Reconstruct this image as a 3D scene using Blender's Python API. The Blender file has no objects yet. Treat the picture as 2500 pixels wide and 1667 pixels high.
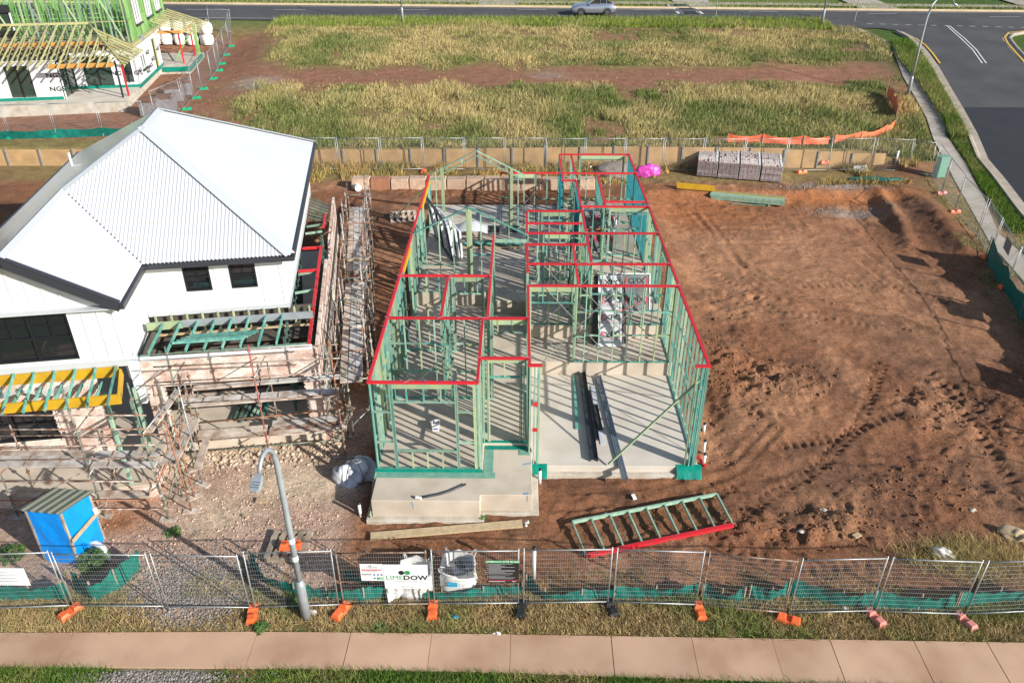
import bpy, bmesh, math, random
import numpy as np
from math import sin, cos, tan, atan, atan2, radians, degrees, pi, hypot
from mathutils import Vector, Matrix
random.seed(7); rng = np.random.default_rng(7)
S = bpy.context.scene; COL = S.collection
# ------------------------------------------------------------------ camera
F, CX, CY, H = 1943.0, 1250.0, 833.5, 17.0
PITCH = atan((CY + 319.7) / F)
YAW = atan((1269.6 - CX) * cos(PITCH) / F)
FWD = np.array([-sin(YAW) * cos(PITCH), cos(YAW) * cos(PITCH), -sin(PITCH)])
RGT = np.array([cos(YAW), sin(YAW), 0.0]); UPV = np.cross(RGT, FWD); CAM = np.array([0, 0, H])
cd = bpy.data.cameras.new('camera'); co = bpy.data.objects.new('camera', cd); COL.objects.link(co)
cd.sensor_fit = 'HORIZONTAL'; cd.sensor_width = 36.0; cd.lens = 36.0 * F / 2500.0
cd.clip_start = 0.5; cd.clip_end = 2000
co.location = CAM; co.rotation_euler = (pi / 2 - PITCH, 0, YAW); S.camera = co
# ------------------------------------------------------------------ light
SUN_EL = radians(25.0); SUN_DIR = Vector((0.832, -0.555, 0)).normalized()
w = bpy.data.worlds.new('World'); S.world = w; w.use_nodes = True
nt = w.node_tree; bg = nt.nodes['Background']; sk = nt.nodes.new('ShaderNodeTexSky')
sk.sky_type = 'NISHITA'; sk.sun_disc = False; sk.sun_elevation = SUN_EL
sk.sun_rotation = atan2(SUN_DIR.x, SUN_DIR.y); sk.altitude = 100
nt.links.new(sk.outputs[0], bg.inputs[0]); bg.inputs[1].default_value = 0.085
sl = bpy.data.lights.new('sun', 'SUN'); so = bpy.data.objects.new('sun', sl); COL.objects.link(so)
sl.energy = 4.6; sl.angle = radians(0.55); sl.color = (1.0, 0.95, 0.87)
sd = -Vector((SUN_DIR.x * cos(SUN_EL), SUN_DIR.y * cos(SUN_EL), sin(SUN_EL)))
so.rotation_euler = sd.to_track_quat('-Z', 'Y').to_euler(); so.location = (30, -20, 40)
vs = S.view_settings; vs.view_transform = 'Standard'; vs.look = 'None'; vs.gamma = 1.0; vs.exposure = 0.72
S.display_settings.display_device = 'sRGB'
# ------------------------------------------------------------------ pixel -> place
def ray(x, y): return FWD + RGT * ((x - CX) / F) + UPV * (-(y - CY) / F)
def PZ(x, y, z=0.0):
    d = ray(x, y); return CAM + d * ((z - H) / d[2])
def PY(x, y, Y):
    d = ray(x, y); return CAM + d * (Y / d[1])
TH = radians(9.3)                       # the two houses on the left stand turned by this much
EX = np.array([cos(TH), sin(TH), 0]); EY = np.array([-sin(TH), cos(TH), 0])
def toL(P): return np.array([P @ EX, P @ EY, P[2]])
def LW(x, y, z): return EX * x + EY * y + np.array([0, 0, z])
def PL(px, py, yl):                     # pixel on the plane y' = yl of the turned houses, in their own frame
    d = ray(px, py); return toL(CAM + d * (yl / (d @ EY)))
# ------------------------------------------------------------------ terrain
_G = {}
def vnoise(x, y, sc, seed):
    if seed not in _G: _G[seed] = np.random.default_rng(seed).random((256, 256))
    g = _G[seed]; u = np.asarray(x) / sc; v = np.asarray(y) / sc
    i = np.floor(u).astype(int); j = np.floor(v).astype(int); fu = u - i; fv = v - j
    fu = fu * fu * (3 - 2 * fu); fv = fv * fv * (3 - 2 * fv)
    a = g[i % 256, j % 256]; b = g[(i + 1) % 256, j % 256]; c = g[i % 256, (j + 1) % 256]; d = g[(i + 1) % 256, (j + 1) % 256]
    return (a * (1 - fu) + b * fu) * (1 - fv) + (c * (1 - fu) + d * fu) * fv - 0.5
def fbm(x, y, sc, seed, n=4, g=0.5):
    r = 0; a = 1.0
    for k in range(n): r = r + a * vnoise(x, y, sc / 2 ** k, seed + k); a *= g
    return r
def sst(a, b, x):
    t = np.clip((np.asarray(x, float) - a) / (b - a), 0, 1); return t * t * (3 - 2 * t)
ip = np.interp
FENCE_Y, WALL_Y = 47.4, 48.3
def road_z(Y): return ip(Y, [-60, 12, 14.5, 30, 46, 60, 86, 100, 400], [-.2, -.03, 0, .55, 1.15, 2.35, 4.2, 4.3, 5.5])
def base_z(X, Y):
    X = np.asarray(X, float); Y = np.asarray(Y, float)
    pad = ip(Y, [12, 14.5, 18, 20.5, 26, 34, 43.4, 44.3, 47.6], [-.03, 0, -.15, -.25, -.12, .2, .5, .95, 1.0])
    nh = ip(Y, [12, 14.5, 18, 20.5, 25, 27, 31, 36, 42, 47.6], [-.03, 0, -.15, -.25, -.1, .2, .65, .9, 1.0, 1.0])
    site = nh + (pad - nh) * sst(6.4, 9.2, X)
    xr = ip(Y, [20, 30, 38, 44], [30, 22.5, 20.4, 20.9])              # right bank of the cut
    rd = road_z(Y)
    site = site + (rd - site) * sst(-.6, 2.8, X - xr)
    fld = ip(Y, [47.6, 48.3, 56, 70, 80, 86, 100, 400], [2.1, 2.15, 2.6, 3.4, 3.95, 4.2, 4.3, 5.5])
    fld = fld + (rd - fld) * sst(20, 25, X)
    z = np.where(Y > WALL_Y, fld, site)
    lx = X * cos(TH) + Y * sin(TH); ly = -X * sin(TH) + Y * cos(TH)
    inh = sst(-2.9, -3.4, lx) * sst(22.2, 22.8, ly) * sst(41, 39, ly) * sst(-15.5, -14.5, lx)
    z = z + (-.15 - z) * inh
    cut = sst(-10.8, -13.0, lx) * sst(55.5, 57.5, ly) * sst(83, 79, ly)   # the lime frame house stands on a levelled pad
    return z + (np.minimum(z, 2.55 + .012 * (ly - 57)) - z) * cut
def gz(X, Y): return float(base_z(X, Y))
def G(x, y):                            # pixel -> point on the ground
    d = ray(x, y); t0 = 8.0; t = t0
    while t < 400:
        p = CAM + d * t
        if p[2] < gz(p[0], p[1]): break
        t0 = t; t += max(.08, (p[2] - gz(p[0], p[1])) * .6)
    for _ in range(30):
        m = (t0 + t) / 2; p = CAM + d * m
        if p[2] < gz(p[0], p[1]): t = m
        else: t0 = m
    return CAM + d * t
# ------------------------------------------------------------------ materials
def srgb(r, g, b):
    f = lambda c: (c / 255 / 12.92) if c <= 10.3 else ((c / 255 + .055) / 1.055) ** 2.4
    return (f(r), f(g), f(b))
M = {}
def mat(name, c, rough=.7, c2=None, ns=4.0, nd=4, bump=0.0, bs=None, metal=0.0, rand=0.0, obj=False, lo=.35, hi=.65, c3=None, alpha=1.0, stretch=None, spec=.5):
    m = bpy.data.materials.new(name); m.use_nodes = True; M[name] = m
    n = m.node_tree.nodes; l = m.node_tree.links; b = n['Principled BSDF']
    b.inputs['Roughness'].default_value = rough; b.inputs['Metallic'].default_value = metal
    b.inputs['Specular IOR Level'].default_value = spec
    tc = n.new('ShaderNodeTexCoord'); ge = n.new('ShaderNodeNewGeometry')
    src = tc.outputs['Object'] if obj else ge.outputs['Position']
    if stretch:
        mp = n.new('ShaderNodeMapping'); mp.inputs['Scale'].default_value = stretch; l.new(src, mp.inputs[0]); src = mp.outputs[0]
    out = None
    if c2 is not None or c3 is not None:
        nz = n.new('ShaderNodeTexNoise'); nz.inputs['Scale'].default_value = ns; nz.inputs['Detail'].default_value = nd
        l.new(src, nz.inputs['Vector'])
        r = n.new('ShaderNodeValToRGB'); r.color_ramp.elements[0].position = lo; r.color_ramp.elements[1].position = hi
        r.color_ramp.elements[0].color = (*c, 1); r.color_ramp.elements[1].color = (*(c2 or c3), 1)
        if c2 and c3:
            e = r.color_ramp.elements.new((lo + hi) / 2); e.color = (*c3, 1)
        l.new(nz.outputs['Fac'], r.inputs[0]); out = r.outputs[0]
    if rand:
        oi = n.new('ShaderNodeObjectInfo'); hs = n.new('ShaderNodeHueSaturation')
        mr = n.new('ShaderNodeMapRange'); mr.inputs[3].default_value = 1 - rand; mr.inputs[4].default_value = 1 + rand
        l.new(oi.outputs['Random'], mr.inputs[0]); l.new(mr.outputs[0], hs.inputs['Value'])
        if out: l.new(out, hs.inputs['Color'])
        else: hs.inputs['Color'].default_value = (*c, 1)
        out = hs.outputs[0]
    if out: l.new(out, b.inputs['Base Color'])
    else: b.inputs['Base Color'].default_value = (*c, 1)
    if bump:
        nb = n.new('ShaderNodeTexNoise'); nb.inputs['Scale'].default_value = bs or ns * 4; nb.inputs['Detail'].default_value = 5
        l.new(src, nb.inputs['Vector'])
        bp = n.new('ShaderNodeBump'); bp.inputs['Strength'].default_value = bump; bp.inputs['Distance'].default_value = .05
        l.new(nb.outputs['Fac'], bp.inputs['Height']); l.new(bp.outputs[0], b.inputs['Normal'])
    if alpha < 1: b.inputs['Alpha'].default_value = alpha
    return m
def col_mat(name, rough=.9, ns=(1.3, 9.0, 45.0), amt=(.35, .5, .6), bump=.5, bs=22.0, attr='Col'):
    # colour from a vertex attribute (what the ground is made of there) broken up by three sizes of noise
    m = bpy.data.materials.new(name); m.use_nodes = True; M[name] = m
    n = m.node_tree.nodes; l = m.node_tree.links; b = n['Principled BSDF']; b.inputs['Roughness'].default_value = rough
    b.inputs['Specular IOR Level'].default_value = .15
    ge = n.new('ShaderNodeNewGeometry'); at = n.new('ShaderNodeAttribute'); at.attribute_name = attr
    cur = at.outputs['Color']
    for s, a in zip(ns, amt):
        nz = n.new('ShaderNodeTexNoise'); nz.inputs['Scale'].default_value = s; nz.inputs['Detail'].default_value = 6; nz.inputs['Roughness'].default_value = .6
        l.new(ge.outputs['Position'], nz.inputs['Vector'])
        mr = n.new('ShaderNodeMapRange'); mr.inputs[1].default_value = .25; mr.inputs[2].default_value = .75
        mr.inputs[3].default_value = 1 - a; mr.inputs[4].default_value = 1 + a; l.new(nz.outputs['Fac'], mr.inputs[0])
        mx = n.new('ShaderNodeVectorMath'); mx.operation = 'SCALE'; l.new(cur, mx.inputs[0]); l.new(mr.outputs[0], mx.inputs['Scale']); cur = mx.outputs[0]
    l.new(cur, b.inputs['Base Color'])
    if bump:
        nb = n.new('ShaderNodeTexNoise'); nb.inputs['Scale'].default_value = bs; nb.inputs['Detail'].default_value = 6; nb.inputs['Roughness'].default_value = .65
        l.new(ge.outputs['Position'], nb.inputs['Vector'])
        bp = n.new('ShaderNodeBump'); bp.inputs['Strength'].default_value = bump; bp.inputs['Distance'].default_value = .06
        l.new(nb.outputs['Fac'], bp.inputs['Height']); l.new(bp.outputs[0], b.inputs['Normal'])
    return m
def glass_mat(name, c, rough=.04):
    m = mat(name, c, rough, spec=1.0); return m
mat('concrete_slab', (.53, .46, .375), .85, c2=(.42, .35, .275), ns=1.1, nd=8, bump=.12, bs=30, lo=.38, hi=.68)
mat('concrete_garage', (.57, .525, .46), .8, c2=(.48, .43, .365), ns=.9, nd=8, bump=.08, bs=30, lo=.38, hi=.68)
mat('concrete_raw', (.50, .47, .41), .9, c2=(.36, .30, .23), ns=2.2, nd=8, bump=.3, bs=14, lo=.35, hi=.72)
mat('footpath', (.50, .33, .22), .9, c2=(.36, .215, .135), c3=(.44, .285, .19), ns=.55, nd=12, bump=.12, bs=40, rand=.06, lo=.35, hi=.65)
mat('path_grey', (.40, .36, .31), .9, c2=(.30, .26, .21), ns=1.1, nd=8, bump=.1, bs=30, rand=.06)
mat('timber_green', (.15, .28, .22), .75, c2=(.32, .39, .26), c3=(.21, .33, .25), ns=2.2, nd=9, rand=.34, bump=.15, bs=12, stretch=(3, 3, 1.0), lo=.3, hi=.72)
mat('timber_teal', (.04, .22, .195), .75, c2=(.16, .34, .27), ns=2.2, nd=9, rand=.3, stretch=(3, 3, 1.2))
mat('timber_blue', (.012, .19, .24), .75, c2=(.03, .28, .32), ns=2.0, nd=5, rand=.2, stretch=(3, 3, 1))
mat('timber_lime', (.35, .41, .22), .75, c2=(.26, .37, .235), ns=1.6, nd=5, rand=.2, stretch=(3, 3, 1.2))
mat('timber_raw', (.46, .36, .22), .8, c2=(.36, .27, .16), ns=2.0, nd=6, rand=.15, stretch=(4, 4, 4))
mat('timber_grey', (.36, .30, .23), .85, c2=(.22, .17, .12), ns=3.0, nd=6, rand=.2, bump=.2)
mat('timber_yellow', (.52, .31, .012), .6, c2=(.44, .25, .012), ns=2.0, nd=4)
mat('timber_orange', (.58, .27, .06), .6, c2=(.50, .22, .04), ns=2.0, nd=4)
mat('plate_red', (.56, .012, .024), .6, c2=(.40, .03, .035), ns=3.5, nd=9, rand=.14, lo=.42, hi=.75)
mat('membrane_flap', (.12, .29, .23), .4, c2=(.20, .34, .27), ns=3.0, nd=4, bump=.3, bs=8)
mat('membrane', (.0, .17, .125), .35, c2=(.0, .23, .165), ns=5.0, nd=4, bump=.3, bs=8)
mat('stamp_ink', (.22, .03, .16), .7)
mat('steel_strap', (.55, .56, .56), .4, metal=.8)
mat('galv', (.40, .42, .43), .5, c2=(.29, .31, .32), ns=8, metal=.55)
mat('galv_wire', (.30, .315, .32), .55, metal=.2)
mat('lamp_grey', (.36, .40, .43), .5, c2=(.30, .335, .36), ns=3, metal=.35)
mat('rust', (.17, .085, .05), .85, c2=(.38, .345, .31), ns=5.0, nd=8, bump=.2, bs=30, rand=.25, lo=.42, hi=.66)
mat('rust_orange', (.33, .13, .06), .85, c2=(.22, .11, .07), ns=5.0, nd=8, rand=.2)
mat('tube_green', (.06, .11, .085), .7, c2=(.24, .24, .20), ns=6.0, nd=8, rand=.25, lo=.4, hi=.7)
mat('tube_red', (.36, .05, .05), .7, c2=(.28, .10, .08), ns=6.0, nd=8)
mat('scaf_board', (.58, .56, .53), .8, c2=(.30, .23, .18), ns=2.6, nd=9, bump=.2, rand=.2, lo=.42, hi=.7)
mat('scaf_plank', (.52, .46, .40), .85, c2=(.26, .18, .13), ns=3.0, nd=9, bump=.2, rand=.2)
mat('white_roof', (.60, .62, .645), .4, c2=(.57, .59, .615), ns=.7, nd=3, spec=.6)
M['white_roof'].node_tree.nodes['Principled BSDF'].inputs['Coat Weight'].default_value = 1.0
M['white_roof'].node_tree.nodes['Principled BSDF'].inputs['Coat Roughness'].default_value = .12
mat('white_trim', (.46, .49, .51), .4)
mat('fascia_dark', (.035, .037, .045), .35)
mat('white_clad', (.66, .665, .66), .5, c2=(.62, .625, .62), ns=.8, nd=3)
mat('white_wrap', (.72, .75, .77), .45, c2=(.60, .65, .68), ns=2.0, nd=5, bump=.35, bs=4)
mat('ngs_wrap', (.72, .72, .73), .5, c2=(.62, .62, .64), ns=2.0, nd=4, bump=.3, bs=3)
glass_mat('glass_dark', (.012, .014, .017), .05)
glass_mat('glass_green', (.03, .05, .04), .06)
mat('window_black', (.012, .013, .016), .4)
mat('alu_white', (.66, .68, .70), .35, metal=.15)
mat('alu_dark', (.035, .045, .07), .35, metal=.2)
mat('brick', (.46, .31, .25), .9, c2=(.64, .56, .50), ns=2.2, nd=6, rand=.22, bump=.2, bs=40, lo=.38, hi=.62)
mat('mortar', (.66, .60, .54), .95, c2=(.58, .52, .46), ns=6, bump=.3, bs=40)
mat('pale_brick_lit', (.58, .52, .48), .9, c2=(.42, .33, .30), ns=5, nd=6, rand=.2)  # lighter copy of the pale brick: sunlit pack tops put into the colour
mat('gravel_heap', (.26, .22, .19), .95, c2=(.19, .16, .14), ns=14, nd=8, bump=.8, bs=25)
mat('pale_brick_shaded', (.33, .27, .265), .9, c2=(.23, .18, .18), ns=5, nd=6, rand=.3, bump=.2, bs=30)  # pack sides darkened in colour for shaded fronts and their film
mat('brown_brick', (.20, .10, .07), .9, c2=(.13, .07, .05), ns=5, rand=.2)
mat('sandstone', (.50, .36, .26), .95, c2=(.40, .27, .19), ns=2.5, nd=8, bump=.6, bs=7, rand=.15)
mat('sandstone_red', (.38, .17, .09), .95, c2=(.30, .14, .08), ns=2.5, nd=8, bump=.6, bs=7)
mat('tan_panel', (.47, .30, .14), .85, c2=(.34, .22, .11), ns=1.3, nd=9, bump=.15, rand=.1)
mat('blue_tarp', (.0, .26, .78), .4, c2=(.0, .22, .70), ns=1.4, nd=4, bump=.5, bs=5)
mat('blue_dark', (.01, .04, .12), .5)
mat('olive_sheet', (.17, .19, .15), .45, c2=(.15, .17, .135), ns=3)
mat('shade_green', (.0, .10, .078), .55, c2=(.0, .155, .12), ns=3.5, nd=5, bump=.4, bs=6)
mat('orange_plastic', (.80, .13, .03), .5, c2=(.70, .15, .05), ns=4, rand=.1)
mat('pink_plastic', (.62, .20, .17), .55, c2=(.55, .22, .19), ns=4)
mat('black_plastic', (.02, .021, .023), .45)
mat('green_plastic', (.0, .32, .16), .5)
mat('orange_net', (.80, .17, .08), .7, c2=(.72, .14, .06), ns=6)
mat('white_bag', (.70, .69, .67), .65, c2=(.60, .59, .57), ns=3, bump=.6, bs=5)
mat('grey_bag', (.62, .63, .65), .6, c2=(.44, .46, .50), ns=4, bump=.6, bs=6)
mat('white_plastic', (.76, .76, .75), .4)
mat('pipe_white', (.72, .71, .68), .35)
mat('magenta_sheet', (.62, .07, .42), .4, c2=(.52, .05, .35), ns=4, bump=.6, bs=7)
mat('sign_white', (.74, .75, .77), .4)
mat('sign_black', (.02, .02, .022), .4)
mat('sign_green', (.02, .30, .09), .45)
mat('lime_green', (.02, .27, .08), .45)
mat('sign_cyan', (.0, .33, .55), .45)
mat('sign_red', (.55, .02, .04), .45)
mat('ink', (.015, .015, .018), .5)
mat('ink_red', (.45, .02, .07), .5)
mat('ink_grey', (.25, .26, .28), .5)
mat('ink_blue', (.02, .10, .30), .5)
mat('blue_mark', (.16, .28, .40), .9)
mat('asphalt', (.066, .066, .068), .9, c2=(.044, .044, .047), ns=.35, nd=12, bump=.15, bs=60)
mat('asphalt_new', (.014, .017, .022), .85, c2=(.018, .021, .026), ns=.8, nd=8, bump=.1, bs=60)
mat('kerb', (.40, .345, .28), .9, c2=(.30, .255, .2), ns=1.2, nd=8)
mat('kerb_far', (.50, .40, .26), .9, c2=(.42, .33, .21), ns=1.2, nd=8)
mat('paint_white', (.66, .66, .64), .7, c2=(.52, .52, .50), ns=4, nd=8)
mat('paint_yellow', (.60, .38, .06), .7)
mat('steel_dark', (.035, .04, .05), .45, c2=(.05, .055, .065), ns=3, metal=.3)
mat('steel_blue', (.20, .25, .31), .4, c2=(.28, .32, .37), ns=6, metal=.6)
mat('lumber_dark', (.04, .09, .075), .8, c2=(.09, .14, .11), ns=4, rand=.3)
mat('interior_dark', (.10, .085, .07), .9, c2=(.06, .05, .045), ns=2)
mat('car_silver', (.42, .46, .54), .28, metal=.75)
mat('tyre', (.015, .015, .016), .8)
mat('rim', (.40, .41, .43), .3, metal=.8)
mat('lime_frame', (.10, .29, .06), .7, c2=(.26, .41, .16), ns=1.2, nd=5, rand=.3, stretch=(3, 3, .6))
mat('truss_pine', (.38, .36, .17), .75, c2=(.31, .31, .155), ns=2, nd=5, rand=.2)
mat('clear_film', (.50, .52, .55), .3, c2=(.44, .455, .48), ns=3, bump=.3, bs=8)
mat('wrap_film', (.20, .19, .20), .25, c2=(.27, .26, .27), ns=5, nd=6, bump=.5, bs=8, lo=.45, hi=.7)
mat('film_over_glass', (.20, .205, .21), .2, c2=(.12, .125, .13), ns=3, bump=.4, bs=8)
mat('util_green', (.12, .30, .22), .6)
# ------------------------------------------------------------------ mesh helpers
class MB:
    def __init__(s): s.v = []; s.f = []
    def add(s, vs, fs):
        o = len(s.v); s.v += [tuple(map(float, p)) for p in vs]; s.f += [tuple(i + o for i in q) for q in fs]; return s
    def hexa(s, p):                      # 8 corners: bottom 4 ccw, top 4 ccw
        return s.add(p, [(3, 2, 1, 0), (4, 5, 6, 7), (0, 1, 5, 4), (1, 2, 6, 5), (2, 3, 7, 6), (3, 0, 4, 7)])
    def box(s, c, d, rz=0.0):
        ca, sa = cos(rz), sin(rz); P = []
        for z in (-1, 1):
            for x, y in ((-1, -1), (1, -1), (1, 1), (-1, 1)):
                a, b = x * d[0] / 2, y * d[1] / 2
                P.append((c[0] + a * ca - b * sa, c[1] + a * sa + b * ca, c[2] + z * d[2] / 2))
        return s.hexa(P)
    def beam(s, a, b, w, h, up=(0, 0, 1), bot=False):   # bar from a to b: w across, h along up
        a = Vector(a); b = Vector(b); t = (b - a).normalized(); u = Vector(up)
        if abs(t.dot(u)) > .98: u = Vector((0, 1, 0)) if abs(t.y) < .9 else Vector((1, 0, 0))
        x = t.cross(u).normalized(); u = x.cross(t).normalized()
        o = u * (h / 2) if bot else Vector((0, 0, 0)); P = []
        for e in (a + o, b + o):
            for i, j in ((-1, -1), (1, -1), (1, 1), (-1, 1)): P.append(e + x * (i * w / 2) + u * (j * h / 2))
        return s.hexa(P)
    def tube(s, pts, r, n=8, cap=True, r2=None):
        pts = [Vector(p) for p in pts]; k = len(pts); rings = []
        for i, p in enumerate(pts):
            t = (pts[min(i + 1, k - 1)] - pts[max(i - 1, 0)]).normalized()
            u = Vector((0, 0, 1)) if abs(t.z) < .9 else Vector((1, 0, 0))
            x = t.cross(u).normalized(); y = x.cross(t)
            rr = r if r2 is None else r + (r2 - r) * i / (k - 1)
            if isinstance(r, (list, tuple)): rr = r[i]
            rings.append([p + x * (rr * cos(2 * pi * j / n)) + y * (rr * sin(2 * pi * j / n)) for j in range(n)])
        o = []; fs = []
        for q in rings: o += q
        for i in range(k - 1):
            for j in range(n): fs.append((i * n + j, i * n + (j + 1) % n, (i + 1) * n + (j + 1) % n, (i + 1) * n + j))
        if cap: fs.append(tuple(range(n - 1, -1, -1))); fs.append(tuple((k - 1) * n + j for j in range(n)))
        return s.add(o, fs)
    def prism(s, poly, z0, z1):
        n = len(poly); vs = [(p[0], p[1], z0) for p in poly] + [(p[0], p[1], z1) for p in poly]
        fs = [tuple(range(n - 1, -1, -1)), tuple(range(n, 2 * n))]
        for i in range(n): fs.append((i, (i + 1) % n, n + (i + 1) % n, n + i))
        return s.add(vs, fs)
    def slabq(s, q, t):                  # a sheet of four corners with thickness t along its normal
        q = [Vector(p) for p in q]; nn = (q[1] - q[0]).cross(q[3] - q[0]).normalized() * t
        return s.hexa([p - nn for p in q] + q)
    def grid(s, P):                      # P[i][j] points
        n = len(P); m = len(P[0]); vs = [p for r in P for p in r]
        return s.add(vs, [(i * m + j, i * m + j + 1, (i + 1) * m + j + 1, (i + 1) * m + j) for i in range(n - 1) for j in range(m - 1)])
    def mesh(s, name, m=None, smooth=False):
        me = bpy.data.meshes.new(name); me.from_pydata(s.v, [], s.f); me.update()
        if m: me.materials.append(M[m] if isinstance(m, str) else m)
        if smooth: me.polygons.foreach_set('use_smooth', [True] * len(me.polygons))
        return me
def link(name, me, parent=None):
    o = bpy.data.objects.new(name, me); COL.objects.link(o)
    if parent is not None: par(o, parent)
    return o
def par(o, p):
    o.parent = p; m = Matrix.LocRotScale(p.location, p.rotation_euler, p.scale)
    if p.parent is not None: m = p.parent.matrix_basis @ (p.matrix_parent_inverse @ m) if False else m
    o.matrix_parent_inverse = pinv(p)
def wmat(o):
    m = Matrix.LocRotScale(o.location, o.rotation_euler, o.scale)
    return (wmat(o.parent) @ o.matrix_parent_inverse @ m) if o.parent else m
def pinv(p): return wmat(p).inverted()
def ob(name, mb, m, parent=None, smooth=False, bevel=0):
    o = link(name, mb.mesh(name, m, smooth), parent)
    if bevel:
        b = o.modifiers.new('bevel', 'BEVEL'); b.width = bevel; b.segments = 1; b.limit_method = 'ANGLE'
    return o
def tag(o, label, cat, group=None):
    o['label'] = label; o['category'] = cat
    if group: o['group'] = group
    return o
def thing(name, label, cat, loc=(0, 0, 0), group=None, rz=0.0):
    o = bpy.data.objects.new(name, None); COL.objects.link(o); o.location = Vector(loc); o.rotation_euler = (0, 0, rz)
    o.empty_display_size = .2
    return tag(o, label, cat, group)
def struct(name, mb, m, parent=None, smooth=False):
    o = ob(name, mb, m, parent, smooth)
    if parent is None: o['kind'] = 'structure'
    return o
def copy_tree(o, parent=None):
    c = o.copy(); COL.objects.link(c)
    if parent is not None: c.parent = parent; c.matrix_parent_inverse = o.matrix_parent_inverse
    for ch in list(o.children): copy_tree(ch, c)
    return c
def np_obj(name, V, T, m, parent=None, col=None, smooth=False):
    me = bpy.data.meshes.new(name); V = np.asarray(V, np.float32); T = np.asarray(T, np.int32); k = T.shape[1]
    me.vertices.add(len(V)); me.vertices.foreach_set('co', V.ravel())
    me.loops.add(T.size); me.loops.foreach_set('vertex_index', T.ravel())
    me.polygons.add(len(T)); me.polygons.foreach_set('loop_start', np.arange(0, T.size, k, dtype=np.int32))
    me.polygons.foreach_set('loop_total', np.full(len(T), k, np.int32))
    if smooth: me.polygons.foreach_set('use_smooth', np.ones(len(T), bool))
    if col is not None:
        a = me.color_attributes.new('Col', 'FLOAT_COLOR', 'POINT')
        a.data.foreach_set('color', np.concatenate([np.asarray(col, np.float32), np.ones((len(V), 1), np.float32)], 1).ravel())
    me.update(calc_edges=True); me.validate(); me.materials.append(M[m]); return link(name, me, parent)
def text(body, size, m, mtx, parent, name='lettering', align='CENTER', ext=.002, xs=1.0, bold=0.0):
    cu = bpy.data.curves.new(name, 'FONT'); cu.body = body; cu.size = size; cu.extrude = ext; cu.offset = bold * size; cu.align_x = align; cu.align_y = 'CENTER'; cu.resolution_u = 2
    t = bpy.data.objects.new(name, cu); COL.objects.link(t); dg = bpy.context.evaluated_depsgraph_get()
    me = bpy.data.meshes.new_from_object(t.evaluated_get(dg)); bpy.data.objects.remove(t); bpy.data.curves.remove(cu)
    me.transform(Matrix.Diagonal((xs, 1, 1, 1))); me.transform(mtx); me.materials.clear(); me.materials.append(M[m]); return link(name, me, parent)
def frame_mtx(o, x, y):                  # matrix with origin o, x axis along x, y axis along y
    x = Vector(x).normalized(); y = Vector(y).normalized(); z = x.cross(y).normalized(); y = z.cross(x)
    m = Matrix.Identity(4)
    for i, a in enumerate((x, y, z)): m[0][i], m[1][i], m[2][i] = a
    m.translation = Vector(o); return m
ORD = ['first', 'second', 'third', 'fourth', 'fifth', 'sixth', 'seventh', 'eighth', 'ninth', 'tenth', 'eleventh', 'twelfth', 'thirteenth', 'fourteenth', 'fifteenth', 'sixteenth', 'seventeenth', 'eighteenth', 'nineteenth', 'twentieth']
D = 1.0630                               # overview picture is 2352 px wide: overview px * D = photograph px
# ------------------------------------------------------------------ ground sheet
def axis(lo, f0, f1, hi, st, grow=1.22):
    a = list(np.arange(f0, f1 + 1e-6, st)); s = st; x = f1
    while x < hi: s = min(s * grow, 1.4 if x < 105 else 6.0); x += s; a.append(x)
    s = st; x = f0; b = []
    while x > lo: s = min(s * grow, 6.0); x -= s; b.append(x)
    return np.array(b[::-1] + a)
xs = axis(-170, -15.5, 22.5, 190, .085); ys = axis(-30, 11.2, 48.7, 260, .085)
GX, GY = np.meshgrid(xs, ys)
GZ = base_z(GX, GY)
insite = sst(14.9, 15.9, GY) * sst(47.2, 46.4, GY) * sst(24, 21.5, GX)
# how broken up the soil is: rough on the right and in front, smooth on the driveway and pad
def blob(x, y, rx, ry): return np.exp(-(((GX - x) / rx) ** 2 + ((GY - y) / ry) ** 2))
def blobp(px, py, rx, ry):
    p = G(px, py); return blob(p[0], p[1], rx, ry)
rough = .34 + .9 * blobp(1760, 900, 1.6, 2.6) + .9 * blobp(1900, 930, 2.2, 1.2) + .8 * blobp(2030, 1290, 3.0, .9) + .7 * blobp(2350, 1000, 2.6, 2.0) + .6 * blobp(2250, 1180, 2.5, 1.2) + .45 * blobp(1480, 1250, 4, 1.0) + .5 * blobp(1720, 1060, .8, 2.2) + .5 * blobp(1800, 740, 2, 1.5) + .4 * blobp(930, 470, 3, 2) + .5 * blobp(870, 800, .9, 5)
rough *= np.where(GX < -4.8, .55, 1.0)
clod = np.maximum(fbm(GX, GY, .62, 11, 3), 0) * .30 + np.maximum(fbm(GX, GY, .24, 21, 2), -.1) * .17 + (.5 - np.abs(fbm(GX, GY, .9, 25, 2))) * .10
GZ = GZ + insite * (rough * (clod - .08) + fbm(GX, GY, 4.5, 31, 3) * .10 * np.where(GX < -4.8, .4, 1))
hm = lambda px, py, r, h, ry=None: h * blobp(px, py, r, ry or r)
GZ = GZ + hm(1895, 950, 1.6, .16, .8) + hm(1990, 1270, 1.5, .18, .55) + hm(2150, 1290, 1.4, .14, .5) - hm(1955, 1245, .35, .16) + hm(2190, 1010, 1.3, .1) + hm(1770, 880, .7, .14, 1.2) - hm(1735, 1010, .45, .22, 2.0) - hm(2420, 1000, .5, .15) - hm(2380, 960, .5, .15) + hm(2270, 520, 1.0, .22, 2.0) + hm(2170, 520, .45, .22, 2.6)
GZ = GZ - hm(2105, 545, .7, .12, 2.5)
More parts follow.
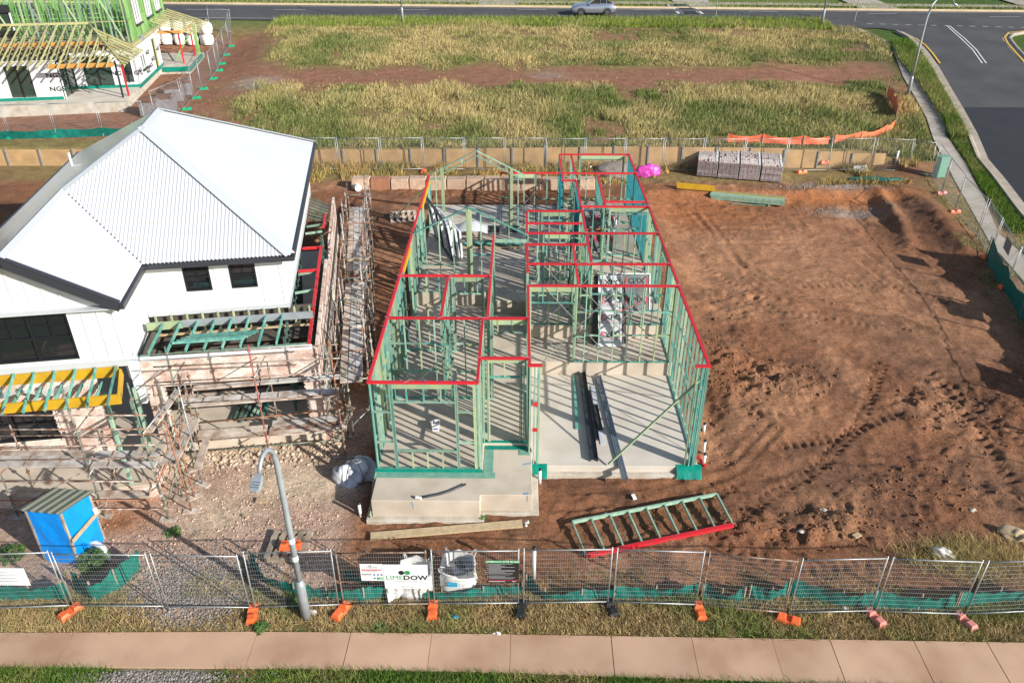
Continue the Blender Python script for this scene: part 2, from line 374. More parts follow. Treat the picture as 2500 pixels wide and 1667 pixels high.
def track(pix, wdt, dep, lug):           # tyre track: two grooves broken by lugs
    global GZ
    P = [G(*q) for q in pix]
    for a, b in zip(P[:-1], P[1:]):
        d = np.array([b[0] - a[0], b[1] - a[1]]); L = hypot(*d); d = d / L
        u = (GX - a[0]) * d[0] + (GY - a[1]) * d[1]; v = -(GX - a[0]) * d[1] + (GY - a[1]) * d[0]
        k = sst(wdt, wdt * .7, np.abs(v)) * sst(-.15, .15, u) * sst(L + .15, L - .15, u)
        GZ = GZ + k * (dep * (np.sin(u * 2 * pi / lug + np.abs(v) * 6) * .5 - .35))
track([(2155, 880), (2100, 1030), (1985, 1150)], .26, .15, .34)
track([(1985, 1150), (1870, 1215), (1730, 1330)], .24, .10, .34)
track([(2290, 930), (2410, 1090), (2480, 1180)], .3, .11, .36)
track([(1800, 1190), (1640, 1235), (1500, 1340)], .22, .08, .3)
track([(2000, 1230), (2300, 1260)], .25, .05, .32)
track([(1900, 1090), (2060, 1060), (2200, 1000)], .25, .10, .34)
track([(2260, 900), (2420, 1010), (2500, 1090)], .3, .09, .36)
track([(1760, 1330), (1960, 1390), (2150, 1370)], .24, .07, .33)
track([(1850, 1330), (2050, 1240)], .24, .06, .33)
track([(1950, 700), (2150, 690), (2330, 740)], .25, .05, .34)
track([(1700, 640), (1900, 760), (2150, 800)], .25, .05, .34)
track([(1740, 950), (1860, 1010), (1990, 1000)], .25, .06, .34)
track([(1560, 1320), (1400, 1370)], .22, .05, .3)
track([(960, 1310), (840, 1120), (860, 900)], .25, .04, .3)
track([(1250, 470), (1050, 482)], .3, .06, .34)
def bandp(pts, wdt):                     # soft band along pixel polyline on the ground
    P = [G(*q) for q in pts]; best = np.full(GX.shape, 1e9)
    for a, b in zip(P[:-1], P[1:]):
        d = np.array([b[0] - a[0], b[1] - a[1]]); L2 = d @ d
        t = np.clip(((GX - a[0]) * d[0] + (GY - a[1]) * d[1]) / L2, 0, 1)
        best = np.minimum(best, np.hypot(GX - a[0] - t * d[0], GY - a[1] - t * d[1]))
    return best
def rut(pix, wdt, dep):                  # smooth wheel rut with pushed-up shoulders
    global GZ
    k = bandp(pix, 1); GZ = GZ + dep * (-np.exp(-(k / wdt) ** 2) + .6 * np.exp(-((k - 1.8 * wdt) / (.7 * wdt)) ** 2)) * (.7 + .6 * vnoise(GX, GY, .5, 77)) * (GX > -5)
for o in (0, 26): rut([(1690 + o, 520), (1800 + o, 640 + o), (1960 + o, 720 + o), (2150 + o, 745 + o), (2330, 820 + o)], .16, .05)
for o in (0, 34): rut([(1770, 560 + o), (1950, 560 + o), (2100, 600 + o), (2220, 700 + o)], .16, .04)
for o in (0, 40): rut([(1800 + o, 1180), (2000 + o, 1120), (2200 + o, 1130 + o), (2480, 1200 + o)], .15, .06)
for o in (0, 36): rut([(1340, 1205 + o), (1600, 1190 + o), (1800, 1120 + o), (1900, 1010 + o)], .14, .05)
for o in (0, 30): rut([(2050 + o, 880), (2250 + o, 930), (2480, 1050 + o)], .16, .07)
k_ = bandp([(2150, 480), (2172, 520), (2218, 600)], 1); GZ = GZ + .26 * np.exp(-(k_ / .42) ** 2) * (1 + .5 * vnoise(GX, GY, .4, 88))
k_ = bandp([(2205, 462), (2260, 500), (2300, 545), (2352, 610)], 1); GZ = GZ + .12 * np.exp(-(k_ / .4) ** 2) * (1 + .9 * vnoise(GX, GY, .5, 89))
# colours of what the ground is made of
RED = np.array([.225, .103, .054]); TAN = np.array([.345, .18, .10]); PINK = np.array([.46, .325, .25]); CRUSH = np.array([.54, .43, .31]); SOIL = np.array([.125, .066, .042]); DRY = np.array([.22, .16, .07]); GRS = np.array([.075, .10, .025]); GREYG = np.array([.30, .27, .24]); ORG = np.array([.34, .135, .055]); FDIRT = np.array([.255, .125, .078]); LUSH = np.array([.05, .085, .018])
C = np.zeros(GX.shape + (3,)) + RED
def blend(c, k): 
    global C
    k = np.clip(k, 0, 1)[..., None]; C = C * (1 - k) + c * k
blend(TAN, .75 * sst(-.1, .25, fbm(GX, GY, 3.2, 41, 4)))
blend(SOIL, .6 * sst(.05, .3, fbm(GX, GY, 1.7, 45, 4)))
blend(TAN, .9 * blobp(1950, 640, 5, 5)); blend(TAN, .6 * blobp(1900, 1020, 3, 1.2)); blend(SOIL, .75 * blobp(2080, 1160, 3.4, 1.4)); blend(SOIL, .55 * blobp(2300, 900, 3, 2.5)); blend(SOIL, .5 * blobp(2220, 540, 1.5, 3))
blend(ORG, .8 * blobp(1700, 520, 4, 2)); blend(ORG, .9 * blobp(2000, 485, 8, .8)); blend(SOIL, .6 * blobp(860, 700, 1, 7))
blend(GREYG, .8 * blobp(2060, 455, 2.2, .5)); blend(GREYG, .7 * blobp(2080, 525, 1.4, .35)); blend(GREYG, .5 * blobp(2000, 435, 2, .5))
lf = sst(-4.6, -5.6, GX + .35 * fbm(GX, GY, 1.2, 51, 3)) * sst(26, 23, GY)
blend(PINK, lf * .9); blend(CRUSH, 1.2 * lf * blobp(740, 1180, 1.6, .9)); blend(CRUSH, .8 * lf * blobp(520, 1260, 1.2, .8)); blend(ORG, .8 * blobp(290, 1270, 1.0, .7)); blend(np.array([.42, .31, .21]), .9 * blobp(600, 1100, 2.5, .5)); blend(CRUSH, .9 * blobp(430, 1140, .8, .6))
blend(np.array([.27, .235, .205]), .55 * sst(.4, .9, blobp(490, 1440, 1.4, 1.0) + .5 * fbm(GX, GY, .8, 61, 3)))
blend(TAN * .95, sst(-.35, -.1, -np.abs(GX + 4.2)) * sst(16, 17.5, GY) * sst(19, 18, GY) * .5)
vrg = sst(15.3, 14.9, GY + .25 * fbm(GX, GY, .9, 71, 3)) * (1 - .9 * sst(.35, .75, blobp(480, 1450, 1.5, 1.2)))
blend(DRY, vrg); blend(GRS, vrg * sst(-.05, .2, fbm(GX, GY, 1.5, 81, 3)) * .8)
near = sst(12.85, 12.6, GY); blend(LUSH * 1.2, near); blend(np.array([.25, .215, .185]), near * sst(.3, .6, blobp(390, 1655, 1.2, .7)))
blend(FDIRT, near * .8 * blobp(590, 1640, .5, .4))
# beyond the fence
bk = sst(44.9, 46.2, GY); blend(DRY, bk * sst(23.5, 21, GX))
fldm = sst(WALL_Y - .1, WALL_Y + .1, GY)
blend(DRY * .8 + GRS * .35, fldm)
dtrk = bandp([(480, 205), (620, 185), (900, 190), (1300, 190), (1700, 190), (2150, 182)], 1)
trackm = np.maximum(sst(4.2, 1.6, dtrk + 3.2 * fbm(GX, GY, 3.0, 91, 4)), .75 * sst(.22, .42, fbm(GX, GY, 2.6, 97, 4))) * fldm
leftd = sst(-9.6, -11.4, GX * cos(TH) + GY * sin(TH) + 2.4 * fbm(GX, GY, 3, 95, 3)) * sst(49.2, 50.5, GY) * sst(79, 77, GY)
baremask = np.maximum(trackm, leftd)
blend(FDIRT, baremask); blend(GREYG * 1.15, .95 * blobp(625, 203, 1.6, 1.3)); blend(GREYG, .6 * blobp(1340, 183, 1.5, .8))
burn = .8 * blobp(2150, 125, 2.2, 6); blend(np.array([.10, .075, .06]), burn * fldm)
rv = sst(22.5, 24.5, GX) * sst(47, 45, GY); blend(DRY * .95 + np.array([.05, .02, .01]), rv)
far = sst(80, 82, GY); blend(LUSH * 1.3 + DRY * .3, far)
rsel = sst(26.5, 28.5, GX - .16 * (GY - 46)) * sst(30, 40, GY); blend(LUSH * 1.25, rsel)
nx = len(xs); ny = len(ys); idx = np.arange(nx * ny).reshape(ny, nx)
T = np.stack([idx[:-1, :-1], idx[:-1, 1:], idx[1:, 1:], idx[1:, :-1]], -1).reshape(-1, 4)
col_mat('soil', amt=(.3, .45, .5), bump=.9, bs=20)
ground = np_obj('ground', np.stack([GX, GY, GZ], -1).reshape(-1, 3), T, 'soil', col=C.reshape(-1, 3), smooth=True); ground['kind'] = 'structure'
def hz(x, y):                            # height of the built ground (with its clods)
    i = min(max(int(np.searchsorted(xs, x)) - 1, 0), nx - 2); j = min(max(int(np.searchsorted(ys, y)) - 1, 0), ny - 2)
    u = (x - xs[i]) / (xs[i + 1] - xs[i]); v = (y - ys[j]) / (ys[j + 1] - ys[j])
    return float((GZ[j, i] * (1 - u) + GZ[j, i + 1] * u) * (1 - v) + (GZ[j + 1, i] * (1 - u) + GZ[j + 1, i + 1] * u) * v)
def hzv(x, y):
    i = np.clip(np.searchsorted(xs, x) - 1, 0, nx - 2); j = np.clip(np.searchsorted(ys, y) - 1, 0, ny - 2)
    u = (x - xs[i]) / (xs[i + 1] - xs[i]); v = (y - ys[j]) / (ys[j + 1] - ys[j])
    return (GZ[j, i] * (1 - u) + GZ[j, i + 1] * u) * (1 - v) + (GZ[j + 1, i] * (1 - u) + GZ[j + 1, i + 1] * u) * v
def GH(px, py):
    p = G(px, py); return Vector((p[0], p[1], hz(p[0], p[1])))
# ================================================================== the timber frame house
ZT = 4.0; ZG, ZM, ZR = .13, .70, 1.30     # garage, front and rear floor levels; all walls end at one height
HX0, HX1 = -4.44, 5.86
fh = thing('timber_frame_house', 'unroofed single-storey house of green timber wall frames with red top plates on stepped slabs', 'house frame', (0.7, 20.5, -.2))
def plate_pt(px, py): p = PZ(px, py, ZT); return np.array([p[0], p[1]])
YF1 = plate_pt(1000, 931)[1]; YGAR = plate_pt(1500, 890)[1]; YS1 = plate_pt(1500, 695)[1]; YS2 = plate_pt(1500, 642)[1]; YGB = plate_pt(1006, 571)[1]; YEND = plate_pt(1450, 375)[1]; YRG = plate_pt(1048, 426)[1]; YEN = plate_pt(1230, 872)[1]
XH = plate_pt(1291, 800)[0]; XHL = plate_pt(1198, 671)[0]; XP2 = plate_pt(1172, 850)[0]
XALF = PZ(1135, 500, 1.3)[0]
# slabs: each a solid of its own level
def slab(name, poly, z1, m, z0=-.6): return ob(name, MB().prism(poly, z0, z1), m, fh, bevel=.015)
slab('garage_slab', [(XH + .06, YGAR - .12), (HX1 + .08, YGAR - .12), (HX1 + .08, YS1 - .045), (XH + .06, YS1 - .045)], ZG, 'concrete_garage')
slab('front_slab', [(HX0 - .05, YF1 - .06), (XP2 + .1, YF1 - .06), (XP2 + .1, YEN - .08), (XH + .055, YEN - .08), (XH + .055, YS1 - .04), (HX1 + .07, YS1 - .04), (HX1 + .07, YS2 - .05), (XH, YS2 - .05), (XH, YGB - .8), (XHL + .05, YGB - .8), (XHL + .05, YGB - .05), (HX0 - .05, YGB - .05)], ZM, 'concrete_slab')
slab('rear_slab', [(HX0 - .06, YGB - .045), (XHL + .055, YGB - .045), (XHL + .055, YGB - .795), (XH + .005, YGB - .795), (XH + .005, YS2 - .045), (HX1 + .06, YS2 - .045), (HX1 + .06, YEND + .08), (plate_pt(1366, 376)[0] - .06, YEND + .08), (plate_pt(1366, 376)[0] - .06, plate_pt(1285, 421)[1] + .05), (HX0 - .06, plate_pt(1285, 421)[1] + .05)], ZR, 'concrete_slab')
slab('alfresco_slab', [(HX0 - .06, plate_pt(1285, 421)[1] + .055), (plate_pt(1366, 376)[0] - .065, plate_pt(1285, 421)[1] + .055), (plate_pt(1366, 376)[0] - .065, YEND - .2), (HX0 - .06, YEND - .2)], ZR - .12, 'concrete_raw')
# porch: one step lower, on a wider footing
PZP = ZM - .10
pf = PZ(1050, 1222.6, PZP)[1]; pj = PZ(1200, 1208, PZP)[1]
px0 = PZ(905, 1222, PZP)[0]; px1 = PZ(1300, 1208, PZP)[0]; pxm = PZ(1172, 1215, PZP)[0]
slab('porch_slab', [(px0, pf), (pxm, pf), (pxm, pj), (px1, pj), (px1, YEN - .085), (XP2 + .105, YEN - .085), (XP2 + .105, YF1 - .065), (px0, YF1 - .065)], PZP, 'concrete_slab', -.05)
slab('porch_footing', [(px0 - .18, pf - .16), (pxm + .12, pf - .16), (pxm + .12, pj - .1), (px1 + .2, pj - .1), (px1 + .2, YEN - .4), (px0 - .18, YEN - .4)], -.06, 'concrete_raw')
slab('garage_footing', [(XH + .2, YGAR - .3), (HX1 - .3, YGAR - .3), (HX1 - .3, YGAR - .125), (XH + .2, YGAR - .125)], ZG - .22, 'concrete_raw')
# sticks: studs, plates, noggings. All gathered first, then the largest 300 studs become parts
STUDS = []
TM = ['timber_green'] * 5 + ['timber_lime'] * 2 + ['timber_teal'] * 3
def stick(name, a, b, w, h, m, up=(0, 0, 1)): return ob(name, MB().beam(a, b, w, h, up), m, fh)
PW, PH = .09, .075
def tplate(a, b, m='plate_red', z=ZT):
    d = np.array(b) - np.array(a); d = d / np.hypot(*d); a2 = np.array(a) - d * .04; b2 = np.array(b) + d * .04
    k = random.uniform(-.003, .003)
    stick('top_plate', (*a2, z - PH / 2 + k), (*b2, z - PH / 2 + k), PW + random.uniform(-.004, .004), PH, m)
def wall(a, b, base, openings=(), top=ZT, sp=.52, m=None, plate=True, nog=(.5,), strap=0, dw=.088, teal=None, jit=.0):
    a = np.array(a, float); b = np.array(b, float); L = np.hypot(*(b - a)); d = (b - a) / L
    at = lambda t, z: (a[0] + d[0] * t, a[1] + d[1] * t, z)
    mm = lambda: (m or random.choice(TM))
    if plate: tplate(a, b)
    segs = []; t = 0
    for o in sorted(openings):
        if o[2] <= 0.02:
            segs.append((t, o[0])); t = o[1]
    segs.append((t, L))
    for s0, s1 in segs:
        if s1 - s0 > .1: stick('bottom_plate', at(s0 + .002, base + .0235), at(s1 - .002, base + .0235), .085, .043, teal or 'timber_teal')
    ts = list(np.linspace(.03, L - .03, max(2, int(round(L / sp)) + 1)))
    for o in openings: ts += [o[0] - .025, o[0] - .075, o[1] + .025, o[1] + .075]
    zt = top - PH
    for t in ts:
        if t < .02 or t > L - .02: continue
        inside = [o for o in openings if o[0] + .0 < t < o[1] - .0]
        tt = t + random.uniform(-jit, jit)
        if not inside: STUDS.append((at(tt, base + .045), at(tt, zt), mm(), d))
        else:
            o = inside[0]
            if o[3] < top - base - .45: STUDS.append((at(tt, base + o[3] + .045), at(tt, zt), mm(), d))
            if o[2] > .3: STUDS.append((at(tt, base + .045), at(tt, base + o[2] - .045), mm(), d))
    for o in openings:
        stick('lintel', at(o[0] - .05, zt - .10), at(o[1] + .05, zt - .10), .06, .19, 'timber_lime')
        if o[3] < top - base - .3: stick('trimmer', at(o[0], base + o[3] + .02), at(o[1], base + o[3] + .02), .082, .045, mm())
        if o[2] > .05: stick('trimmer', at(o[0], base + o[2] - .02), at(o[1], base + o[2] - .02), .082, .045, mm())
    ts = sorted(ts)
    for f in nog:
        z = base + f * (top - base)
        run = None
        for t0, t1 in zip(ts[:-1], ts[1:]):
            if t1 - t0 < .15: continue
            mid = (t0 + t1) / 2
            if any(o[0] < mid < o[1] for o in openings): continue
            zz = z + random.choice((-.03, .03))
            stick('nogging', at(t0 + .02, zz), at(t1 - .02, zz), .08, .042, mm())
    nrm = np.array([-d[1], d[0]])
    for k in range(strap):
        u0 = L * (.12 + .5 * k / max(1, strap)); u1 = min(L - .1, u0 + (top - base) * .8)
        for q0, q1 in ((u0, u1), (u1, u0)):
            o = nrm * (-.047 if nrm[1] > 0 else .047)
            A = at(q0, base + .08); B = at(q1, top - .1)
            stick('strap_brace', (A[0] + o[0], A[1] + o[1], A[2]), (B[0] + o[0], B[1] + o[1], B[2]), .004, .03, 'steel_strap', up=(d[0], d[1], 0))
P_ = plate_pt
def XW(pxl, pxr, py, base, **k):        # wall along x at the depth of a plate seen at height py
    Y = P_(1250, py)[1]; wall((P_(pxl, py)[0], Y), (P_(pxr, py)[0], Y), base, **k)
def YWp(pa, pb, base, X=None, **k):
    a = P_(*pa); b = P_(*pb); x = X if X is not None else (a[0] + b[0]) / 2; wall((x, a[1]), (x, b[1]), base, **k)
# outer left wall in three pieces (part of it on the rear slab, part of it yellow)
XLW = HX0 + .02
wall((XLW, YF1 + .05), (XLW, P_(947, 775)[1]), ZM, sp=.42, strap=1, nog=(.33, .66))
wall((XLW, P_(947, 775)[1] + .05), (XLW, P_(973, 671)[1]), ZM, sp=.45, nog=(.33, .66))
wall((XLW, P_(973, 671)[1] + .05), (XLW, YGB - .06), ZM, sp=.5, openings=[(.9, 2.3, .0, 2.9)])
wall((XLW, YGB + .05), (XLW, YRG), ZR, sp=.55, openings=[(4.2, 6.6, .02, 2.3)], nog=(.5,))
for q0, q1 in (((978, 655), (996, 600)), ((1023, 500), (1043, 437))):
    a, b = P_(*q0), P_(*q1); stick('yellow_beam', (XLW + .075, a[1], ZT - .12), (XLW + .075, b[1], ZT - .12), .05, .2, 'timber_yellow')
# cross walls
XW(945, 1172, 775, ZM, strap=1, nog=(.35, .68), openings=[])
XW(1178, 1288, 775, ZM, openings=[(.35, 1.5, 0, 2.7)], nog=())
XW(975, 1198, 671.6, ZM, nog=(.4,), openings=[(.05 + 2.0, .05 + 3.0, 0, 2.5)])
YWp((1077, 771), (1093, 673), ZM, sp=.3, nog=(.45,))
YWp((1167, 926), (1177, 778), ZM, X=XP2, sp=.3, nog=(.33, .66))
YWp((1192, 771), (1203, 600), ZM, X=XHL, sp=.32, nog=(.5,))
YWp((1203, 598), (1205, 574), ZM, X=XHL, sp=.3)
YWp((1293, 886), (1290, 699), ZM, X=XH, sp=.3, nog=(.45,), openings=[(3.2, 4.3, 0, 2.4)])
wall((XH + .02, YGAR + .05), (XH + .02, YEN + .1), ZG, sp=.4, plate=False, nog=())
YWp((1286, 661), (1286.5, 599), ZR, X=XH, sp=.35); YWp((1286, 566), (1286.5, 519), ZR, X=XH, sp=.4)
XW(1288, 1652, 695, ZM, openings=[(.15, 1.75, 0, 2.55)], strap=2, nog=(.35, .67))
XW(1288, 1632, 642, ZR, strap=1, sp=.42, nog=(.5,), m=None)
XW(1287, 1430, 594.6, ZR, sp=.4, nog=(.6,))
XW(1287, 1606, 567, ZR, sp=.45, openings=[(.75, 1.75, 0, 2.2)], strap=1)
XW(1288, 1420, 543, ZR, sp=.5); XW(1289, 1418, 513, ZR, sp=.5, openings=[(.7, 1.7, 0, 2.2)])
XW(1422, 1580, 502.3, ZR, sp=.5, openings=[(1.3, 2.9, 0, 2.3)]); XW(1480, 1572, 490.5, ZR, sp=.5, m='timber_teal')
XW(1222, 1366, 421, ZR, sp=.6, openings=[(.5, 1.7, .0, 2.5)], strap=1); XW(1372, 1551, 421, ZR, sp=.6, strap=1)
XW(1375, 1405, 438.8, ZR, sp=.4); XW(1367, 1535, 375.3, ZR, sp=.6, openings=[(1.15, 3.35, .0, 2.35)])
YWp((1413, 690), (1398.5, 598), ZR, sp=.3, nog=(.5,)); YWp((1444, 639), (1420.5, 505), ZR, sp=.32, m=None)
YWp((1419.5, 500), (1405.5, 441), ZR, sp=.3, m='timber_blue'); YWp((1478, 499), (1457.5, 424), ZR, sp=.3, m='timber_teal')
YWp((1402, 419), (1395.5, 378), ZR, sp=.45); YWp((1373, 436), (1366.5, 378), ZR, sp=.4, m='timber_blue')
# outer right wall: garage, middle, rear (the rear frames are the bluest)
XRW = HX1 - .02
wall((XRW, YGAR + .05), (XRW, YS1 - .1), ZG, sp=.55, nog=(.4, .7), strap=1)
wall((XRW, YS1 - .05), (XRW, YS2 - .1), ZM, sp=.34, strap=1)
wall((XRW, YS2 - .05), (XRW, P_(1500, 567)[1]), ZR, sp=.5, m=None, openings=[(.5, 1.8, .0, 2.3)])
wall((XRW, P_(1500, 567)[1] + .05), (XRW, P_(1500, 502)[1]), ZR, sp=.5, openings=[(.4, 1.6, .9, 2.3)])
wall((XRW, P_(1500, 502)[1] + .05), (XRW, YEND), ZR, sp=.23, m='timber_blue', nog=(.45,))
# front wall of the front room, piece by piece
def fz(xz, yz): return PY(870 + xz / 3.824, 880 + yz / 3.824, YF1)
Xa = lambda xz, yz: fz(xz, yz)[0]
tplate((XLW, YF1), (XP2, YF1))
zhead = fz(620, 385)[2]; zsill = fz(660, 840)[2]; xl = (Xa(330, 300) + Xa(385, 960)) / 2; xr_ = (Xa(920, 300) + Xa(950, 960)) / 2
stick('bottom_plate', (XLW - .03, YF1, ZM + .0235), (XP2 + .04, YF1, ZM + .0235), .088, .045, 'timber_teal')
for x, m in ((XLW + .03, 'timber_teal'), (xl - .05, 'timber_green'), (xl, 'timber_teal'), (xr_, 'timber_green'), (xr_ + .05, 'timber_green'), (XP2 - .12, 'timber_lime'), (XP2 - .075, 'timber_lime'), (XP2 + .03, 'timber_green')):
    STUDS.append(((x, YF1, ZM + .045), (x, YF1, ZT - PH), m, np.array([1, 0])))
stick('lintel', (xl - .06, YF1 - .01, ZT - PH - .085), (xr_ - .1, YF1 - .01, ZT - PH - .085), .06, .16, 'timber_lime')
stick('trimmer', (xl, YF1, zhead), (xr_, YF1, zhead), .085, .05, 'timber_green'); stick('trimmer', (xl, YF1, zsill), (xr_, YF1, zsill), .085, .06, 'timber_green')
for xz, m in ((465, 'timber_teal'), (625, 'timber_teal'), (785, 'timber_green')): STUDS.append(((Xa(xz, 300), YF1, zhead + .025), (Xa(xz, 300), YF1, ZT - PH - .17), m, np.array([1, 0])))
for xz in (527, 667, 808): STUDS.append(((Xa(xz, 920), YF1, ZM + .045), (Xa(xz, 920), YF1, zsill - .03), 'timber_lime', np.array([1, 0])))
for z in (ZM + 1.05, ZM + 2.2):
    stick('nogging', (XLW + .05, YF1, z), (xl - .07, YF1, z), .08, .045, 'timber_green'); stick('nogging', (xr_ + .07, YF1, z), (XP2 - .14, YF1, z), .08, .045, 'timber_green')
# entry: door opening with a light over it
tplate((XP2 + .06, YEN), (XH - .05, YEN))
e0, e1 = XP2 + .28, XH - .28
for x in (XP2 + .1, e0 - .05, e0, e1, e1 + .05, e1 + .12): STUDS.append(((x, YEN, ZM + .045), (x, YEN, ZT - PH), random.choice(TM), np.array([1, 0])))
zl = PY(1215, 920, YEN)[2]
stick('trimmer', (e0, YEN, zl), (e1, YEN, zl), .085, .055, 'timber_teal'); stick('lintel', (e0 - .05, YEN, ZT - PH - .06), (e1 + .05, YEN, ZT - PH - .06), .07, .11, 'timber_lime'); STUDS.append((((e0 + e1) / 2, YEN, zl + .03), ((e0 + e1) / 2, YEN, ZT - PH - .1), 'timber_lime', np.array([1, 0])))
stick('bottom_plate', (XP2, YEN, ZM + .02), (XH, YEN, ZM + .02), .085, .04, 'membrane')
# garage stubs either side of the wide opening
for a, b in ((XH - .02, P_(1321, 890)[0]), (P_(1701, 890)[0], XRW)):
    tplate((a, YGAR), (b, YGAR))
    for x in (a + .05, b - .03, b - .08, (a + b) / 2): STUDS.append(((x, YGAR, ZG + .01), (x, YGAR, ZT - PH), random.choice(TM + ['timber_teal']), np.array([1, 0])))
for z in (1.55, 2.55): stick('packer', (XH + .12, YGAR - .05, z), (XH + .28, YGAR - .05, z), .05, .12, 'plate_red')
for dx in (.10, .22): STUDS.append(((XRW - dx, YGAR - .06, ZG + .01), (XRW - dx, YGAR - .06, ZT - .9), 'timber_teal', np.array([1, 0])))
# gables
def gable(Y, xl, xr, zb, za, m, chord=True, post=True, low=None):
    xm = (xl + xr) / 2
    for s, e in (((xl, zb), (xm, za)), ((xm, za), (xr, zb))):
        stick('gable_rafter', (s[0], Y, s[1]), (e[0], Y, e[1]), .085, .05, m)
    return xm
za = PY(960 + 1195 / 6.532, 440 + 430 / 6.532, YGB)[2]
xm = gable(YGB, XLW, XH, ZT - .03, za, 'timber_teal')
for dx in (-.09, -.045, 0, .045, .09): STUDS.append(((xm + dx, YGB, ZM if False else ZR + .045), (xm + dx, YGB, za - .06 - abs(dx) * .5), 'timber_lime', np.array([1, 0])))
for k, x in enumerate(np.arange(XLW + .55, XH - .2, .58)):
    zt = ZT - .06 + (za - ZT) * (1 - abs(x - xm) / (xm - XLW)); lo = ZR + .045 if x < XHL else ZT - .22
    if zt - lo > .1: STUDS.append(((x, YGB + .01, lo), (x, YGB + .01, zt), 'timber_green', np.array([1, 0])))
stick('bottom_plate', (XLW, YGB, ZR + .02), (XHL, YGB, ZR + .02), .085, .045, 'timber_green')
stick('lintel', (XHL + .05, YGB, ZT - .3), (XH, YGB, ZT - .3), .07, .14, 'timber_green')
stick('nogging', (XLW, YGB, ZR + 1.3), (xm - .1, YGB, ZR + 1.3), .08, .045, 'timber_green'); stick('nogging', (xm + .1, YGB, ZR + 1.75), (XHL, YGB, ZR + 1.75), .08, .045, 'timber_teal')
za = PY(1000 + 1285 / 7.84, 350 + 145 / 7.84, YRG)[2]; xr2 = P_(1280, 426)[0]
for o in (0, .24):
    gable(YRG, XLW + o * .4, xr2 - o * .4, ZT - .02 - o, za - o, 'timber_green')
xm = (XLW + xr2) / 2
for s in (-1, 1):
    xo = xm + s * 1.72
    for dx in (-.05, 0, .05): STUDS.append(((xo + dx, YRG, ZR + .02), (xo + dx, YRG, ZT + .33), 'timber_lime', np.array([1, 0])))
    for dx, lo in ((s * .33, ZR + .02), (s * .62, ZR + .02)): STUDS.append(((xo + dx, YRG, lo), (xo + dx, YRG, ZT - .02 + (.16 if abs(dx) < .5 else -.03)), 'timber_green', np.array([1, 0])))
    for z in (ZR + 1.1, ZT - .25): stick('nogging', (xo + s * .06, YRG, z), (xo + s * .62, YRG, z), .08, .045, 'timber_green')
    for t in (.3, .62): 
        x = xm + s * (xm - XLW) * t; z = ZT + (za - ZT) * (1 - t); stick('gable_web', (x, YRG, z - .24), (x, YRG, z - .03), .085, .045, 'timber_green')
stick('bottom_plate', (XLW, YRG, ZR + .02), (xm - 1.7, YRG, ZR + .02), .085, .04, 'timber_green')
stick('bottom_plate', (xm + 1.7, YRG, ZR + .02), (xr2, YRG, ZR + .02), .085, .04, 'timber_green')
# temporary props leaning on the frame
A = PZ(1270 + 1010 / 4.704, 840 + 1380 / 4.704, ZG + .05); stick('prop', A, (XRW - .12, YGAR + .35, ZT - .75), .075, .045, 'timber_lime')
B = GH(962, 533); stick('prop', (B[0], B[1], B[2] + .03), (XLW - .06, P_(1048, 430)[1] - .4, ZT - .35), .08, .045, 'timber_lime')
# damp-proof membrane turned out over the slab edge
def memb(q, m='membrane_flap'): return ob('damp_membrane', MB().slabq(q, .006), m, fh)
memb([(XLW - .08, YF1 - .34, PZP + .012), (XP2 + .5, YF1 - .34, PZP + .012), (XP2 + .5, YF1 - .07, PZP + .016), (XLW - .08, YF1 - .07, PZP + .016)])
memb([(XLW - .07, YF1 - .072, PZP + .01), (XP2 + .1, YF1 - .072, PZP + .01), (XP2 + .1, YF1 - .07, ZM + .03), (XLW - .07, YF1 - .07, ZM + .03)], 'membrane')
memb([(XP2 + .12, YF1 - .06, PZP + .02), (XP2 + .42, YF1 - .06, PZP + .02), (XP2 + .42, YEN - .3, PZP + .02), (XP2 + .12, YEN - .3, PZP + .02)])
memb([(XP2 + .13, YEN - .29, PZP + .024), (XH - .02, YEN - .29, PZP + .024), (XH - .02, YEN - .09, PZP + .028), (XP2 + .13, YEN - .09, PZP + .028)], 'membrane')
memb([(XH - .3, YEN - .56, PZP + .014), (XH + .05, YEN - .56, PZP + .014), (XH + .05, YEN - .3, PZP + .018), (XH - .3, YEN - .3, PZP + .018)])
for x0, x1 in ((XH + .05, XH + .62), (XRW - .62, XRW + .2)):
    P = []
    for i in range(7):
        u = x0 + (x1 - x0) * i / 6; w_ = .05 * sin(i * 2.1)
        P.append([(u, YGAR - .02, ZG + .012), (u + w_ * .4, YGAR - .16, ZG + .01), (u + w_ * .3, YGAR - .3, ZG - .14), (u + w_, YGAR - .42 + w_ * .5, ZG - .30 + abs(w_) * .4)])
    ob('damp_membrane', MB().grid(P), 'membrane', fh, smooth=True)
# form boards left on the porch side, blue survey marks
stick('form_board', (px0 - .05, pf - .05, -.02), (px0 - .03, pf + 1.25, PZP - .06), .03, .24, 'timber_lime')
stick('form_board', (px0 - .10, pf + .2, .0), (px0 - .08, pf + 1.0, PZP - .1), .03, .12, 'timber_raw')
def bmark(q): ob('survey_mark', MB().slabq(q, .002), 'blue_mark', fh)
bmark([(px1 - .28, YEN - 1.05, PZP + .006), (px1 - .02, YEN - 1.0, PZP + .006), (px1 - .02, YEN - .94, PZP + .006), (px1 - .28, YEN - .98, PZP + .006)])
bmark([(px1 - .28, pj + .02, PZP + .006), (px1 - .12, pj + .02, PZP + .006), (px1 - .12, pj + .14, PZP + .006), (px1 - .28, pj + .1, PZP + .006)])
bmark([(px1 - .17, pj - .006, PZP - .25), (px1 - .14, pj - .006, PZP - .25), (px1 - .14, pj - .006, PZP - .01), (px1 - .17, pj - .006, PZP - .01)])
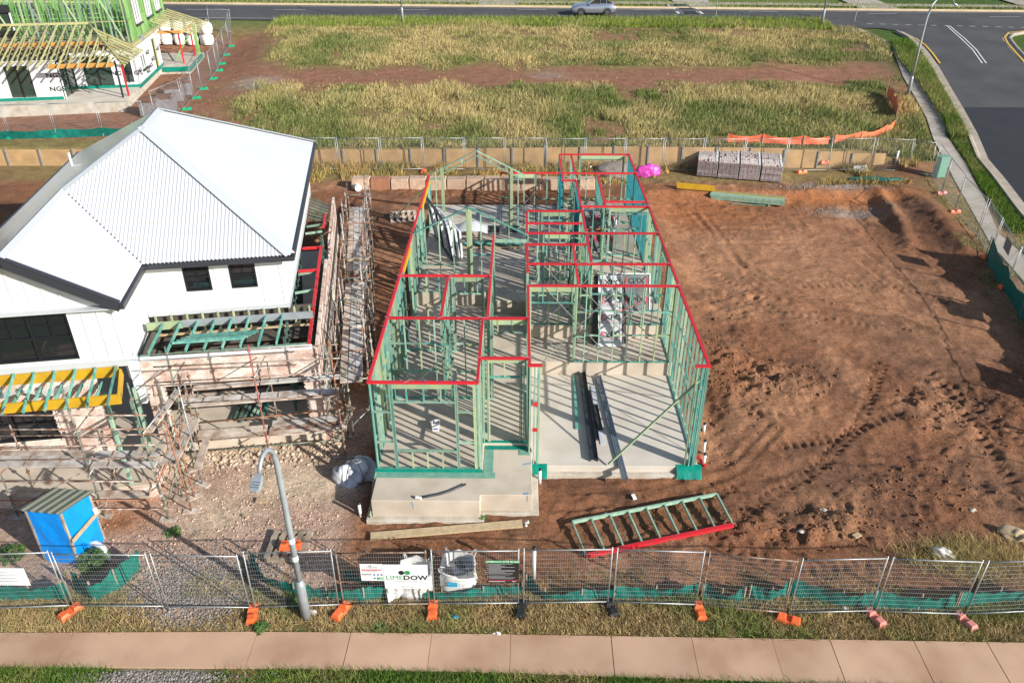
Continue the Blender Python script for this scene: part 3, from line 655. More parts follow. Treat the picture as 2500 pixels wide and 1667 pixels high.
bmark([(-3.16, pf - .006, PZP - .3), (-3.13, pf - .006, PZP - .3), (-3.18, pf - .006, PZP - .01), (-3.21, pf - .006, PZP - .01)])
# studs: the nearest 300 as parts, the rest as one mass
def stud_mb(s, mb):
    a, b, m, d = s; return mb.beam(a, b, .042, .086, up=(-d[1], d[0], 0))
STUDS.sort(key=lambda s: s[0][1])
for s in STUDS[:300]: ob('stud', stud_mb(s, MB()), s[2], fh)
for m in sorted({s[2] for s in STUDS[300:]}):
    mb = MB()
    for s in STUDS[300:]:
        if s[2] == m: stud_mb(s, mb)
    o = ob('far_studs', mb, m, fh); o['kind'] = 'stuff'
# floor wastes
for px, py, z, r in ((1105, 893, ZM, .05), (1192, 905, ZM, .05), (1503, 548, ZR, .05), (1385, 770, ZR, .05), (1306, 493, ZR, .05), (1441, 415, 1.15, .06)):
    p = PZ(px, py, z); mb = MB().tube([(p[0], p[1], z - .05), (p[0], p[1], z + .28)], r, 12)
    w_ = ob('riser_pipe', mb, 'pipe_white', fh); ob('pipe_cap', MB().tube([(p[0], p[1], z + .281), (p[0], p[1], z + .32)], r * 1.15, 12), 'black_plastic', w_)

# galvanised ties nailed over the plate joints
PJ = [(945, 775), (1077, 775), (1175, 775), (1192, 775), (1289, 775), (973, 671.6), (1093, 671.6), (1198, 671.6), (1289, 695), (1413, 695), (1500, 695), (1560, 695), (1652, 695), (1288, 642), (1404, 642), (1445, 642), (1633, 642), (1430, 567), (1606, 567), (1420, 502), (1580, 502), (1552, 421), (1167, 931), (1000, 931), (1172, 872), (1287, 872)]
for px, py in PJ:
    p = P_(px, py); a = random.choice((.7, -.7, .2)); ob('tie_strap', MB().box((p[0] + random.uniform(-.1, .1), p[1], ZT + .006), (.22, .03, .008), a), 'steel_strap', fh)
for k in range(22):
    q = random.choice([(random.uniform(HX0, XP2), YF1), (XLW, random.uniform(20, 37)), (XRW, random.uniform(22, 41)), (random.uniform(XH, XRW), YS1)]); ob('ink_stamp', MB().box((q[0], q[1], ZT + .004), (.07, .07, .006), 0), 'stamp_ink', fh)
# ================================================================== white house beside it (turned 9 degrees, own frame x', y')
wh = thing('white_house', 'two-storey house with white corrugated hip roof, white cladding and unfinished pale brick ground floor', 'house', LW(-8.5, 23.4, 0))
def lb(name, x0, x1, y0, y1, z0, z1, m, parent=None, bevel=0):
    return ob(name, MB().hexa([LW(*q) for q in ((x0, y0, z0), (x1, y0, z0), (x1, y1, z0), (x0, y1, z0), (x0, y0, z1), (x1, y0, z1), (x1, y1, z1), (x0, y1, z1))]), m, wh if parent is None else parent, bevel=bevel)
def lbeam(name, a, b, w, h, m, parent=None, up=(0, 0, 1)): return ob(name, MB().beam(LW(*a), LW(*b), w, h, up), m, wh if parent is None else parent)
ZE = 5.8; TP = tan(radians(30.3)); XR, XL2, YF, YB = -3.62, -14.2, 25.45, 38.6; WXR, WYF = -8.4, 22.68; XRI = (XR + XL2) / 2; HS = (XR - XL2) / 2; WRI = (WXR + XL2) / 2; WHS = (WXR - XL2) / 2
def corr(name, O, e, u, t0, t1, lo, hi, pitch=.13, amp=.018):
    n = int((t1 - t0) / (pitch / 6)); V = []; Fc = []
    e = np.array(e, float); u = np.array(u, float)
    for i in range(n + 1):
        t = t0 + (t1 - t0) * i / n; w_ = amp * sin(i * pi / 3)
        a, b = lo(t), max(lo(t), hi(t))
        for d in (a, b):
            x, y = np.array(O) + e * t + u * d; V.append(LW(x, y, ZE + d * TP + w_))
    V = np.array(V); idx = np.arange(n); T = np.stack([2 * idx, 2 * idx + 2, 2 * idx + 3, 2 * idx + 1], -1)
    return np_obj(name, V, T, 'white_roof', wh)
corr('roof_sheet', (0, YF), (1, 0), (0, 1), WRI, XR, lambda t: max(0, WXR - t), lambda t: min(t - XL2, XR - t))
corr('roof_sheet', (XR, 0), (0, 1), (-1, 0), YF, YB, lambda t: 0, lambda t: min(t - YF, YB - t, HS), amp=.003)
corr('roof_sheet', (WXR, 0), (0, 1), (-1, 0), WYF, YF + WHS, lambda t: max(0, t - YF), lambda t: WHS, amp=.005)
corr('roof_sheet', (XL2, 0), (0, 1), (1, 0), WYF, YB, lambda t: 0, lambda t: (WHS if t < YF + WHS else min(t - YF, HS)) if t < YB - HS else YB - t, amp=.003)
corr('roof_sheet', (0, YB), (1, 0), (0, -1), XL2, XR, lambda t: 0, lambda t: min(t - XL2, XR - t))
def cap(a, b, w=.42):
    a, b = Vector(LW(*a)), Vector(LW(*b)); t = (b - a).normalized(); s = t.cross(Vector((0, 0, 1))).normalized(); mb = MB()
    k = Vector((0, 0, .035)); dr = Vector((0, 0, -.03 if abs(t.z) > .2 else -w * .24))
    mb.add([a + s * w / 2 + dr + k, a + k * 1.6, a - s * w / 2 + dr + k, b + s * w / 2 + dr + k, b + k * 1.6, b - s * w / 2 + dr + k], [(0, 3, 4, 1), (1, 4, 5, 2)]); ob('ridge_cap', mb, 'white_trim', wh)
ZRI = ZE + HS * TP; ZWR = ZE + WHS * TP
cap((XR, YF, ZE), (XRI, YF + HS, ZRI)); cap((WRI, YF + WHS, ZWR), (XRI, YF + HS, ZRI)); cap((XRI, YF + HS, ZRI), (XRI, YB - HS, ZRI)); cap((XR, YB, ZE), (XRI, YB - HS, ZRI)); cap((WRI, WYF, ZWR), (WRI, YF + WHS, ZWR), .36)
ob('valley_gutter', MB().beam(LW(WXR, YF, ZE - .01), LW(WRI, YF + WHS, ZWR - .01), .16, .02), 'fascia_dark', wh)
for a, b in (((WXR, YF, 0), (XR, YF, 0)), ((XR, YF, 0), (XR, YB, 0)), ((WXR, WYF, 0), (WXR, YF, 0)), ((XL2, WYF, 0), (XL2, YB, 0)), ((XL2, YB, 0), (XR, YB, 0))):
    d = np.array(b[:2]) - np.array(a[:2]); d = d / np.hypot(*d); o = np.array([d[1], -d[0]])
    if b[0] == XL2 and a[0] == XL2: o = np.array([-1, 0])
    if a[1] == YB: o = np.array([0, 1])
    o = o * .055; e = d * .08
    lbeam('gutter', (a[0] + o[0] - e[0], a[1] + o[1] - e[1], ZE - .10), (b[0] + o[0] + e[0], b[1] + o[1] + e[1], ZE - .10), .12, .16, 'fascia_dark')
for xa in (WXR, XL2):
    lbeam('barge_board', (xa, WYF - .03, ZE - .14), (WRI, WYF - .03, ZWR - .14), .05, .30, 'fascia_dark'); lbeam('barge_cap', (xa, WYF + .01, ZE + .03), (WRI, WYF + .01, ZWR + .03), .16, .03, 'fascia_dark')
p = PL(172, 392, 36.0)
vp = LW(XL2 + 1.2, 34.2, ZE + 1.2 * TP); ob('vent_pipe', MB().tube([vp, vp + np.array([0, 0, .55])], .05, 10), 'pipe_white', wh)
# upper walls
lb('soffit', XL2 + .05, XR - .05, YF + .05, YB - .05, ZE - .24, ZE - .2, 'white_trim'); lb('soffit', XL2 + .05, WXR - .05, WYF + .04, YF + .04, ZE - .235, ZE - .195, 'white_trim')
YU, XU, YWg, XWg = 25.85, -4.02, 23.0, -8.78
def wall_holes(name, y, x0, x1, z0, z1, holes, m, th=.14):
    zs = sorted({z0, z1, *[h[2] for h in holes], *[h[3] for h in holes]}); xs_ = sorted({x0, x1, *[h[0] for h in holes], *[h[1] for h in holes]}); mb = MB()
    for a, b in zip(xs_[:-1], xs_[1:]):
        for c, d in zip(zs[:-1], zs[1:]):
            if any(h[0] <= a and b <= h[1] and h[2] <= c and d <= h[3] for h in holes): continue
            mb.hexa([LW(*q) for q in ((a, y, c), (b, y, c), (b, y + th, c), (a, y + th, c), (a, y, d), (b, y, d), (b, y + th, d), (a, y + th, d))])
    return ob(name, mb, m, wh)
W1 = (-7.31, -6.45, 4.5, 5.5); W2 = (-5.80, -4.93, 4.51, 5.5); W3 = (-13.6, -10.12, 3.82, 5.5)
wall_holes('upper_wall', YU, XWg, XU, 3.72, ZE - .2, [W1, W2], 'white_clad')
for k in range(9): lbeam('weatherboard', (XWg + .02, YU - .008, 3.8 + k * .2), (XU, YU - .008, 3.8 + k * .2), .016, .012, 'white_clad') if False else None
for k in range(10):
    z = 3.74 + k * .185
    for a, b in ((XWg + .05, W1[0] - .14), (W1[1] + .14, W2[0] - .14), (W2[1] + .14, XU - .02)):
        if z + .18 > ZE - .2: continue
        ob('weatherboard', MB().add([LW(a, YU - .022, z), LW(b, YU - .022, z), LW(b, YU - .006, z + .184), LW(a, YU - .006, z + .184), LW(a, YU, z), LW(b, YU, z)], [(0, 1, 2, 3), (4, 5, 1, 0)]), 'white_clad', wh)
lb('side_wall', XU - .14, XU, YU + .145, YB - .4, 3.62, ZE - .2, 'white_clad')
wall_holes('gable_wall', YWg, -14.0, XWg, 3.58, ZE - .2, [W3], 'white_clad')
ob('gable_wall', MB().add([LW(-14.0, YWg, ZE - .2), LW(XWg, YWg, ZE - .2), LW(WRI, YWg, ZWR - .22), LW(-14.0, YWg + .14, ZE - .2), LW(XWg, YWg + .14, ZE - .2), LW(WRI, YWg + .14, ZWR - .22)], [(0, 1, 2), (5, 4, 3), (0, 3, 4, 1), (1, 4, 5, 2), (2, 5, 3, 0)]), 'white_clad', wh)
lb('wing_side_wall', XWg - .14, XWg + .001, YWg + .145, YU - .005, 2.85, ZE - .2, 'white_clad')
lb('building_wrap', XWg - .02, XWg + .02, YWg + .0, YU - .9, 2.35, 4.5, 'white_wrap')
lb('building_wrap', XWg + .03, -8.56, YWg + .05, BY - .02 if False else 23.38, 1.9, 3.56, 'white_wrap')
x = XWg - .03
while x > -14:
    if not (W3[0] - .2 < x < W3[1] + .16): lb('batten', x - .03, x + .03, YWg - .02, YWg - .001, 3.68, ZE - .2 + max(0, .0), 'white_clad')
    else: lb('batten', x - .03, x + .03, YWg - .02, YWg - .001, W3[3] + .16, ZE + (min(-8.78 - x, x + 14) * TP) - .2, 'white_clad')
    x -= .44
lb('window_trim', W3[1], W3[1] + .15, YWg - .03, YWg - .001, W3[2] - .02, W3[3] + .13, 'white_clad'); lb('window_trim', W3[0], W3[1] - .002, YWg - .028, YWg - .001, W3[3], W3[3] + .128, 'white_clad')
lb('flashing', -14.0, XWg + .05, YWg - .06, YWg - .002, 3.45, 3.66, 'white_trim'); lb('flashing', XWg + .03, XU + .05, YU - .05, YU - .024, 3.64, 3.78, 'white_trim'); lb('flashing', XU + .002, XU + .05, YU - .04, YB - 1, 3.56, 3.72, 'white_trim')
lb('corner_trim', XU - .12, XU + .02, YU - .03, YU - .001, 3.79, ZE - .2, 'white_clad')
def window(x0, x1, z0, z1, y, cols, rows_top, split, glass='glass_dark'):
    w_ = lb('window', x0, x1, y + .05, y + .07, z0, z1, glass)
    fr = MB()
    def bar(a, b, c, d, y0=y - .02, y1=y + .05):
        fr.hexa([LW(*q) for q in ((a, y0, c), (b, y0, c), (b, y1, c), (a, y1, c), (a, y0, d), (b, y0, d), (b, y1, d), (a, y1, d))])
    for a, b, c, d in ((x0, x0 + .06, z0, z1), (x1 - .06, x1, z0, z1), (x0 + .06, x1 - .06, z0, z0 + .07), (x0 + .06, x1 - .06, z1 - .07, z1)): bar(a, b, c, d)
    zs = z0 + (z1 - z0) * split; n = cols
    for i in range(1, n): bar(x0 + (x1 - x0) * i / n - .03, x0 + (x1 - x0) * i / n + .03, z0 + .07, z1 - .07, y - .018)
    bar(x0 + .06, x1 - .06, zs - .025, zs + .025, y - .016)
    for i in range(n):
        c = x0 + (x1 - x0) * (i + .5) / n; bar(c - .012, c + .012, zs, z1 - .07, y + .0)
        for r in range(1, rows_top): bar(x0 + (x1 - x0) * i / n, x0 + (x1 - x0) * (i + 1) / n, zs + (z1 - zs) * r / rows_top - .012, zs + (z1 - zs) * r / rows_top + .012, y + .002)
    ob('frame', fr, 'window_black', w_); return w_
window(*W1, YU, 1, 2, .52); window(*W2, YU, 1, 2, .5)
window(W3[0], W3[1], W3[2], W3[3], YWg, 3, 2, .48)
# ground floor: slab, brick skins with every brick of the garage front laid, openings, frames behind
lb('floor_slab', -13.9, -3.05, 22.95, 38.5, -.25, .2, 'concrete_slab'); lb('porch_slab', -14.0, -8.3, 20.9, 22.945, -.15, .24, 'concrete_slab')
BL, BH, BD = .225, .074, .105
bm = MB().box((0, 0, 0), (BL, BD, BH)).mesh('brick', 'brick')
def brick_run(O, e, L, z0, z1, holes, nrm):  # list of brick centres (x', y', z) and along-direction
    res = []; r = 0; z = z0
    while z + BH <= z1 + .01:
        t = -(BL / 2 + .005) * (r % 2)
        while t < L:
            a, b = max(t, 0), min(t + BL, L); c = (a + b) / 2
            if b - a > .06 and not any(h[0] - .02 < c < h[1] + .02 and h[2] - .03 < z + BH / 2 < h[3] + .03 for h in holes):
                res.append((O[0] + e[0] * c, O[1] + e[1] * c, z + BH / 2, b - a))
            t += BL + .01
        z += BH + .011; r += 1
    return res
BX0, BX1, BY = -8.6, -2.95, 23.4; OP = (-8.1, -3.5, .2, 2.25)
bw = wall_holes('brick_wall', BY + .012, BX0, BX1 - .012, -.2, 3.28, [OP], 'mortar', th=.10)
br = brick_run((BX0, BY + BD / 2), (1, 0), BX1 - BX0, -.2, 3.3, [(OP[0] - BX0, OP[1] - BX0, OP[2], OP[3])], None)
br.sort(key=lambda q: -q[2]); rest = MB()
def lay(q, ang, parent, single):
    if single and q[3] > BL - .01:
        o = bpy.data.objects.new('brick', bm); COL.objects.link(o); o.location = Vector(LW(*q[:3])); o.rotation_euler = (random.uniform(-.01, .01), 0, TH + ang + random.uniform(-.012, .012)); o.parent = parent; o.matrix_parent_inverse = pinv(parent)
    else: rest.box(LW(*q[:3]), (q[3], BD, BH), TH + ang)
n1 = 0
for q in br:
    lay(q, 0, bw, n1 < 285); n1 += 1
sw = lb('brick_wall', BX1 - .10, BX1 - .012, BY + .11, 38.5, -.2, 2.2, 'mortar')
RAG = lambda t: 3.2 if t < 7.5 else (2.7 + .3 * sin(t * 2)) if t < 11 else 3.0
for q in brick_run((BX1 - BD / 2, BY + .12), (0, 1), 15.0, .2, 3.25, [], None):
    if q[2] < RAG(q[1] - BY) and q[2] > 1.6: rest.box(LW(*q[:3]), (q[3], BD, BH), TH + pi / 2)
lb('brick_wall', BX1 - .10, BX1 - .012, BY + .11, BY + 7.4, 2.2, 3.15, 'mortar')
o = ob('brick_courses', rest, 'brick', bw); o['kind'] = 'stuff'
# porch front: brick wall with a window, dark doorway, low brick base
pw = wall_holes('brick_wall', 22.95, -13.9, -9.85, .24, 3.2, [(-13.4, -11.43, .9, 2.1)], 'mortar', th=.08)
rest2 = MB()
for q in brick_run((-13.9, 22.94), (1, 0), 4.05, .24, 3.2, [(.5, 2.47, .9, 2.1)], None): rest2.box(LW(*q[:3]), (q[3], BD, BH), TH)
for q in brick_run((-14.0, 20.88), (1, 0), 5.7, -.3, .2, [], None): rest2.box(LW(*q[:3]), (q[3], BD, BH), TH)
for q in brick_run((-8.28, 20.9), (0, 1), 2.0, -.3, .2, [], None): rest2.box(LW(*q[:3]), (q[3], BD, BH), TH + pi / 2)
o = ob('brick_courses', rest2, 'brick', pw); o['kind'] = 'stuff'
window(-13.4, -11.43, .9, 2.1, 22.93, 3, 1, .55)
lb('door_lining', -9.8, -9.7, 22.9, 23.0, .24, 2.5, 'timber_green'); lb('door_lining', -8.85, -8.75, 22.9, 23.0, .24, 2.6, 'timber_green')
for x in (-8.55, -8.95): lbeam('porch_post', (x, 21.8 if x > -8.6 else 21.0, .25), (x, 21.8 if x > -8.6 else 21.0, 2.85), .09, .09, 'timber_green')
# yellow beams and teal rafters of the porch roof
lbeam('yellow_beam', (-13.9, 22.87, 3.31), (-9.05, 22.87, 3.31), .06, .36, 'timber_yellow'); lbeam('yellow_beam', (-13.9, 21.8, 2.96), (-8.83, 21.8, 2.96), .06, .34, 'timber_yellow'); lbeam('yellow_beam', (-8.86, 21.84, 3.0), (-8.98, 22.83, 3.3), .06, .3, 'timber_yellow')
for k in range(8):
    x = -9.1 - k * .6; lbeam('porch_rafter', (x, 22.84, 3.52), (x - .02, 21.45, 2.98), .045, .1, 'timber_teal'); lbeam('porch_rafter', (x + .12, 22.7, 3.05), (x + .02, 21.85, 2.83), .045, .1, 'timber_teal')
P = [[LW(-13.5 + .36 * i, 22.4 + .28 * j + .08 * sin(i * 1.7), 2.98 - .06 * sin(i * 1.1 + j) - .05 * j) for j in range(4)] for i in range(9)]
ob('plastic_sheet', MB().grid(P), 'white_wrap', wh, smooth=True)
# lower roof over the garage: ledger, rafters, front plate, stacked teal boards
lbeam('ledger_beam', (-8.6, 24.95, 3.72), (-7.45, 24.95, 3.72), .09, .26, 'timber_lime'); lbeam('ledger_beam', (-7.44, 24.95, 3.74), (-3.12, 24.95, 3.74), .09, .24, 'lamp_grey')
lbeam('wall_plate', (-8.55, 23.5, 3.42), (-3.2, 23.5, 3.42), .09, .07, 'timber_green'); lbeam('sarking', (-8.55, 23.42, 3.36), (-3.1, 23.42, 3.36), .03, .16, 'white_wrap')
for k, (xb, xt) in enumerate(zip(np.linspace(-8.25, -4.23, 8), np.linspace(-8.05, -4.12, 8))): lbeam('garage_rafter', (xb, 23.42, 3.56), (xt, 24.9, 3.80), .045, .11, 'timber_teal')
for k in range(5): lbeam('loose_board', (-7.55 + .12 * k, 23.75 + .10 * k, 3.70), (-5.25 + .1 * k, 23.72 + .10 * k, 3.70), .095, .05, 'timber_teal')
for k in range(11): lbeam('ceiling_stud', (-8.5 + .52 * k, 25.7, 3.0), (-8.5 + .52 * k, 25.7, 3.70), .045, .09, 'timber_lime')
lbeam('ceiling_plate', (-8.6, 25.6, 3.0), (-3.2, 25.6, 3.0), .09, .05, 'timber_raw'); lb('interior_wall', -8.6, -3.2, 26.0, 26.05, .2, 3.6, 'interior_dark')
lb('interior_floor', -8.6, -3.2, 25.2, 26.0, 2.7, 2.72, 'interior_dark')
lbeam('red_plate', (-3.2, 23.45, 3.42), (-3.2, 31.5, 3.42), .10, .10, 'plate_red')
for y in (31.4, 29.2): lbeam('red_plate', (-3.95, y, 3.43), (-3.26, y, 3.43), .1, .09, 'plate_red')
for y in (29.1, 27.5, 26.2, 33.2, 34.0): lbeam('roof_strut', (-3.97, y, 3.34), (-3.26, y + .15, 3.34), .045, .09, 'timber_green')
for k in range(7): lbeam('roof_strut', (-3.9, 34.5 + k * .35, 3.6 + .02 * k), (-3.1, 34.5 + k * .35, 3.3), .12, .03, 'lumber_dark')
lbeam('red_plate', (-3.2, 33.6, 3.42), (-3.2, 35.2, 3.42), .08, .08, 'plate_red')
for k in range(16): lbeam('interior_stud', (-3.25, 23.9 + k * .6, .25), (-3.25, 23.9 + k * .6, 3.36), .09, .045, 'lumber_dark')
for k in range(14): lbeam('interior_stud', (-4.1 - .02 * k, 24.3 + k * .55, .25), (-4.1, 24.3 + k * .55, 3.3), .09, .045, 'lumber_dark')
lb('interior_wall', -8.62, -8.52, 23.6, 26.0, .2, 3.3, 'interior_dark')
# timber lying in the garage
for k in range(18):
    x = -6.35 + .065 * k + random.uniform(-.05, .05); a = random.uniform(-.35, .1)
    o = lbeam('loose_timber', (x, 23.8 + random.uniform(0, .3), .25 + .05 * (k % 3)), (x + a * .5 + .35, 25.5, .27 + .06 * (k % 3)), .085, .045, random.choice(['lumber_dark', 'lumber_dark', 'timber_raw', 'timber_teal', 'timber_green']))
    COL  # kept under the garage roof
# ================================================================== scaffolding
TUBES = ['rust', 'rust', 'rust', 'rust_orange', 'tube_green', 'tube_green', 'galv']
def scaffold(label, nm, stds, ledg, boards, diag=(), feet=True):
    s0 = stds[0]; t = thing(nm, label, 'scaffold', LW(s0[0], s0[1], gz(*LW(s0[0], s0[1], 0)[:2])), 'scaffolds round the white house')
    for s in stds:
        x, y, h = s[:3]; m = s[3] if len(s) > 3 else random.choice(TUBES); w0 = LW(x, y, 0); z0 = hz(w0[0], w0[1]) - .02
        top = LW(x + random.uniform(-.05, .05), y + random.uniform(-.05, .05), h)
        sd_ = ob('standard', MB().tube([(w0[0], w0[1], z0), top], .026, 7), m, t, smooth=True)
        cp = MB(); zz = z0 + .5
        while zz < h - .1: cp.box((w0[0] + (top[0] - w0[0]) * (zz - z0) / (h - z0), w0[1] + (top[1] - w0[1]) * (zz - z0) / (h - z0), zz), (.085, .085, .07), random.random()); zz += .5
        ob('coupler', cp, 'rust', sd_)['kind'] = 'stuff'
        if feet: ob('sole_board', MB().box((w0[0], w0[1], z0 + .03), (.5, .22, .05), TH + random.uniform(-.6, .6)), 'scaf_plank', t)
    for a, b, *m in ledg: ob('ledger', MB().tube([LW(*a), LW(*b)], .0225, 6), m[0] if m else random.choice(TUBES), t, smooth=True)
    for a, b, *m in diag: ob('brace', MB().tube([LW(*a), LW(*b)], .0225, 6), m[0] if m else random.choice(TUBES), t, smooth=True)
    for a, b, wd, m in boards:
        p = ob('plank', MB().beam(LW(*a), LW(*b), wd, .055), m, t)
        if m == 'scaf_board':
            mb = MB(); n = 4
            for i in range(1, n): q = np.array(a) + (np.array(b) - np.array(a)) * (i / n + random.uniform(-.03, .03)); mb.beam(LW(q[0], q[1] - wd / 2, q[2] + .03), LW(q[0] + .005, q[1] + wd / 2, q[2] + .03), .05, .006)
            ob('cleat', mb, 'rust', p)['kind'] = 'stuff'
    return t
j = lambda s=.04: random.uniform(-s, s)
# in front of the garage
xs3 = (-7.32, -4.79, -2.34); st = [(-7.32, 22.09, 4.5, 'tube_green'), (-4.79, 21.9, 4.45, 'tube_red'), (-2.34, 21.95, 4.45, 'rust_orange')] + [(x + .25 + j(), 23.0 + j(.05), h) for x, h in zip(xs3, (3.0, 3.1, 2.6))] + [(-7.05, 22.25, 3.4, 'rust'), (-2.6, 23.0, 3.6)]
lg = []
for z in (4.22, 3.74, 3.22, 2.36): lg.append(((-7.75, 22.1, z + .05 + j()), (-2.1, 21.9, z + j()), 'rust'))
for z in (.85, .42): lg.append(((-7.5, 22.15, z), (-2.2, 22.0, z + .05), 'rust' if z > .5 else 'tube_green'))
for z in (1.0, 2.4): lg.append(((-7.3, 22.95, z), (-2.2, 22.95, z + .05)))
for x in xs3:
    for z in (.72, 2.2, 3.3): lg.append(((x, 21.85, z), (x + .2, 23.1, z + j())))
lg += [((-1.9, 21.8, 3.4), (-1.3, 22.5, 3.65), 'galv'), ((-2.0, 21.85, 1.1), (-1.4, 22.4, 1.35), 'galv')]
bd = [((-7.15, 22.30, .80), (-4.85, 22.30, .80), .28, 'scaf_plank'), ((-7.1, 22.62, .80), (-4.85, 22.62, .80), .28, 'scaf_plank'), ((-4.75, 22.25, .80), (-2.2, 22.2, .80), .26, 'scaf_plank'), ((-4.75, 22.52, .79), (-2.3, 22.5, .79), .24, 'rust'), ((-4.7, 22.82, .8), (-2.2, 22.8, .8), .28, 'scaf_board'),
      ((-7.2, 22.3, 2.30), (-4.85, 22.3, 2.30), .34, 'scaf_board'), ((-4.8, 22.27, 2.31), (-2.3, 22.22, 2.31), .34, 'scaf_board'), ((-7.2, 22.06, 2.30), (-2.3, 21.98, 2.30), .07, 'scaf_plank'), ((-7.0, 22.95, 2.4), (-4.9, 22.95, 2.4), .24, 'scaf_plank'), ((-4.85, 22.93, 2.42), (-2.3, 22.9, 2.42), .24, 'scaf_board')]
scaffold('rusty tube scaffold across the garage opening of the white house, one red upright', 'scaffold', st, lg, bd, [((-7.4, 22.2, .1), (-6.9, 23.0, 2.2)), ((-7.32, 22.1, 3.9), (-8.5, 22.3, 2.9), 'galv')])
# in front of the porch
xs3 = (-12.23, -9.61, -7.63); ysx = (20.45, 20.05, 19.65)
st = [(-12.23, 20.45, 3.4, 'tube_green'), (-9.61, 20.09, 4.6, 'tube_green'), (-7.63, 19.63, 4.85, 'tube_green')] + [(x + .2, y + 1.0, h) for x, y, h in zip(xs3, ysx, (2.6, 2.4, 4.0))] + [(-7.0, 19.9, 3.3, 'rust_orange'), (-7.05, 20.6, 3.0, 'rust_orange'), (-6.9, 21.2, 3.6), (-7.35, 21.0, 3.8)]
lg = []
for z in (3.8, 3.3, 2.7, 2.2): lg.append(((-13.6, 20.6, z - .1 + j(.06)), (-7.4, 19.6, z + j(.05)), random.choice(['rust', 'rust', 'tube_green'])))
for z in (1.3, .55, .2): lg.append(((-13.6, 20.6, z), (-7.4, 19.65, z)))
for z in (1.4, 2.2): lg.append(((-13.4, 21.6, z), (-7.2, 20.75, z)))
for x, y in zip(xs3, ysx):
    for z in (1.55, 3.1): lg.append(((x, y - .15, z), (x + .2, y + 1.2, z + j())))
for z in (.6, 1.5, 2.4, 3.2): lg.append(((-7.6, 19.5, z), (-6.95, 22.2, z + j(.15)), random.choice(TUBES)))
bd = []
for k in range(3):
    bd.append(((-13.5, 20.85 + .26 * k, 1.72), (-9.65, 20.3 + .26 * k, 1.72), .24, 'scaf_board' if k < 2 else 'scaf_plank')); 
    if k != 1: bd.append(((-9.55, 20.25 + .26 * k, 1.72), (-7.65, 19.95 + .26 * k, 1.73), .24, 'scaf_board'))
bd += [((-7.45, 19.95, 1.70), (-7.15, 22.1, 1.72), .24, 'scaf_plank'), ((-7.18, 19.95, 1.71), (-6.9, 22.1, 1.73), .24, 'scaf_plank'), ((-7.6, 20.0, 2.9), (-7.2, 22.1, 2.92), .2, 'scaf_plank'), ((-12.6, 20.9, .42), (-8.2, 20.2, .42), .3, 'scaf_plank'), ((-6.75, 20.6, .9), (-6.7, 22.0, .95), .24, 'scaf_plank')]
scaffold('scaffold of rusty and green tubes and boards before the porch with yellow beams', 'scaffold', st, lg, bd, [((-12.2, 20.4, .2), (-9.6, 20.0, 1.75), 'rust'), ((-7.6, 19.7, .3), (-6.95, 20.7, 2.0)), ((-7.5, 20.0, 1.0), (-6.9, 21.8, 3.0), 'rust'), ((-9.55, 20.2, .1), (-9.3, 21.0, .9)), ((-7.4, 21.5, 1.4), (-6.7, 20.2, 2.9), 'rust_orange')])
# along the side wall
st = []; lg = []; bd = []; yk = np.arange(23.0, 39.5, 1.85)
for i, y in enumerate(yk):
    st.append((-2.30 + j(.06), y + j(.1), 3.9 + random.uniform(-.5, .7))); st.append((-1.4 + j(.08), y + j(.12), 4.3 + random.uniform(-.5, .6)))
    if i % 2 == 0: st.append((-1.2 + j(.05), y + .6, 3.2 + random.uniform(0, 1)))
    for z in (2.25, 3.3, .9): lg.append(((-2.5, y, z), (-1.2, y + j(.1), z + j())))
for x in (-2.3, -1.4):
    for z in (.95, 2.3, 3.3, 3.85):
        for a, b in ((22.8, 29.5), (29.0, 36.0), (34.5, 39.4)): lg.append(((x + j(.04), a, z + j(.1)), (x + j(.04), b, z + j(.1))))
for k in range(3):
    for a, b in ((22.6, 26.2), (26.3, 30.0), (31.2, 34.7), (34.8, 38.6)): bd.append(((-2.15 + .25 * k, a, 2.36), (-2.15 + .25 * k + j(.03), b, 2.36), .23, 'scaf_plank' if k == 0 or random.random() < .4 else 'scaf_board'))
bd += [((-2.15, 30.4, 2.5), (-1.3, 30.4, 2.5), .12, 'rust_orange'), ((-2.2, 32.0, 2.5), (-1.3, 32.0, 2.5), .12, 'timber_raw'), ((-2.0, 28.0, .98), (-2.0, 36.0, .98), .24, 'scaf_plank')]
dg_ = [((-1.2, y, .2), (-1.2 + j(), y + 1.8, 2.3)) for y in yk[:-1:2]] + [((-1.15, y + 1.8, 2.3), (-1.2, y, 4.0), 'galv') for y in yk[1:-1:3]]
scaffold('long rusty scaffold along the side of the white house facing the timber frame', 'scaffold', st, lg, bd, dg_, feet=False)
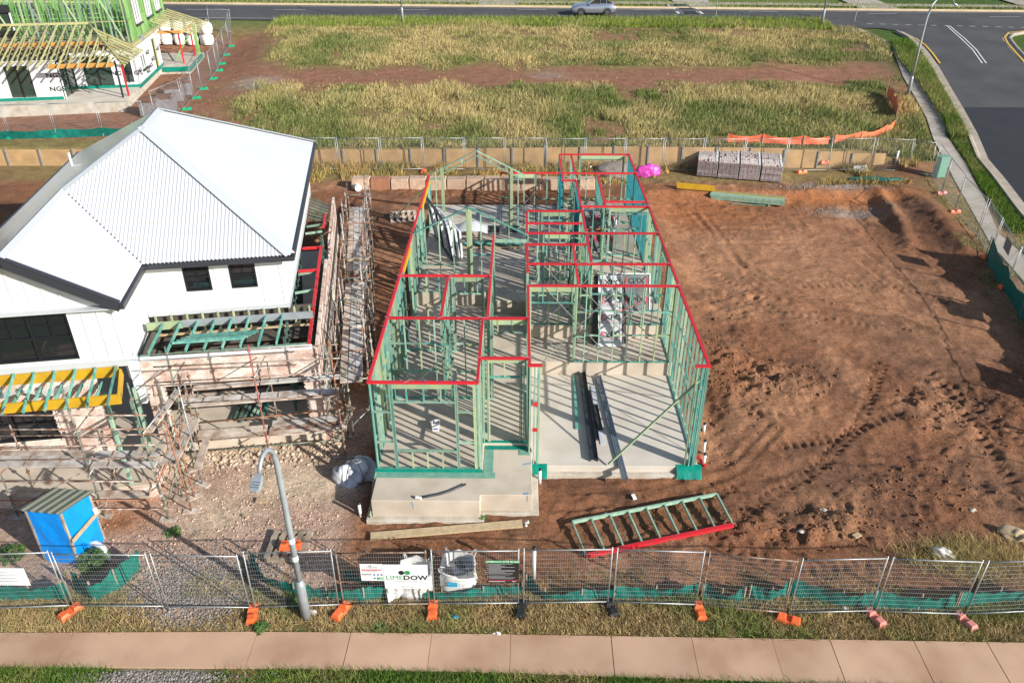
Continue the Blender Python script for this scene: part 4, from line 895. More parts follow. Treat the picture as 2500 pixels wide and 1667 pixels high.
# ================================================================== temporary fences
def panel_meshes():
    f = MB(); W_ = 2.36; r = .019
    for x in (.03, W_ - .03): f.tube([(x, 0, .02), (x, 0, 2.14)], r, 7)
    for z in (.16, 2.06): f.tube([(.0, 0, z), (W_, 0, z)], r * .95, 7)
    g = MB()
    for i in range(1, 38): g.tube([(i * W_ / 38, -.012, .17), (i * W_ / 38, -.012, 2.05)], .0021, 3, cap=False)
    for k in range(1, 13): g.tube([(.03, -.016, .16 + k * 1.9 / 13), (W_ - .03, -.016, .16 + k * 1.9 / 13)], .0024, 3, cap=False)
    return f.mesh('frame', 'galv', True), f.mesh('frame', 'rust', True), g.mesh('wire_mesh', 'galv_wire')
PF, PFR, PGm = panel_meshes()
def fence_panel(a, b, label, group, rusty=False, lean=0.0):
    a = Vector(a); b = Vector(b); L = hypot(b.x - a.x, b.y - a.y); rz = atan2(b.y - a.y, b.x - a.x)
    t = thing('temporary_fence', label, 'fence', a, group); t.rotation_euler = (lean, -atan2(b.z - a.z, L), rz); t.scale = (L / 2.40, 1, 1)
    for nm, me in (('frame', PFR if rusty else PF), ('wire_mesh', PGm)):
        o = bpy.data.objects.new(nm, me); COL.objects.link(o); o.parent = t
        if nm == 'wire_mesh': o['kind'] = 'stuff'
    return t
def foot_mesh():
    m = MB()
    def tap(x0, x1, y, z0, z1, k):
        m.hexa([(x0, -y, z0), (x1, -y, z0), (x1, y, z0), (x0, y, z0), (x0 + k, -y + k, z1), (x1 - k, -y + k, z1), (x1 - k, y - k, z1), (x0 + k, y - k, z1)])
    tap(-.31, .31, .115, 0, .09, .015); tap(-.29, -.06, .10, .088, .15, .03); tap(.06, .29, .10, .088, .15, .03)
    return m
FOOT = {}
def foot(p, rz, m, label, group='fence blocks'):
    if m not in FOOT: FOOT[m] = foot_mesh().mesh('fence_foot', m)
    o = bpy.data.objects.new('ballast_block', FOOT[m]); COL.objects.link(o); o.location = Vector((p[0], p[1], hz(p[0], p[1]) - .01)); o.rotation_euler = (0, 0, rz); o.scale = (1, 1.25, 1.2); return tag(o, label, 'ballast block', group)
cname = {'orange_plastic': 'orange', 'pink_plastic': 'faded pink', 'black_plastic': 'black', 'green_plastic': 'green'}
# front boundary
FJ = [(-40, 1495), (179, 1487), (408, 1489), (620, 1492), (836, 1485), (1057, 1483), (1273, 1481), (1491, 1478), (1705, 1485), (1920, 1505), (2129, 1500), (2348, 1508), (2565, 1498)]
FP = [GH(*q) for q in FJ]
for i, (a, b) in enumerate(zip(FP[:-1], FP[1:])):
    e = (b - a).normalized() * .02
    fence_panel(a + e, b - e, '%s galvanised mesh panel from the left along the footpath fence' % ORD[i], 'front fence panels', rusty=(i in (4, 8) ), lean=(-.03 if i in (3,) else random.uniform(-.02, .02)))
FF = [(1, 'orange_plastic', 1.0), (3, 'orange_plastic', 1.75), (4, 'orange_plastic', 1.15), (5, 'orange_plastic', 1.6), (6, 'black_plastic', 1.4), (7, 'black_plastic', 1.8), (8, 'orange_plastic', 1.62), (9, 'orange_plastic', 2.75), (10, 'pink_plastic', 2.0), (11, 'pink_plastic', 2.0)]
for i, m, rz in FF:
    p = FP[i] + Vector((0, -.14, 0)); foot(p, rz, m, '%s plastic fence block at the %s post joint of the footpath fence' % (cname[m], ORD[i]))
# right boundary, out of the picture too, where it still throws shadow into the yard
RJ = [(2272, 434), (2297, 474), (2329, 522), (2383, 581), (2412, 629), (2454, 702)]
RP = [GH(*q) for q in RJ]
d = Vector((RP[-1].x - RP[0].x, RP[-1].y - RP[0].y, 0)).normalized(); p = RP[-1]
while p.y > 17: q = p + d * 2.4; q.z = hz(q.x, q.y); RP.append(q); p = q
for i, (a, b) in enumerate(zip(RP[:-1], RP[1:])): fence_panel(a, b, '%s mesh panel from the green pillar along the side-street fence' % ORD[i], 'side-street fence panels', lean=random.uniform(-.03, .03))
for i, m in ((1, 'pink_plastic'), (2, 'orange_plastic'), (4, 'orange_plastic'), (5, 'orange_plastic')): foot(RP[i], .2, m, '%s plastic fence block at the %s post of the side-street fence' % (cname[m], ORD[i]))
# rear boundary
BJ = [540, 640, 725, 821, 927, 1031, 1133, 1233, 1332, 1431, 1529, 1624, 1722, 1823, 1928, 2034, 2141]
BP = []
for x in BJ:
    q = PY(x, 345, FENCE_Y); BP.append(Vector((q[0], q[1], hz(q[0], q[1]))))
BP += [Vector((PZ(2211, 418, 1.1)[0], PZ(2211, 418, 1.1)[1] - .3, 1.05)), RP[0]]
for i, (a, b) in enumerate(zip(BP[:-1], BP[1:])): fence_panel(a, b, '%s mesh panel from the white house along the rear fence' % ORD[i], 'rear fence panels', lean=random.uniform(-.02, .02))
for i in (5, 7): foot(BP[i] + Vector((0, -.1, 0)), 1.5, 'orange_plastic', 'orange plastic fence block at the %s joint of the rear fence' % ORD[i])
for px, py, w_ in ((1957, 422, 'beside the brick packs'), (2010, 410, 'near the small white board on the ground')):
    p = G(px, py); foot(p, .3, 'orange_plastic', 'loose orange fence block lying %s' % w_)
# fence behind the white house, on the upper lot
DP = [Vector(PZ(*q, 2.2)) for q in ((-85, 341), (27, 339), (141, 336))] ; e = DP[2] - DP[1]; DP += [DP[2] + e, DP[2] + e * 2]
for q in DP: q.z = hz(q.x, q.y)
for i, (a, b) in enumerate(zip(DP[:-1], DP[1:])): fence_panel(a, b, '%s mesh panel of the fence behind the white roof' % ORD[i], 'upper lot fence panels')
for i in (1, 2): foot(DP[i], 1.4, 'green_plastic', 'green fence block at the %s joint behind the white roof' % ORD[i])
# fence with green feet round the lime frame house
EJ = [(383, 300), (452, 268), (475, 241), (493, 219), (518, 195), (531, 174), (538, 158), (550, 138), (562, 116)]
EP = [GH(*q) for q in EJ]; EP.append(EP[-1] + (EP[-1] - EP[-2]).normalized() * 2.4); q = EP[-1]; EP.append(Vector((q.x - 2.3, q.y + .5, 0)))
for q in EP: q.z = hz(q.x, q.y)
for i, (a, b) in enumerate(zip(EP[:-1], EP[1:])): fence_panel(a, b, '%s mesh panel of the green-footed fence beside the lime frame house' % ORD[i], 'green-footed fence panels', rusty=(i == 1))
for i in range(1, 9): foot(EP[i] + Vector((.15, 0, 0)), .2, 'green_plastic', '%s green plastic foot of the fence beside the lime frame house' % ORD[i - 1])
# ================================================================== green silt cloth
def silt(pix, h, label, n=9, sag=.12, lean=.12, world=None, m='shade_green', nm='silt_fence', cat='silt fence', group='green cloth barriers'):
    P = [Vector(q) for q in world] if world else [GH(*q) for q in pix]
    t = thing(nm, label, cat, P[0], group); pts = []
    for a, b in zip(P[:-1], P[1:]):
        for k in range(n): pts.append((a + (b - a) * (k / n), k / n))
    pts.append((P[-1], 0)); R = []
    for i, (p, f) in enumerate(pts):
        d = (pts[min(i + 1, len(pts) - 1)][0] - pts[max(i - 1, 0)][0]).normalized(); nr = Vector((-d.y, d.x, 0))
        hh = h * (1 - sag * 4 * f * (1 - f)) * random.uniform(.94, 1.04); z = hz(p.x, p.y); row = []
        for k in range(5):
            u = k / 4; w_ = .03 * sin(i * 1.9 + k) + lean * (u - .3) * sin(i * .35 + 1)
            row.append(Vector((p.x, p.y, z - .03 + hh * u)) + nr * w_)
        R.append(row)
    ob('cloth', MB().grid(R), m, t, smooth=True)
    for p in P: ob('stake', MB().box((p.x, p.y + .03, hz(p.x, p.y) + h * .48), (.035, .035, h * 1.1), .3), 'timber_grey', t)
    return t
silt([(-30, 1466), (80, 1466), (172, 1460)], .62, 'green silt cloth left of the blue toilet shed, behind the white board')
silt([(183, 1440), (232, 1470), (290, 1440), (345, 1385)], .75, 'bright green silt cloth bent in a corner beside the blue toilet shed')
silt([(610, 1375), (650, 1425), (720, 1455), (800, 1465), (890, 1468), (955, 1455)], .5, 'green silt cloth curving behind the street lamp base')
silt([(840, 1408), (900, 1430), (980, 1450)], .3, 'short green silt cloth below the small safety sign')
silt([(985, 1458), (1080, 1466), (1180, 1460), (1275, 1450)], .42, 'green silt cloth under the two white bags')
silt([(1285, 1432), (1330, 1466), (1420, 1468), (1500, 1458)], .45, 'green silt cloth sagging right of the black rules sign', sag=.2)
silt([(1500, 1460), (1600, 1460), (1705, 1452)], .45, 'green silt cloth behind the fence below the red-edged frame on the ground')
silt([(1712, 1462), (1760, 1470), (1815, 1468)], .5, 'crumpled shiny green silt cloth beside a gap in the barrier', lean=.25)
silt([(1828, 1465), (1880, 1470), (1925, 1448)], .55, 'green silt cloth torn loose at its end beside the gap')
silt([(1922, 1452), (2050, 1482), (2130, 1484), (2240, 1492), (2330, 1488)], .62, 'long green silt cloth nearest the lower corner of the yard')
silt([(2335, 1488), (2430, 1476), (2540, 1465)], .62, 'green silt cloth running out of the picture beside the footpath')
sp = [RP[4] + Vector((-.12, 0, 0))] + [q + Vector((-.15, 0, 0)) for q in RP[5:12]]
silt(None, 1.15, 'tall dark green cloth hung along the side-street fence', world=sp, sag=.25, n=8, lean=.1)
silt(None, .6, 'green silt cloth at the foot of the fence behind the white roof', world=[q + Vector((.1, -.25, 0)) for q in DP])
# ================================================================== signs
def board(nm, label, o, x, y, w_, h_, m, cat='sign', th=.008, group=None):   # o lower left corner, x along, y up
    X = Vector(x).normalized(); Y = Vector(y).normalized(); n_ = X.cross(Y).normalized(); o = Vector(o)
    s = ob(nm, MB().hexa([o, o + X * w_, o + X * w_ + n_ * th, o + n_ * th, o + Y * h_, o + X * w_ + Y * h_, o + X * w_ + Y * h_ + n_ * th, o + Y * h_ + n_ * th]), m)
    tag(s, label, cat, group); s['_'] = 0; del s['_']
    return s, (lambda u, v, k=.0005: frame_mtx(o + X * (u * w_) + Y * (v * h_) + n_ * (th + k), X, Y)), w_, h_
def patch(F_, u, v, w_, h_, m, parent, nm='printed_panel', disc=False, k=.0012):
    mb = MB()
    if disc: mb.add([(w_ / 2 * cos(2 * pi * i / 24), h_ / 2 * sin(2 * pi * i / 24), 0) for i in range(24)], [tuple(range(24))])
    else: mb.add([(-w_ / 2, -h_ / 2, 0), (w_ / 2, -h_ / 2, 0), (w_ / 2, h_ / 2, 0), (-w_ / 2, h_ / 2, 0)], [(0, 1, 2, 3)])
    me = mb.mesh(nm, m); me.transform(F_(u, v, k)); return link(nm, me, parent)
def on_front(px0, px1, z, off=-.05):     # a board on the front fence between two pixels
    yv = FP[5].y; a = PY(px0, 1430, yv + off); b = PY(px1, 1430, yv + off); return a, b
def front_sign(nm, label, tl, br, m, off=-.06, cat='sign'):
    yv = FP[5].y + off; a = PY(tl[0], br[1], yv); b = PY(br[0], br[1], yv); c = PY(tl[0], tl[1], yv)
    return board(nm, label, (a[0], yv, a[2]), (1, 0, 0), (0, 0, 1), b[0] - a[0], c[2] - a[2], m, cat)
cr = lambda x, y: (860 + x / 5.345, 1350 + y / 5.345)
s, F_, w_, h_ = front_sign('builder_sign', 'large white builder sign with a black and a green dot on the footpath fence', cr(432, 145), cr(1002, 455), 'sign_white')
patch(F_, .40, .67, .155 * 1.0, .155, 'ink', s, disc=True); patch(F_, .535, .67, .155, .155, 'lime_green', s, disc=True)
text('LIME', .225, 'lime_green', F_(.235, .455, .001), s, xs=1.0); text('DOW', .225, 'ink', F_(.71, .455, .001), s, xs=1.08, bold=.03)
text('CONSTRUCTIONS', .068, 'ink_grey', F_(.48, .30, .001), s, xs=1.1); text('0400 027 483', .062, 'ink_grey', F_(.5, .075, .001), s, xs=1.0)
s, F_, w_, h_ = front_sign('safety_sign', 'small white safety sign with pictograms left of the large builder sign', cr(122, 138), cr(415, 352), 'sign_white', off=-.068)
patch(F_, .42, .9, .035, .05, 'ink', s, disc=True); patch(F_, .49, .9, .035, .05, 'lime_green', s, disc=True)
text('LIME', .07, 'ink_grey', F_(.34, .79, .001), s); text('DOW', .07, 'ink', F_(.62, .79, .001), s)
patch(F_, .5, .645, w_ * .9, .055, 'ink_red', s); text('ALL VISITORS MUST REPORT TO SITE OFFICE', .028, 'sign_white', F_(.5, .645, .002), s)
for k in range(3): patch(F_, .42, .57 - .035 * k, w_ * (.66 - .08 * k), .007, 'ink_grey', s)
patch(F_, .26, .38, w_ * .38, .05, 'ink', s); text('DANGER', .045, 'sign_white', F_(.26, .38, .002), s)
for k in range(4): patch(F_, .24, .29 - .045 * k, w_ * (.3 - .03 * k), .007, 'ink_grey', s)
for u in (.6, .76, .92): patch(F_, u, .36, .06, .06, 'ink_blue', s, disc=True)
patch(F_, .6, .15, .06, .06, 'ink_blue', s, disc=True); patch(F_, .76, .14, .08, .085, 'sign_green', s); patch(F_, .92, .14, .08, .085, 'sign_green', s)
patch(F_, .92, .14, .05, .016, 'sign_white', s, k=.002); patch(F_, .92, .14, .016, .05, 'sign_white', s, k=.0024)
s, F_, w_, h_ = front_sign('rules_sign', 'black site rules sign with green header on the footpath fence', cr(1752, 90), cr(2175, 378), 'sign_black')
patch(F_, .5, .945, w_, h_ * .11, 'sign_green', s); text('LIMEDOW SITE RULES', .085, 'sign_white', F_(.5, .945, .002), s, xs=1.05)
for k in range(15):
    ln = random.choice((.86, .8, .55, .9, .42, .7)); patch(F_, .06 + ln / 2 * .95, .845 - .047 * k, w_ * ln * .93, 0.006 if k not in (10, 11) else .008, 'ink_grey' if k in (10, 11) else 'sign_white', s)
    if k % 2 == 0: patch(F_, .03, .845 - .047 * k, .018, .018, 'sign_white', s)
patch(F_, .5, .105, w_, .022, 'ink_red', s); patch(F_, .32, .055, w_ * .5, .014, 'sign_white', s); patch(F_, .85, .06, w_ * .12, .014, 'sign_white', s)
yv = FP[1].y - .05; a = PY(-60, 1427, yv); b = PY(74, 1424, yv)
s, F_, w_, h_ = board('white_sign', 'plain white board hung on the fence before the blue toilet shed', (a[0], yv, a[2]), (1, 0, 0), (0, 0, 1), b[0] - a[0], .62, 'sign_white')
for k in range(4): patch(F_, .55, .75 - .17 * k, w_ * (.5 if k else .3), .02, 'ink_grey', s)
def fsign(i, f, h0, w_, h_, label, m='sign_white'):
    a, b = RP[i], RP[i + 1]; o = a + (b - a) * f; d = (b - a).normalized(); return board('fence_sign', label, (o.x + .03, o.y, o.z + h0), d, (0, 0, 1), w_, h_, m, group='signs on the side-street fence')[0]
fsign(4, .42, 1.15, .75, .62, 'small pale blue-grey sign on the side-street fence above the dark cloth', 'steel_blue')
fsign(6, .1, .95, 1.5, .8, 'wide board on the side-street fence throwing a long shadow into the yard'); fsign(8, .3, .95, 1.7, .8, 'wide board on the side-street fence nearer the footpath')
# ================================================================== walls at the back
XA, XB = -34.0, 21.0
tw = thing('retaining_wall', 'long tan panel retaining wall with grey steel posts behind the rear fence', 'retaining wall', (0, WALL_Y, 1.0))
x = XA; k = 0
while x < XB:
    zt = ip(x, [-34, -8, 6, 14, 21], [2.02, 2.08, 2.32, 2.25, 1.9]); z0 = .7
    ob('wall_panel', MB().box((x + 1.05, WALL_Y, (z0 + zt) / 2), (2.0, .08, zt - z0)), 'tan_panel', tw)
    ob('post', MB().box((x, WALL_Y - .03, (z0 + zt) / 2 + .02), (.10, .16, zt - z0 + .04)), 'galv', tw); x += 2.1
sw_ = thing('sandstone_wall', 'row of big square-cut sandstone blocks behind the timber frame house', 'block wall', (-3, 44.0, .9))
x = PZ(858, 466, .95)[0]; yb = PZ(1000, 466, .95)[1]; i = 0
while x < PZ(1425, 460, 1.0)[0]:
    L = random.uniform(1.0, 1.25); zb = .62
    mb = MB(); a, b = x + .012, x + L - .012; hh = 1.62 + random.uniform(-.04, .04); o_ = random.uniform(-.05, .05)
    mb.hexa([(a, yb + o_, zb), (b, yb + o_ + .02, zb), (b, yb + .75, zb), (a, yb + .75, zb), (a + .02, yb + o_ + .03, hh), (b - .02, yb + o_ + .04, hh + .03), (b - .02, yb + .72, hh), (a + .02, yb + .72, hh)])
    ob('block', mb, 'sandstone_red' if i == 1 else 'sandstone', sw_, bevel=.03); x += L; i += 1
# ================================================================== things lying about the yard
def flat(px, py): p = GH(px, py); return p
# pallet with an orange block on it
def pallet(c, rz, label, m='timber_grey', w_=1.15, l=1.15):
    t = thing('pallet', label, 'pallet', c, 'timber pallets', rz)
    for i in range(5):
        o = ob('deck_board', MB().box((-w_ / 2 + .08 + i * (w_ - .16) / 4, 0, .13), (.16, l, .02)), m); o.parent = t
    for y in (-l / 2 + .05, 0, l / 2 - .05):
        o = ob('bearer', MB().box((0, y, .065), (w_, .09, .11)), m); o.parent = t
    return t
c = (GH(671, 1301) + GH(752, 1299) + GH(745, 1376) + GH(655, 1378)) / 4
pallet(c + Vector((0, 0, .02)), -.02, 'weathered timber pallet behind the street lamp with an orange block on it')
o = foot(c + Vector((.1, -.12, .15)), .05, 'orange_plastic', 'orange plastic fence block lying on the weathered pallet', None); o.location.z = c.z + .165; o.scale = (1.0, 1.25, 1.3)
p = GH(985, 532); pallet(p, .25, 'pale slatted pallet leaning beside the left frame wall', 'scaf_plank', 1.4, 1.0).rotation_euler = (.25, 0, .2)
p = GH(905, 1312); q = GH(1275, 1285); tag(ob('timber_plank', MB().beam((p.x, p.y, p.z + .09), (q.x, q.y, q.z + .1), .30, .05), 'timber_raw'), 'long pale timber plank lying below the porch', 'plank')
# wall frame lying flat with one red plate
cs = [GH(*q) for q in ((1397, 1283), (1430, 1362), (1788, 1290), (1748, 1218))]; zf = max(c.z for c in cs) + .08
lf_ = thing('wall_frame', 'ladder-like green timber wall frame lying on the soil, one red plate', 'timber frame', cs[1])
A, B_, C_, D_ = [Vector((c.x, c.y, zf)) for c in cs]
ob('top_plate', MB().beam(B_, C_, .12, .10), 'plate_red', lf_); ob('bottom_plate', MB().beam(A, D_, .07, .10), 'timber_green', lf_)
for k in range(9): f = k / 8; ob('stud', MB().beam(A + (D_ - A) * f, B_ + (C_ - B_) * f, .05, .09), 'timber_green', lf_)
# white bags behind the signs
def bulk_bag(c, s, label, m='white_bag', open_=True, group='white bulk bags', h=None, rz=0.0, full=False):
    h = h or s; t = thing('bulk_bag', label, 'bulk bag', c, group); R = []; n = 20
    for k in range(9):
        u = k / 8; row = []
        for i in range(n):
            a = 2 * pi * i / n; q = (abs(cos(a)) ** 4 + abs(sin(a)) ** 4) ** -.25
            rr = s / 2 * q * (1 + (.10 * sin(pi * u) if full else -.06 * u)) * (1 + .04 * sin(3 * a + k) + .03 * sin(7 * a + 2 * k))
            if full and u > .8: rr *= 1 - (u - .8) * 1.6
            row.append((c[0] + rr * cos(a + rz), c[1] + rr * sin(a + rz), c[2] - .02 + h * u + (.05 * sin(5 * a) if k == 8 and not full else 0)))
        R.append(row + [row[0]])
    mb = MB().grid(R)
    if full: mb.add(R[-1][:-1], [tuple(range(n))])
    else:
        In = [[(c[0] + (p_[0] - c[0]) * .93, c[1] + (p_[1] - c[1]) * .93, p_[2]) for p_ in R[8]], [(c[0] + (p_[0] - c[0]) * .9, c[1] + (p_[1] - c[1]) * .9, c[2] + .3) for p_ in R[3]]]
        mb.grid(In); mb.add(In[1][:-1], [tuple(range(n))]); mb.grid([R[8], In[0]])
    ob('body', mb, m, t, smooth=True)
    for i in (2, 7, 12, 17):
        p_ = R[8][i]; a_ = Vector((p_[0], p_[1], p_[2] - .1)); o2 = (a_ - Vector((c[0], c[1], a_.z))).normalized()
        ob('loop', MB().tube([a_, a_ + o2 * .08 + Vector((0, 0, .22)), a_ + o2 * .02 + Vector((0, 0, .30)), a_ - o2 * .1 + Vector((0, 0, .2))], .014, 5), m if full else 'grey_bag', t)
    return t
b1 = GH(1005, 1448); bulk_bag(b1 + Vector((.1, .25, 0)), .95, 'collapsed open white bulk bag half hidden by the large builder sign', h=.7)
b2 = GH(1118, 1440); bb = bulk_bag(b2 + Vector((0, .3, 0)), .98, 'open white bulk bag of rubbish with a small blue label beside the builder sign', h=.75)
ob('label_patch', MB().box((b2.x - .12, b2.y - .21, b2.z + .45), (.26, .02, .14)), 'sign_cyan', bb)
for k in range(7): ob('scrap', MB().box((b2.x + random.uniform(-.3, .3), b2.y + .3 + random.uniform(-.25, .25), b2.z + .33 + random.uniform(0, .1)), (.3, .16, .08), random.random() * 3), random.choice(['timber_grey', 'steel_dark', 'timber_raw', 'white_bag']), bb)
q = [Vector(v) for v in ((b1.x - .75, b1.y - .12, b1.z + .75), (b1.x - .35, b1.y - .15, b1.z + .65), (b1.x - .15, b1.y - .2, b1.z + .25), (b1.x - .55, b1.y - .35, b1.z + .02))]
P = [[q[0].lerp(q[1], i / 5).lerp(q[3].lerp(q[2], i / 5), j_ / 5) + Vector((0, .06 * sin(i * 2 + j_), 0)) for j_ in range(6)] for i in range(6)]
ob('flap', MB().grid(P), 'white_bag', bb, smooth=True)
# big wrapped sack at the slab corner
def lump(nm, label, cat, c, r, m, seed, parts=None, amp=.18):
    bmx = bmesh.new(); bmesh.ops.create_icosphere(bmx, subdivisions=4, radius=1); r_ = np.random.default_rng(seed)
    ph = r_.random((6, 4)) * 6
    for v in bmx.verts:
        d = v.co.normalized(); k = 1 + sum(amp / (i + 1.2) * sin((1.6 + i * 1.5) * (d.x * cos(ph[i, 0]) + d.y * sin(ph[i, 0]) + d.z * cos(ph[i, 1])) * 1.6 + ph[i, 2]) for i in range(6))
        v.co = Vector((d.x * r[0] * k, d.y * r[1] * k, max(d.z * r[2] * k, -r[2] * .3)))
    me = bpy.data.meshes.new(nm); bmx.to_mesh(me); bmx.free(); me.materials.append(M[m]); me.polygons.foreach_set('use_smooth', [True] * len(me.polygons))
    o = link(nm, me); o.location = Vector(c) + Vector((0, 0, r[2] * .28)); return tag(o, label, cat)
p = GH(868, 1163); sk_ = lump('wrapped_sack', 'grey-white tarpaulin bundle roped up at the porch corner', 'bundle', p, (.62, .52, .52), 'grey_bag', 3, amp=.3)
for k in range(3):
    a = .4 + k * .9; o = ob('rope', MB().tube([(sk_.location.x + .66 * cos(a) * cos(t), sk_.location.y + .58 * sin(a) * cos(t), sk_.location.z + .66 * sin(t)) for t in np.linspace(.1, pi - .1, 14)], .012, 5), 'black_plastic', sk_)
p = GH(1575, 428); lump('plastic_bundle', 'bright magenta plastic sheet bundle behind the timber frame', 'plastic sheet', p, (.75, .5, .55), 'magenta_sheet', 8, amp=.3)
p = GH(1500, 428); lump('gravel_pile', 'heap of grey gravel behind the rear wall frame', 'gravel pile', p, (1.3, .8, .6), 'gravel_heap', 5, amp=.08)
# blue toilet shed: four corners from the photo, lean-to roof
s3 = lambda x, y: (x / 3.92, 1160 + y / 3.92)
c0 = GH(*s3(760, 842)); c1 = GH(*s3(455, 812)); c2 = GH(*s3(962, 640)); 
ux = (c0 - c1); ux.z = 0; uy = (c2 - c0); uy.z = 0; uy = uy.normalized() * 1.05; ux = ux.normalized() * 1.02; c1 = c0 - ux; c2 = c0 + uy; c3 = c1 + uy
zb = min(hz(v.x, v.y) for v in (c0, c1, c2, c3)); sh = thing('toilet_shed', 'small bright blue tarp-clad toilet shed with ribbed olive roof', 'shed', (c0 + c3) / 2)
def wallq(a, b, za, zb_):
    R = []; n_ = (b - a).cross(Vector((0, 0, 1))).normalized()
    for i in range(9):
        p_ = a.lerp(b, i / 8); zt = za + (zb_ - za) * i / 8
        R.append([Vector((p_.x, p_.y, zb + .02 + (zt - zb - .02) * k / 8)) + n_ * (.02 + .018 * sin(i * 1.3 + k * .9) * sin(pi * k / 8)) for k in range(9)])
    return ob('tarp_wall', MB().grid(R), 'blue_tarp', sh, smooth=True)
zf_, zr_ = zb + 2.02, zb + 1.72
wallq(c1, c0, zf_, zf_); wallq(c0, c2, zf_, zr_); wallq(c2, c3, zr_, zr_); wallq(c3, c1, zr_, zf_)
for v, z in ((c0, zf_), (c1, zf_), (c2, zr_), (c3, zr_)): ob('corner_post', MB().box((v.x, v.y, (zb + z) / 2), (.06, .06, z - zb), atan2(ux.y, ux.x)), 'timber_grey', sh)
rf = MB(); n = 24; X_ = ux.normalized(); Y_ = uy.normalized(); o0 = c1 - X_ * .1 - Y_ * .12; rows = []
for i in range(n + 1):
    k = i % 5; hh = .035 if k in (1, 2) else 0; p_ = o0 + X_ * (1.22 * i / n); rows.append([Vector((p_.x, p_.y, zf_ + .03 + hh)), Vector((p_.x + Y_.x * 1.3, p_.y + Y_.y * 1.3, zr_ + .05 + hh))])
ob('roof', MB().grid(rows), 'olive_sheet', sh)
m0, m1 = c0 + Vector((.05, -.03, 0)), c2 + Vector((.09, .12, 0)); ob('rail', MB().beam((m0.x + X_.x * .05, m0.y - .05, zb + 1.0), (m1.x, m1.y, zb + 1.05), .03, .13), 'timber_raw', sh)
tag(ob('white_cup', MB().tube([(m1.x, m1.y - .2, zb + 1.12), (m1.x, m1.y - .2, zb + 1.28)], .06, 10, r2=.07), 'white_plastic'), 'small white cup standing on the rail of the blue shed', 'cup')
# plastic pipe curving out beside the shed
pp = [GH(*s3(*q)) for q in ((850, 715), (940, 715), (1005, 755), (1045, 830))]; tag(ob('drain_pipe', MB().tube([(v.x, v.y, v.z + z) for v, z in zip(pp, (.25, .3, .28, .06))], .09, 10), 'pipe_white', smooth=True), 'fat white plastic pipe bend beside the blue shed', 'pipe')
# stub pipes
def stub(px, py, h, label, r=.05):
    p_ = GH(px, py); t = thing('pipe_stub', label, 'pipe', p_, 'white stub pipes'); ob('pipe', MB().tube([(p_.x, p_.y, p_.z - .05), (p_.x, p_.y, p_.z + h)], r, 10), 'pipe_white', t, smooth=True); ob('cap', MB().tube([(p_.x, p_.y, p_.z + h), (p_.x, p_.y, p_.z + h + .05)], r * 1.12, 10), 'black_plastic', t, smooth=True)
stub(1303, 1412, 1.15, 'tall white pipe standing behind the footpath fence', .055); stub(1318, 1178, .55, 'short white pipe beside the porch and garage'); stub(1717, 1138, .4, 'white pipe at the garage corner beside the red offcut'); stub(1716, 1112, .5, 'white pipe halfway along the garage side'); stub(1718, 1052, .3, 'shortest white pipe beside the garage wall'); stub(880, 1258, .5, 'pipe beside the left end of the porch'); stub(2186, 398, .8, 'grey-white pipe post in the grass near the green pillar', .07)
p = GH(1284, 1283); tag(ob('pipe_elbow', MB().tube([(p.x, p.y, p.z), (p.x, p.y, p.z + .12), (p.x + .08, p.y, p.z + .16)], .05, 8), 'pipe_white'), 'white pipe elbow right of the long plank', 'pipe')
# bucket, drain hose, garage floor steel, red offcut
p = PZ(1065, 1047, ZM); tb = thing('bucket', 'square white plastic bucket on the front room slab', 'bucket', (p[0], p[1], ZM))
mb = MB(); 
for a, b, ri in ((.11, .135, 0), ):
    q0 = [(p[0] + sx * a, p[1] + sy * a, ZM + .005) for sx, sy in ((-1, -1), (1, -1), (1, 1), (-1, 1))]; q1 = [(p[0] + sx * b, p[1] + sy * b, ZM + .3) for sx, sy in ((-1, -1), (1, -1), (1, 1), (-1, 1))]; q2 = [(p[0] + sx * (b - .015), p[1] + sy * (b - .015), ZM + .3) for sx, sy in ((-1, -1), (1, -1), (1, 1), (-1, 1))]; q3 = [(p[0] + sx * (a - .01), p[1] + sy * (a - .01), ZM + .03) for sx, sy in ((-1, -1), (1, -1), (1, 1), (-1, 1))]
    mb.add(q0 + q1 + q2 + q3, [(3, 2, 1, 0)] + [(r * 4 + i, r * 4 + (i + 1) % 4, r * 4 + 4 + (i + 1) % 4, r * 4 + 4 + i) for r in range(3) for i in range(4)] + [(12, 13, 14, 15)])
ob('tub', mb, 'white_plastic', tb); ob('print', MB().box((p[0], p[1] - .125, ZM + .09), (.15, .012, .05)), 'ink_blue', tb)
f6 = lambda x, y, z: PZ(870 + x / 3.824, 880 + y / 3.824, z)
hp = [f6(x, y, PZP + .04) for x, y in ((570, 1280), (660, 1268), (780, 1245), (880, 1215), (960, 1180), (1020, 1152))]
t = thing('drain_hose', 'bent black drain pipe lying on the porch slab', 'pipe', hp[0]); ob('pipe', MB().tube(hp, .035, 8), 'steel_dark', t, smooth=True); ob('socket', MB().tube([f6(555, 1275, PZP + .05), f6(605, 1285, PZP + .05)], .055, 8), 'pipe_white', t)
e5 = lambda x, y, z: Vector(PZ(1270 + x / 4.704, 840 + y / 4.704, z))
def steel(a, b, w_, h_, m, label, nm='steel_beam', cat='steel beam', parts=True):
    a, b = e5(*a, ZG), e5(*b, ZG); a.z = b.z = ZG + h_ / 2 + .006; t = thing(nm, label, cat, a, 'lengths lying on the garage floor')
    d = (b - a).normalized(); s_ = d.cross(Vector((0, 0, 1)))
    if not parts: ob('board', MB().beam(a, b, w_, h_), m, t); return
    ob('web', MB().beam(a, b, w_, .012), m, t)
    for k in (-1, 1): ob('flange', MB().beam(a + s_ * (k * w_ / 2), b + s_ * (k * w_ / 2), .012, h_), m, t)
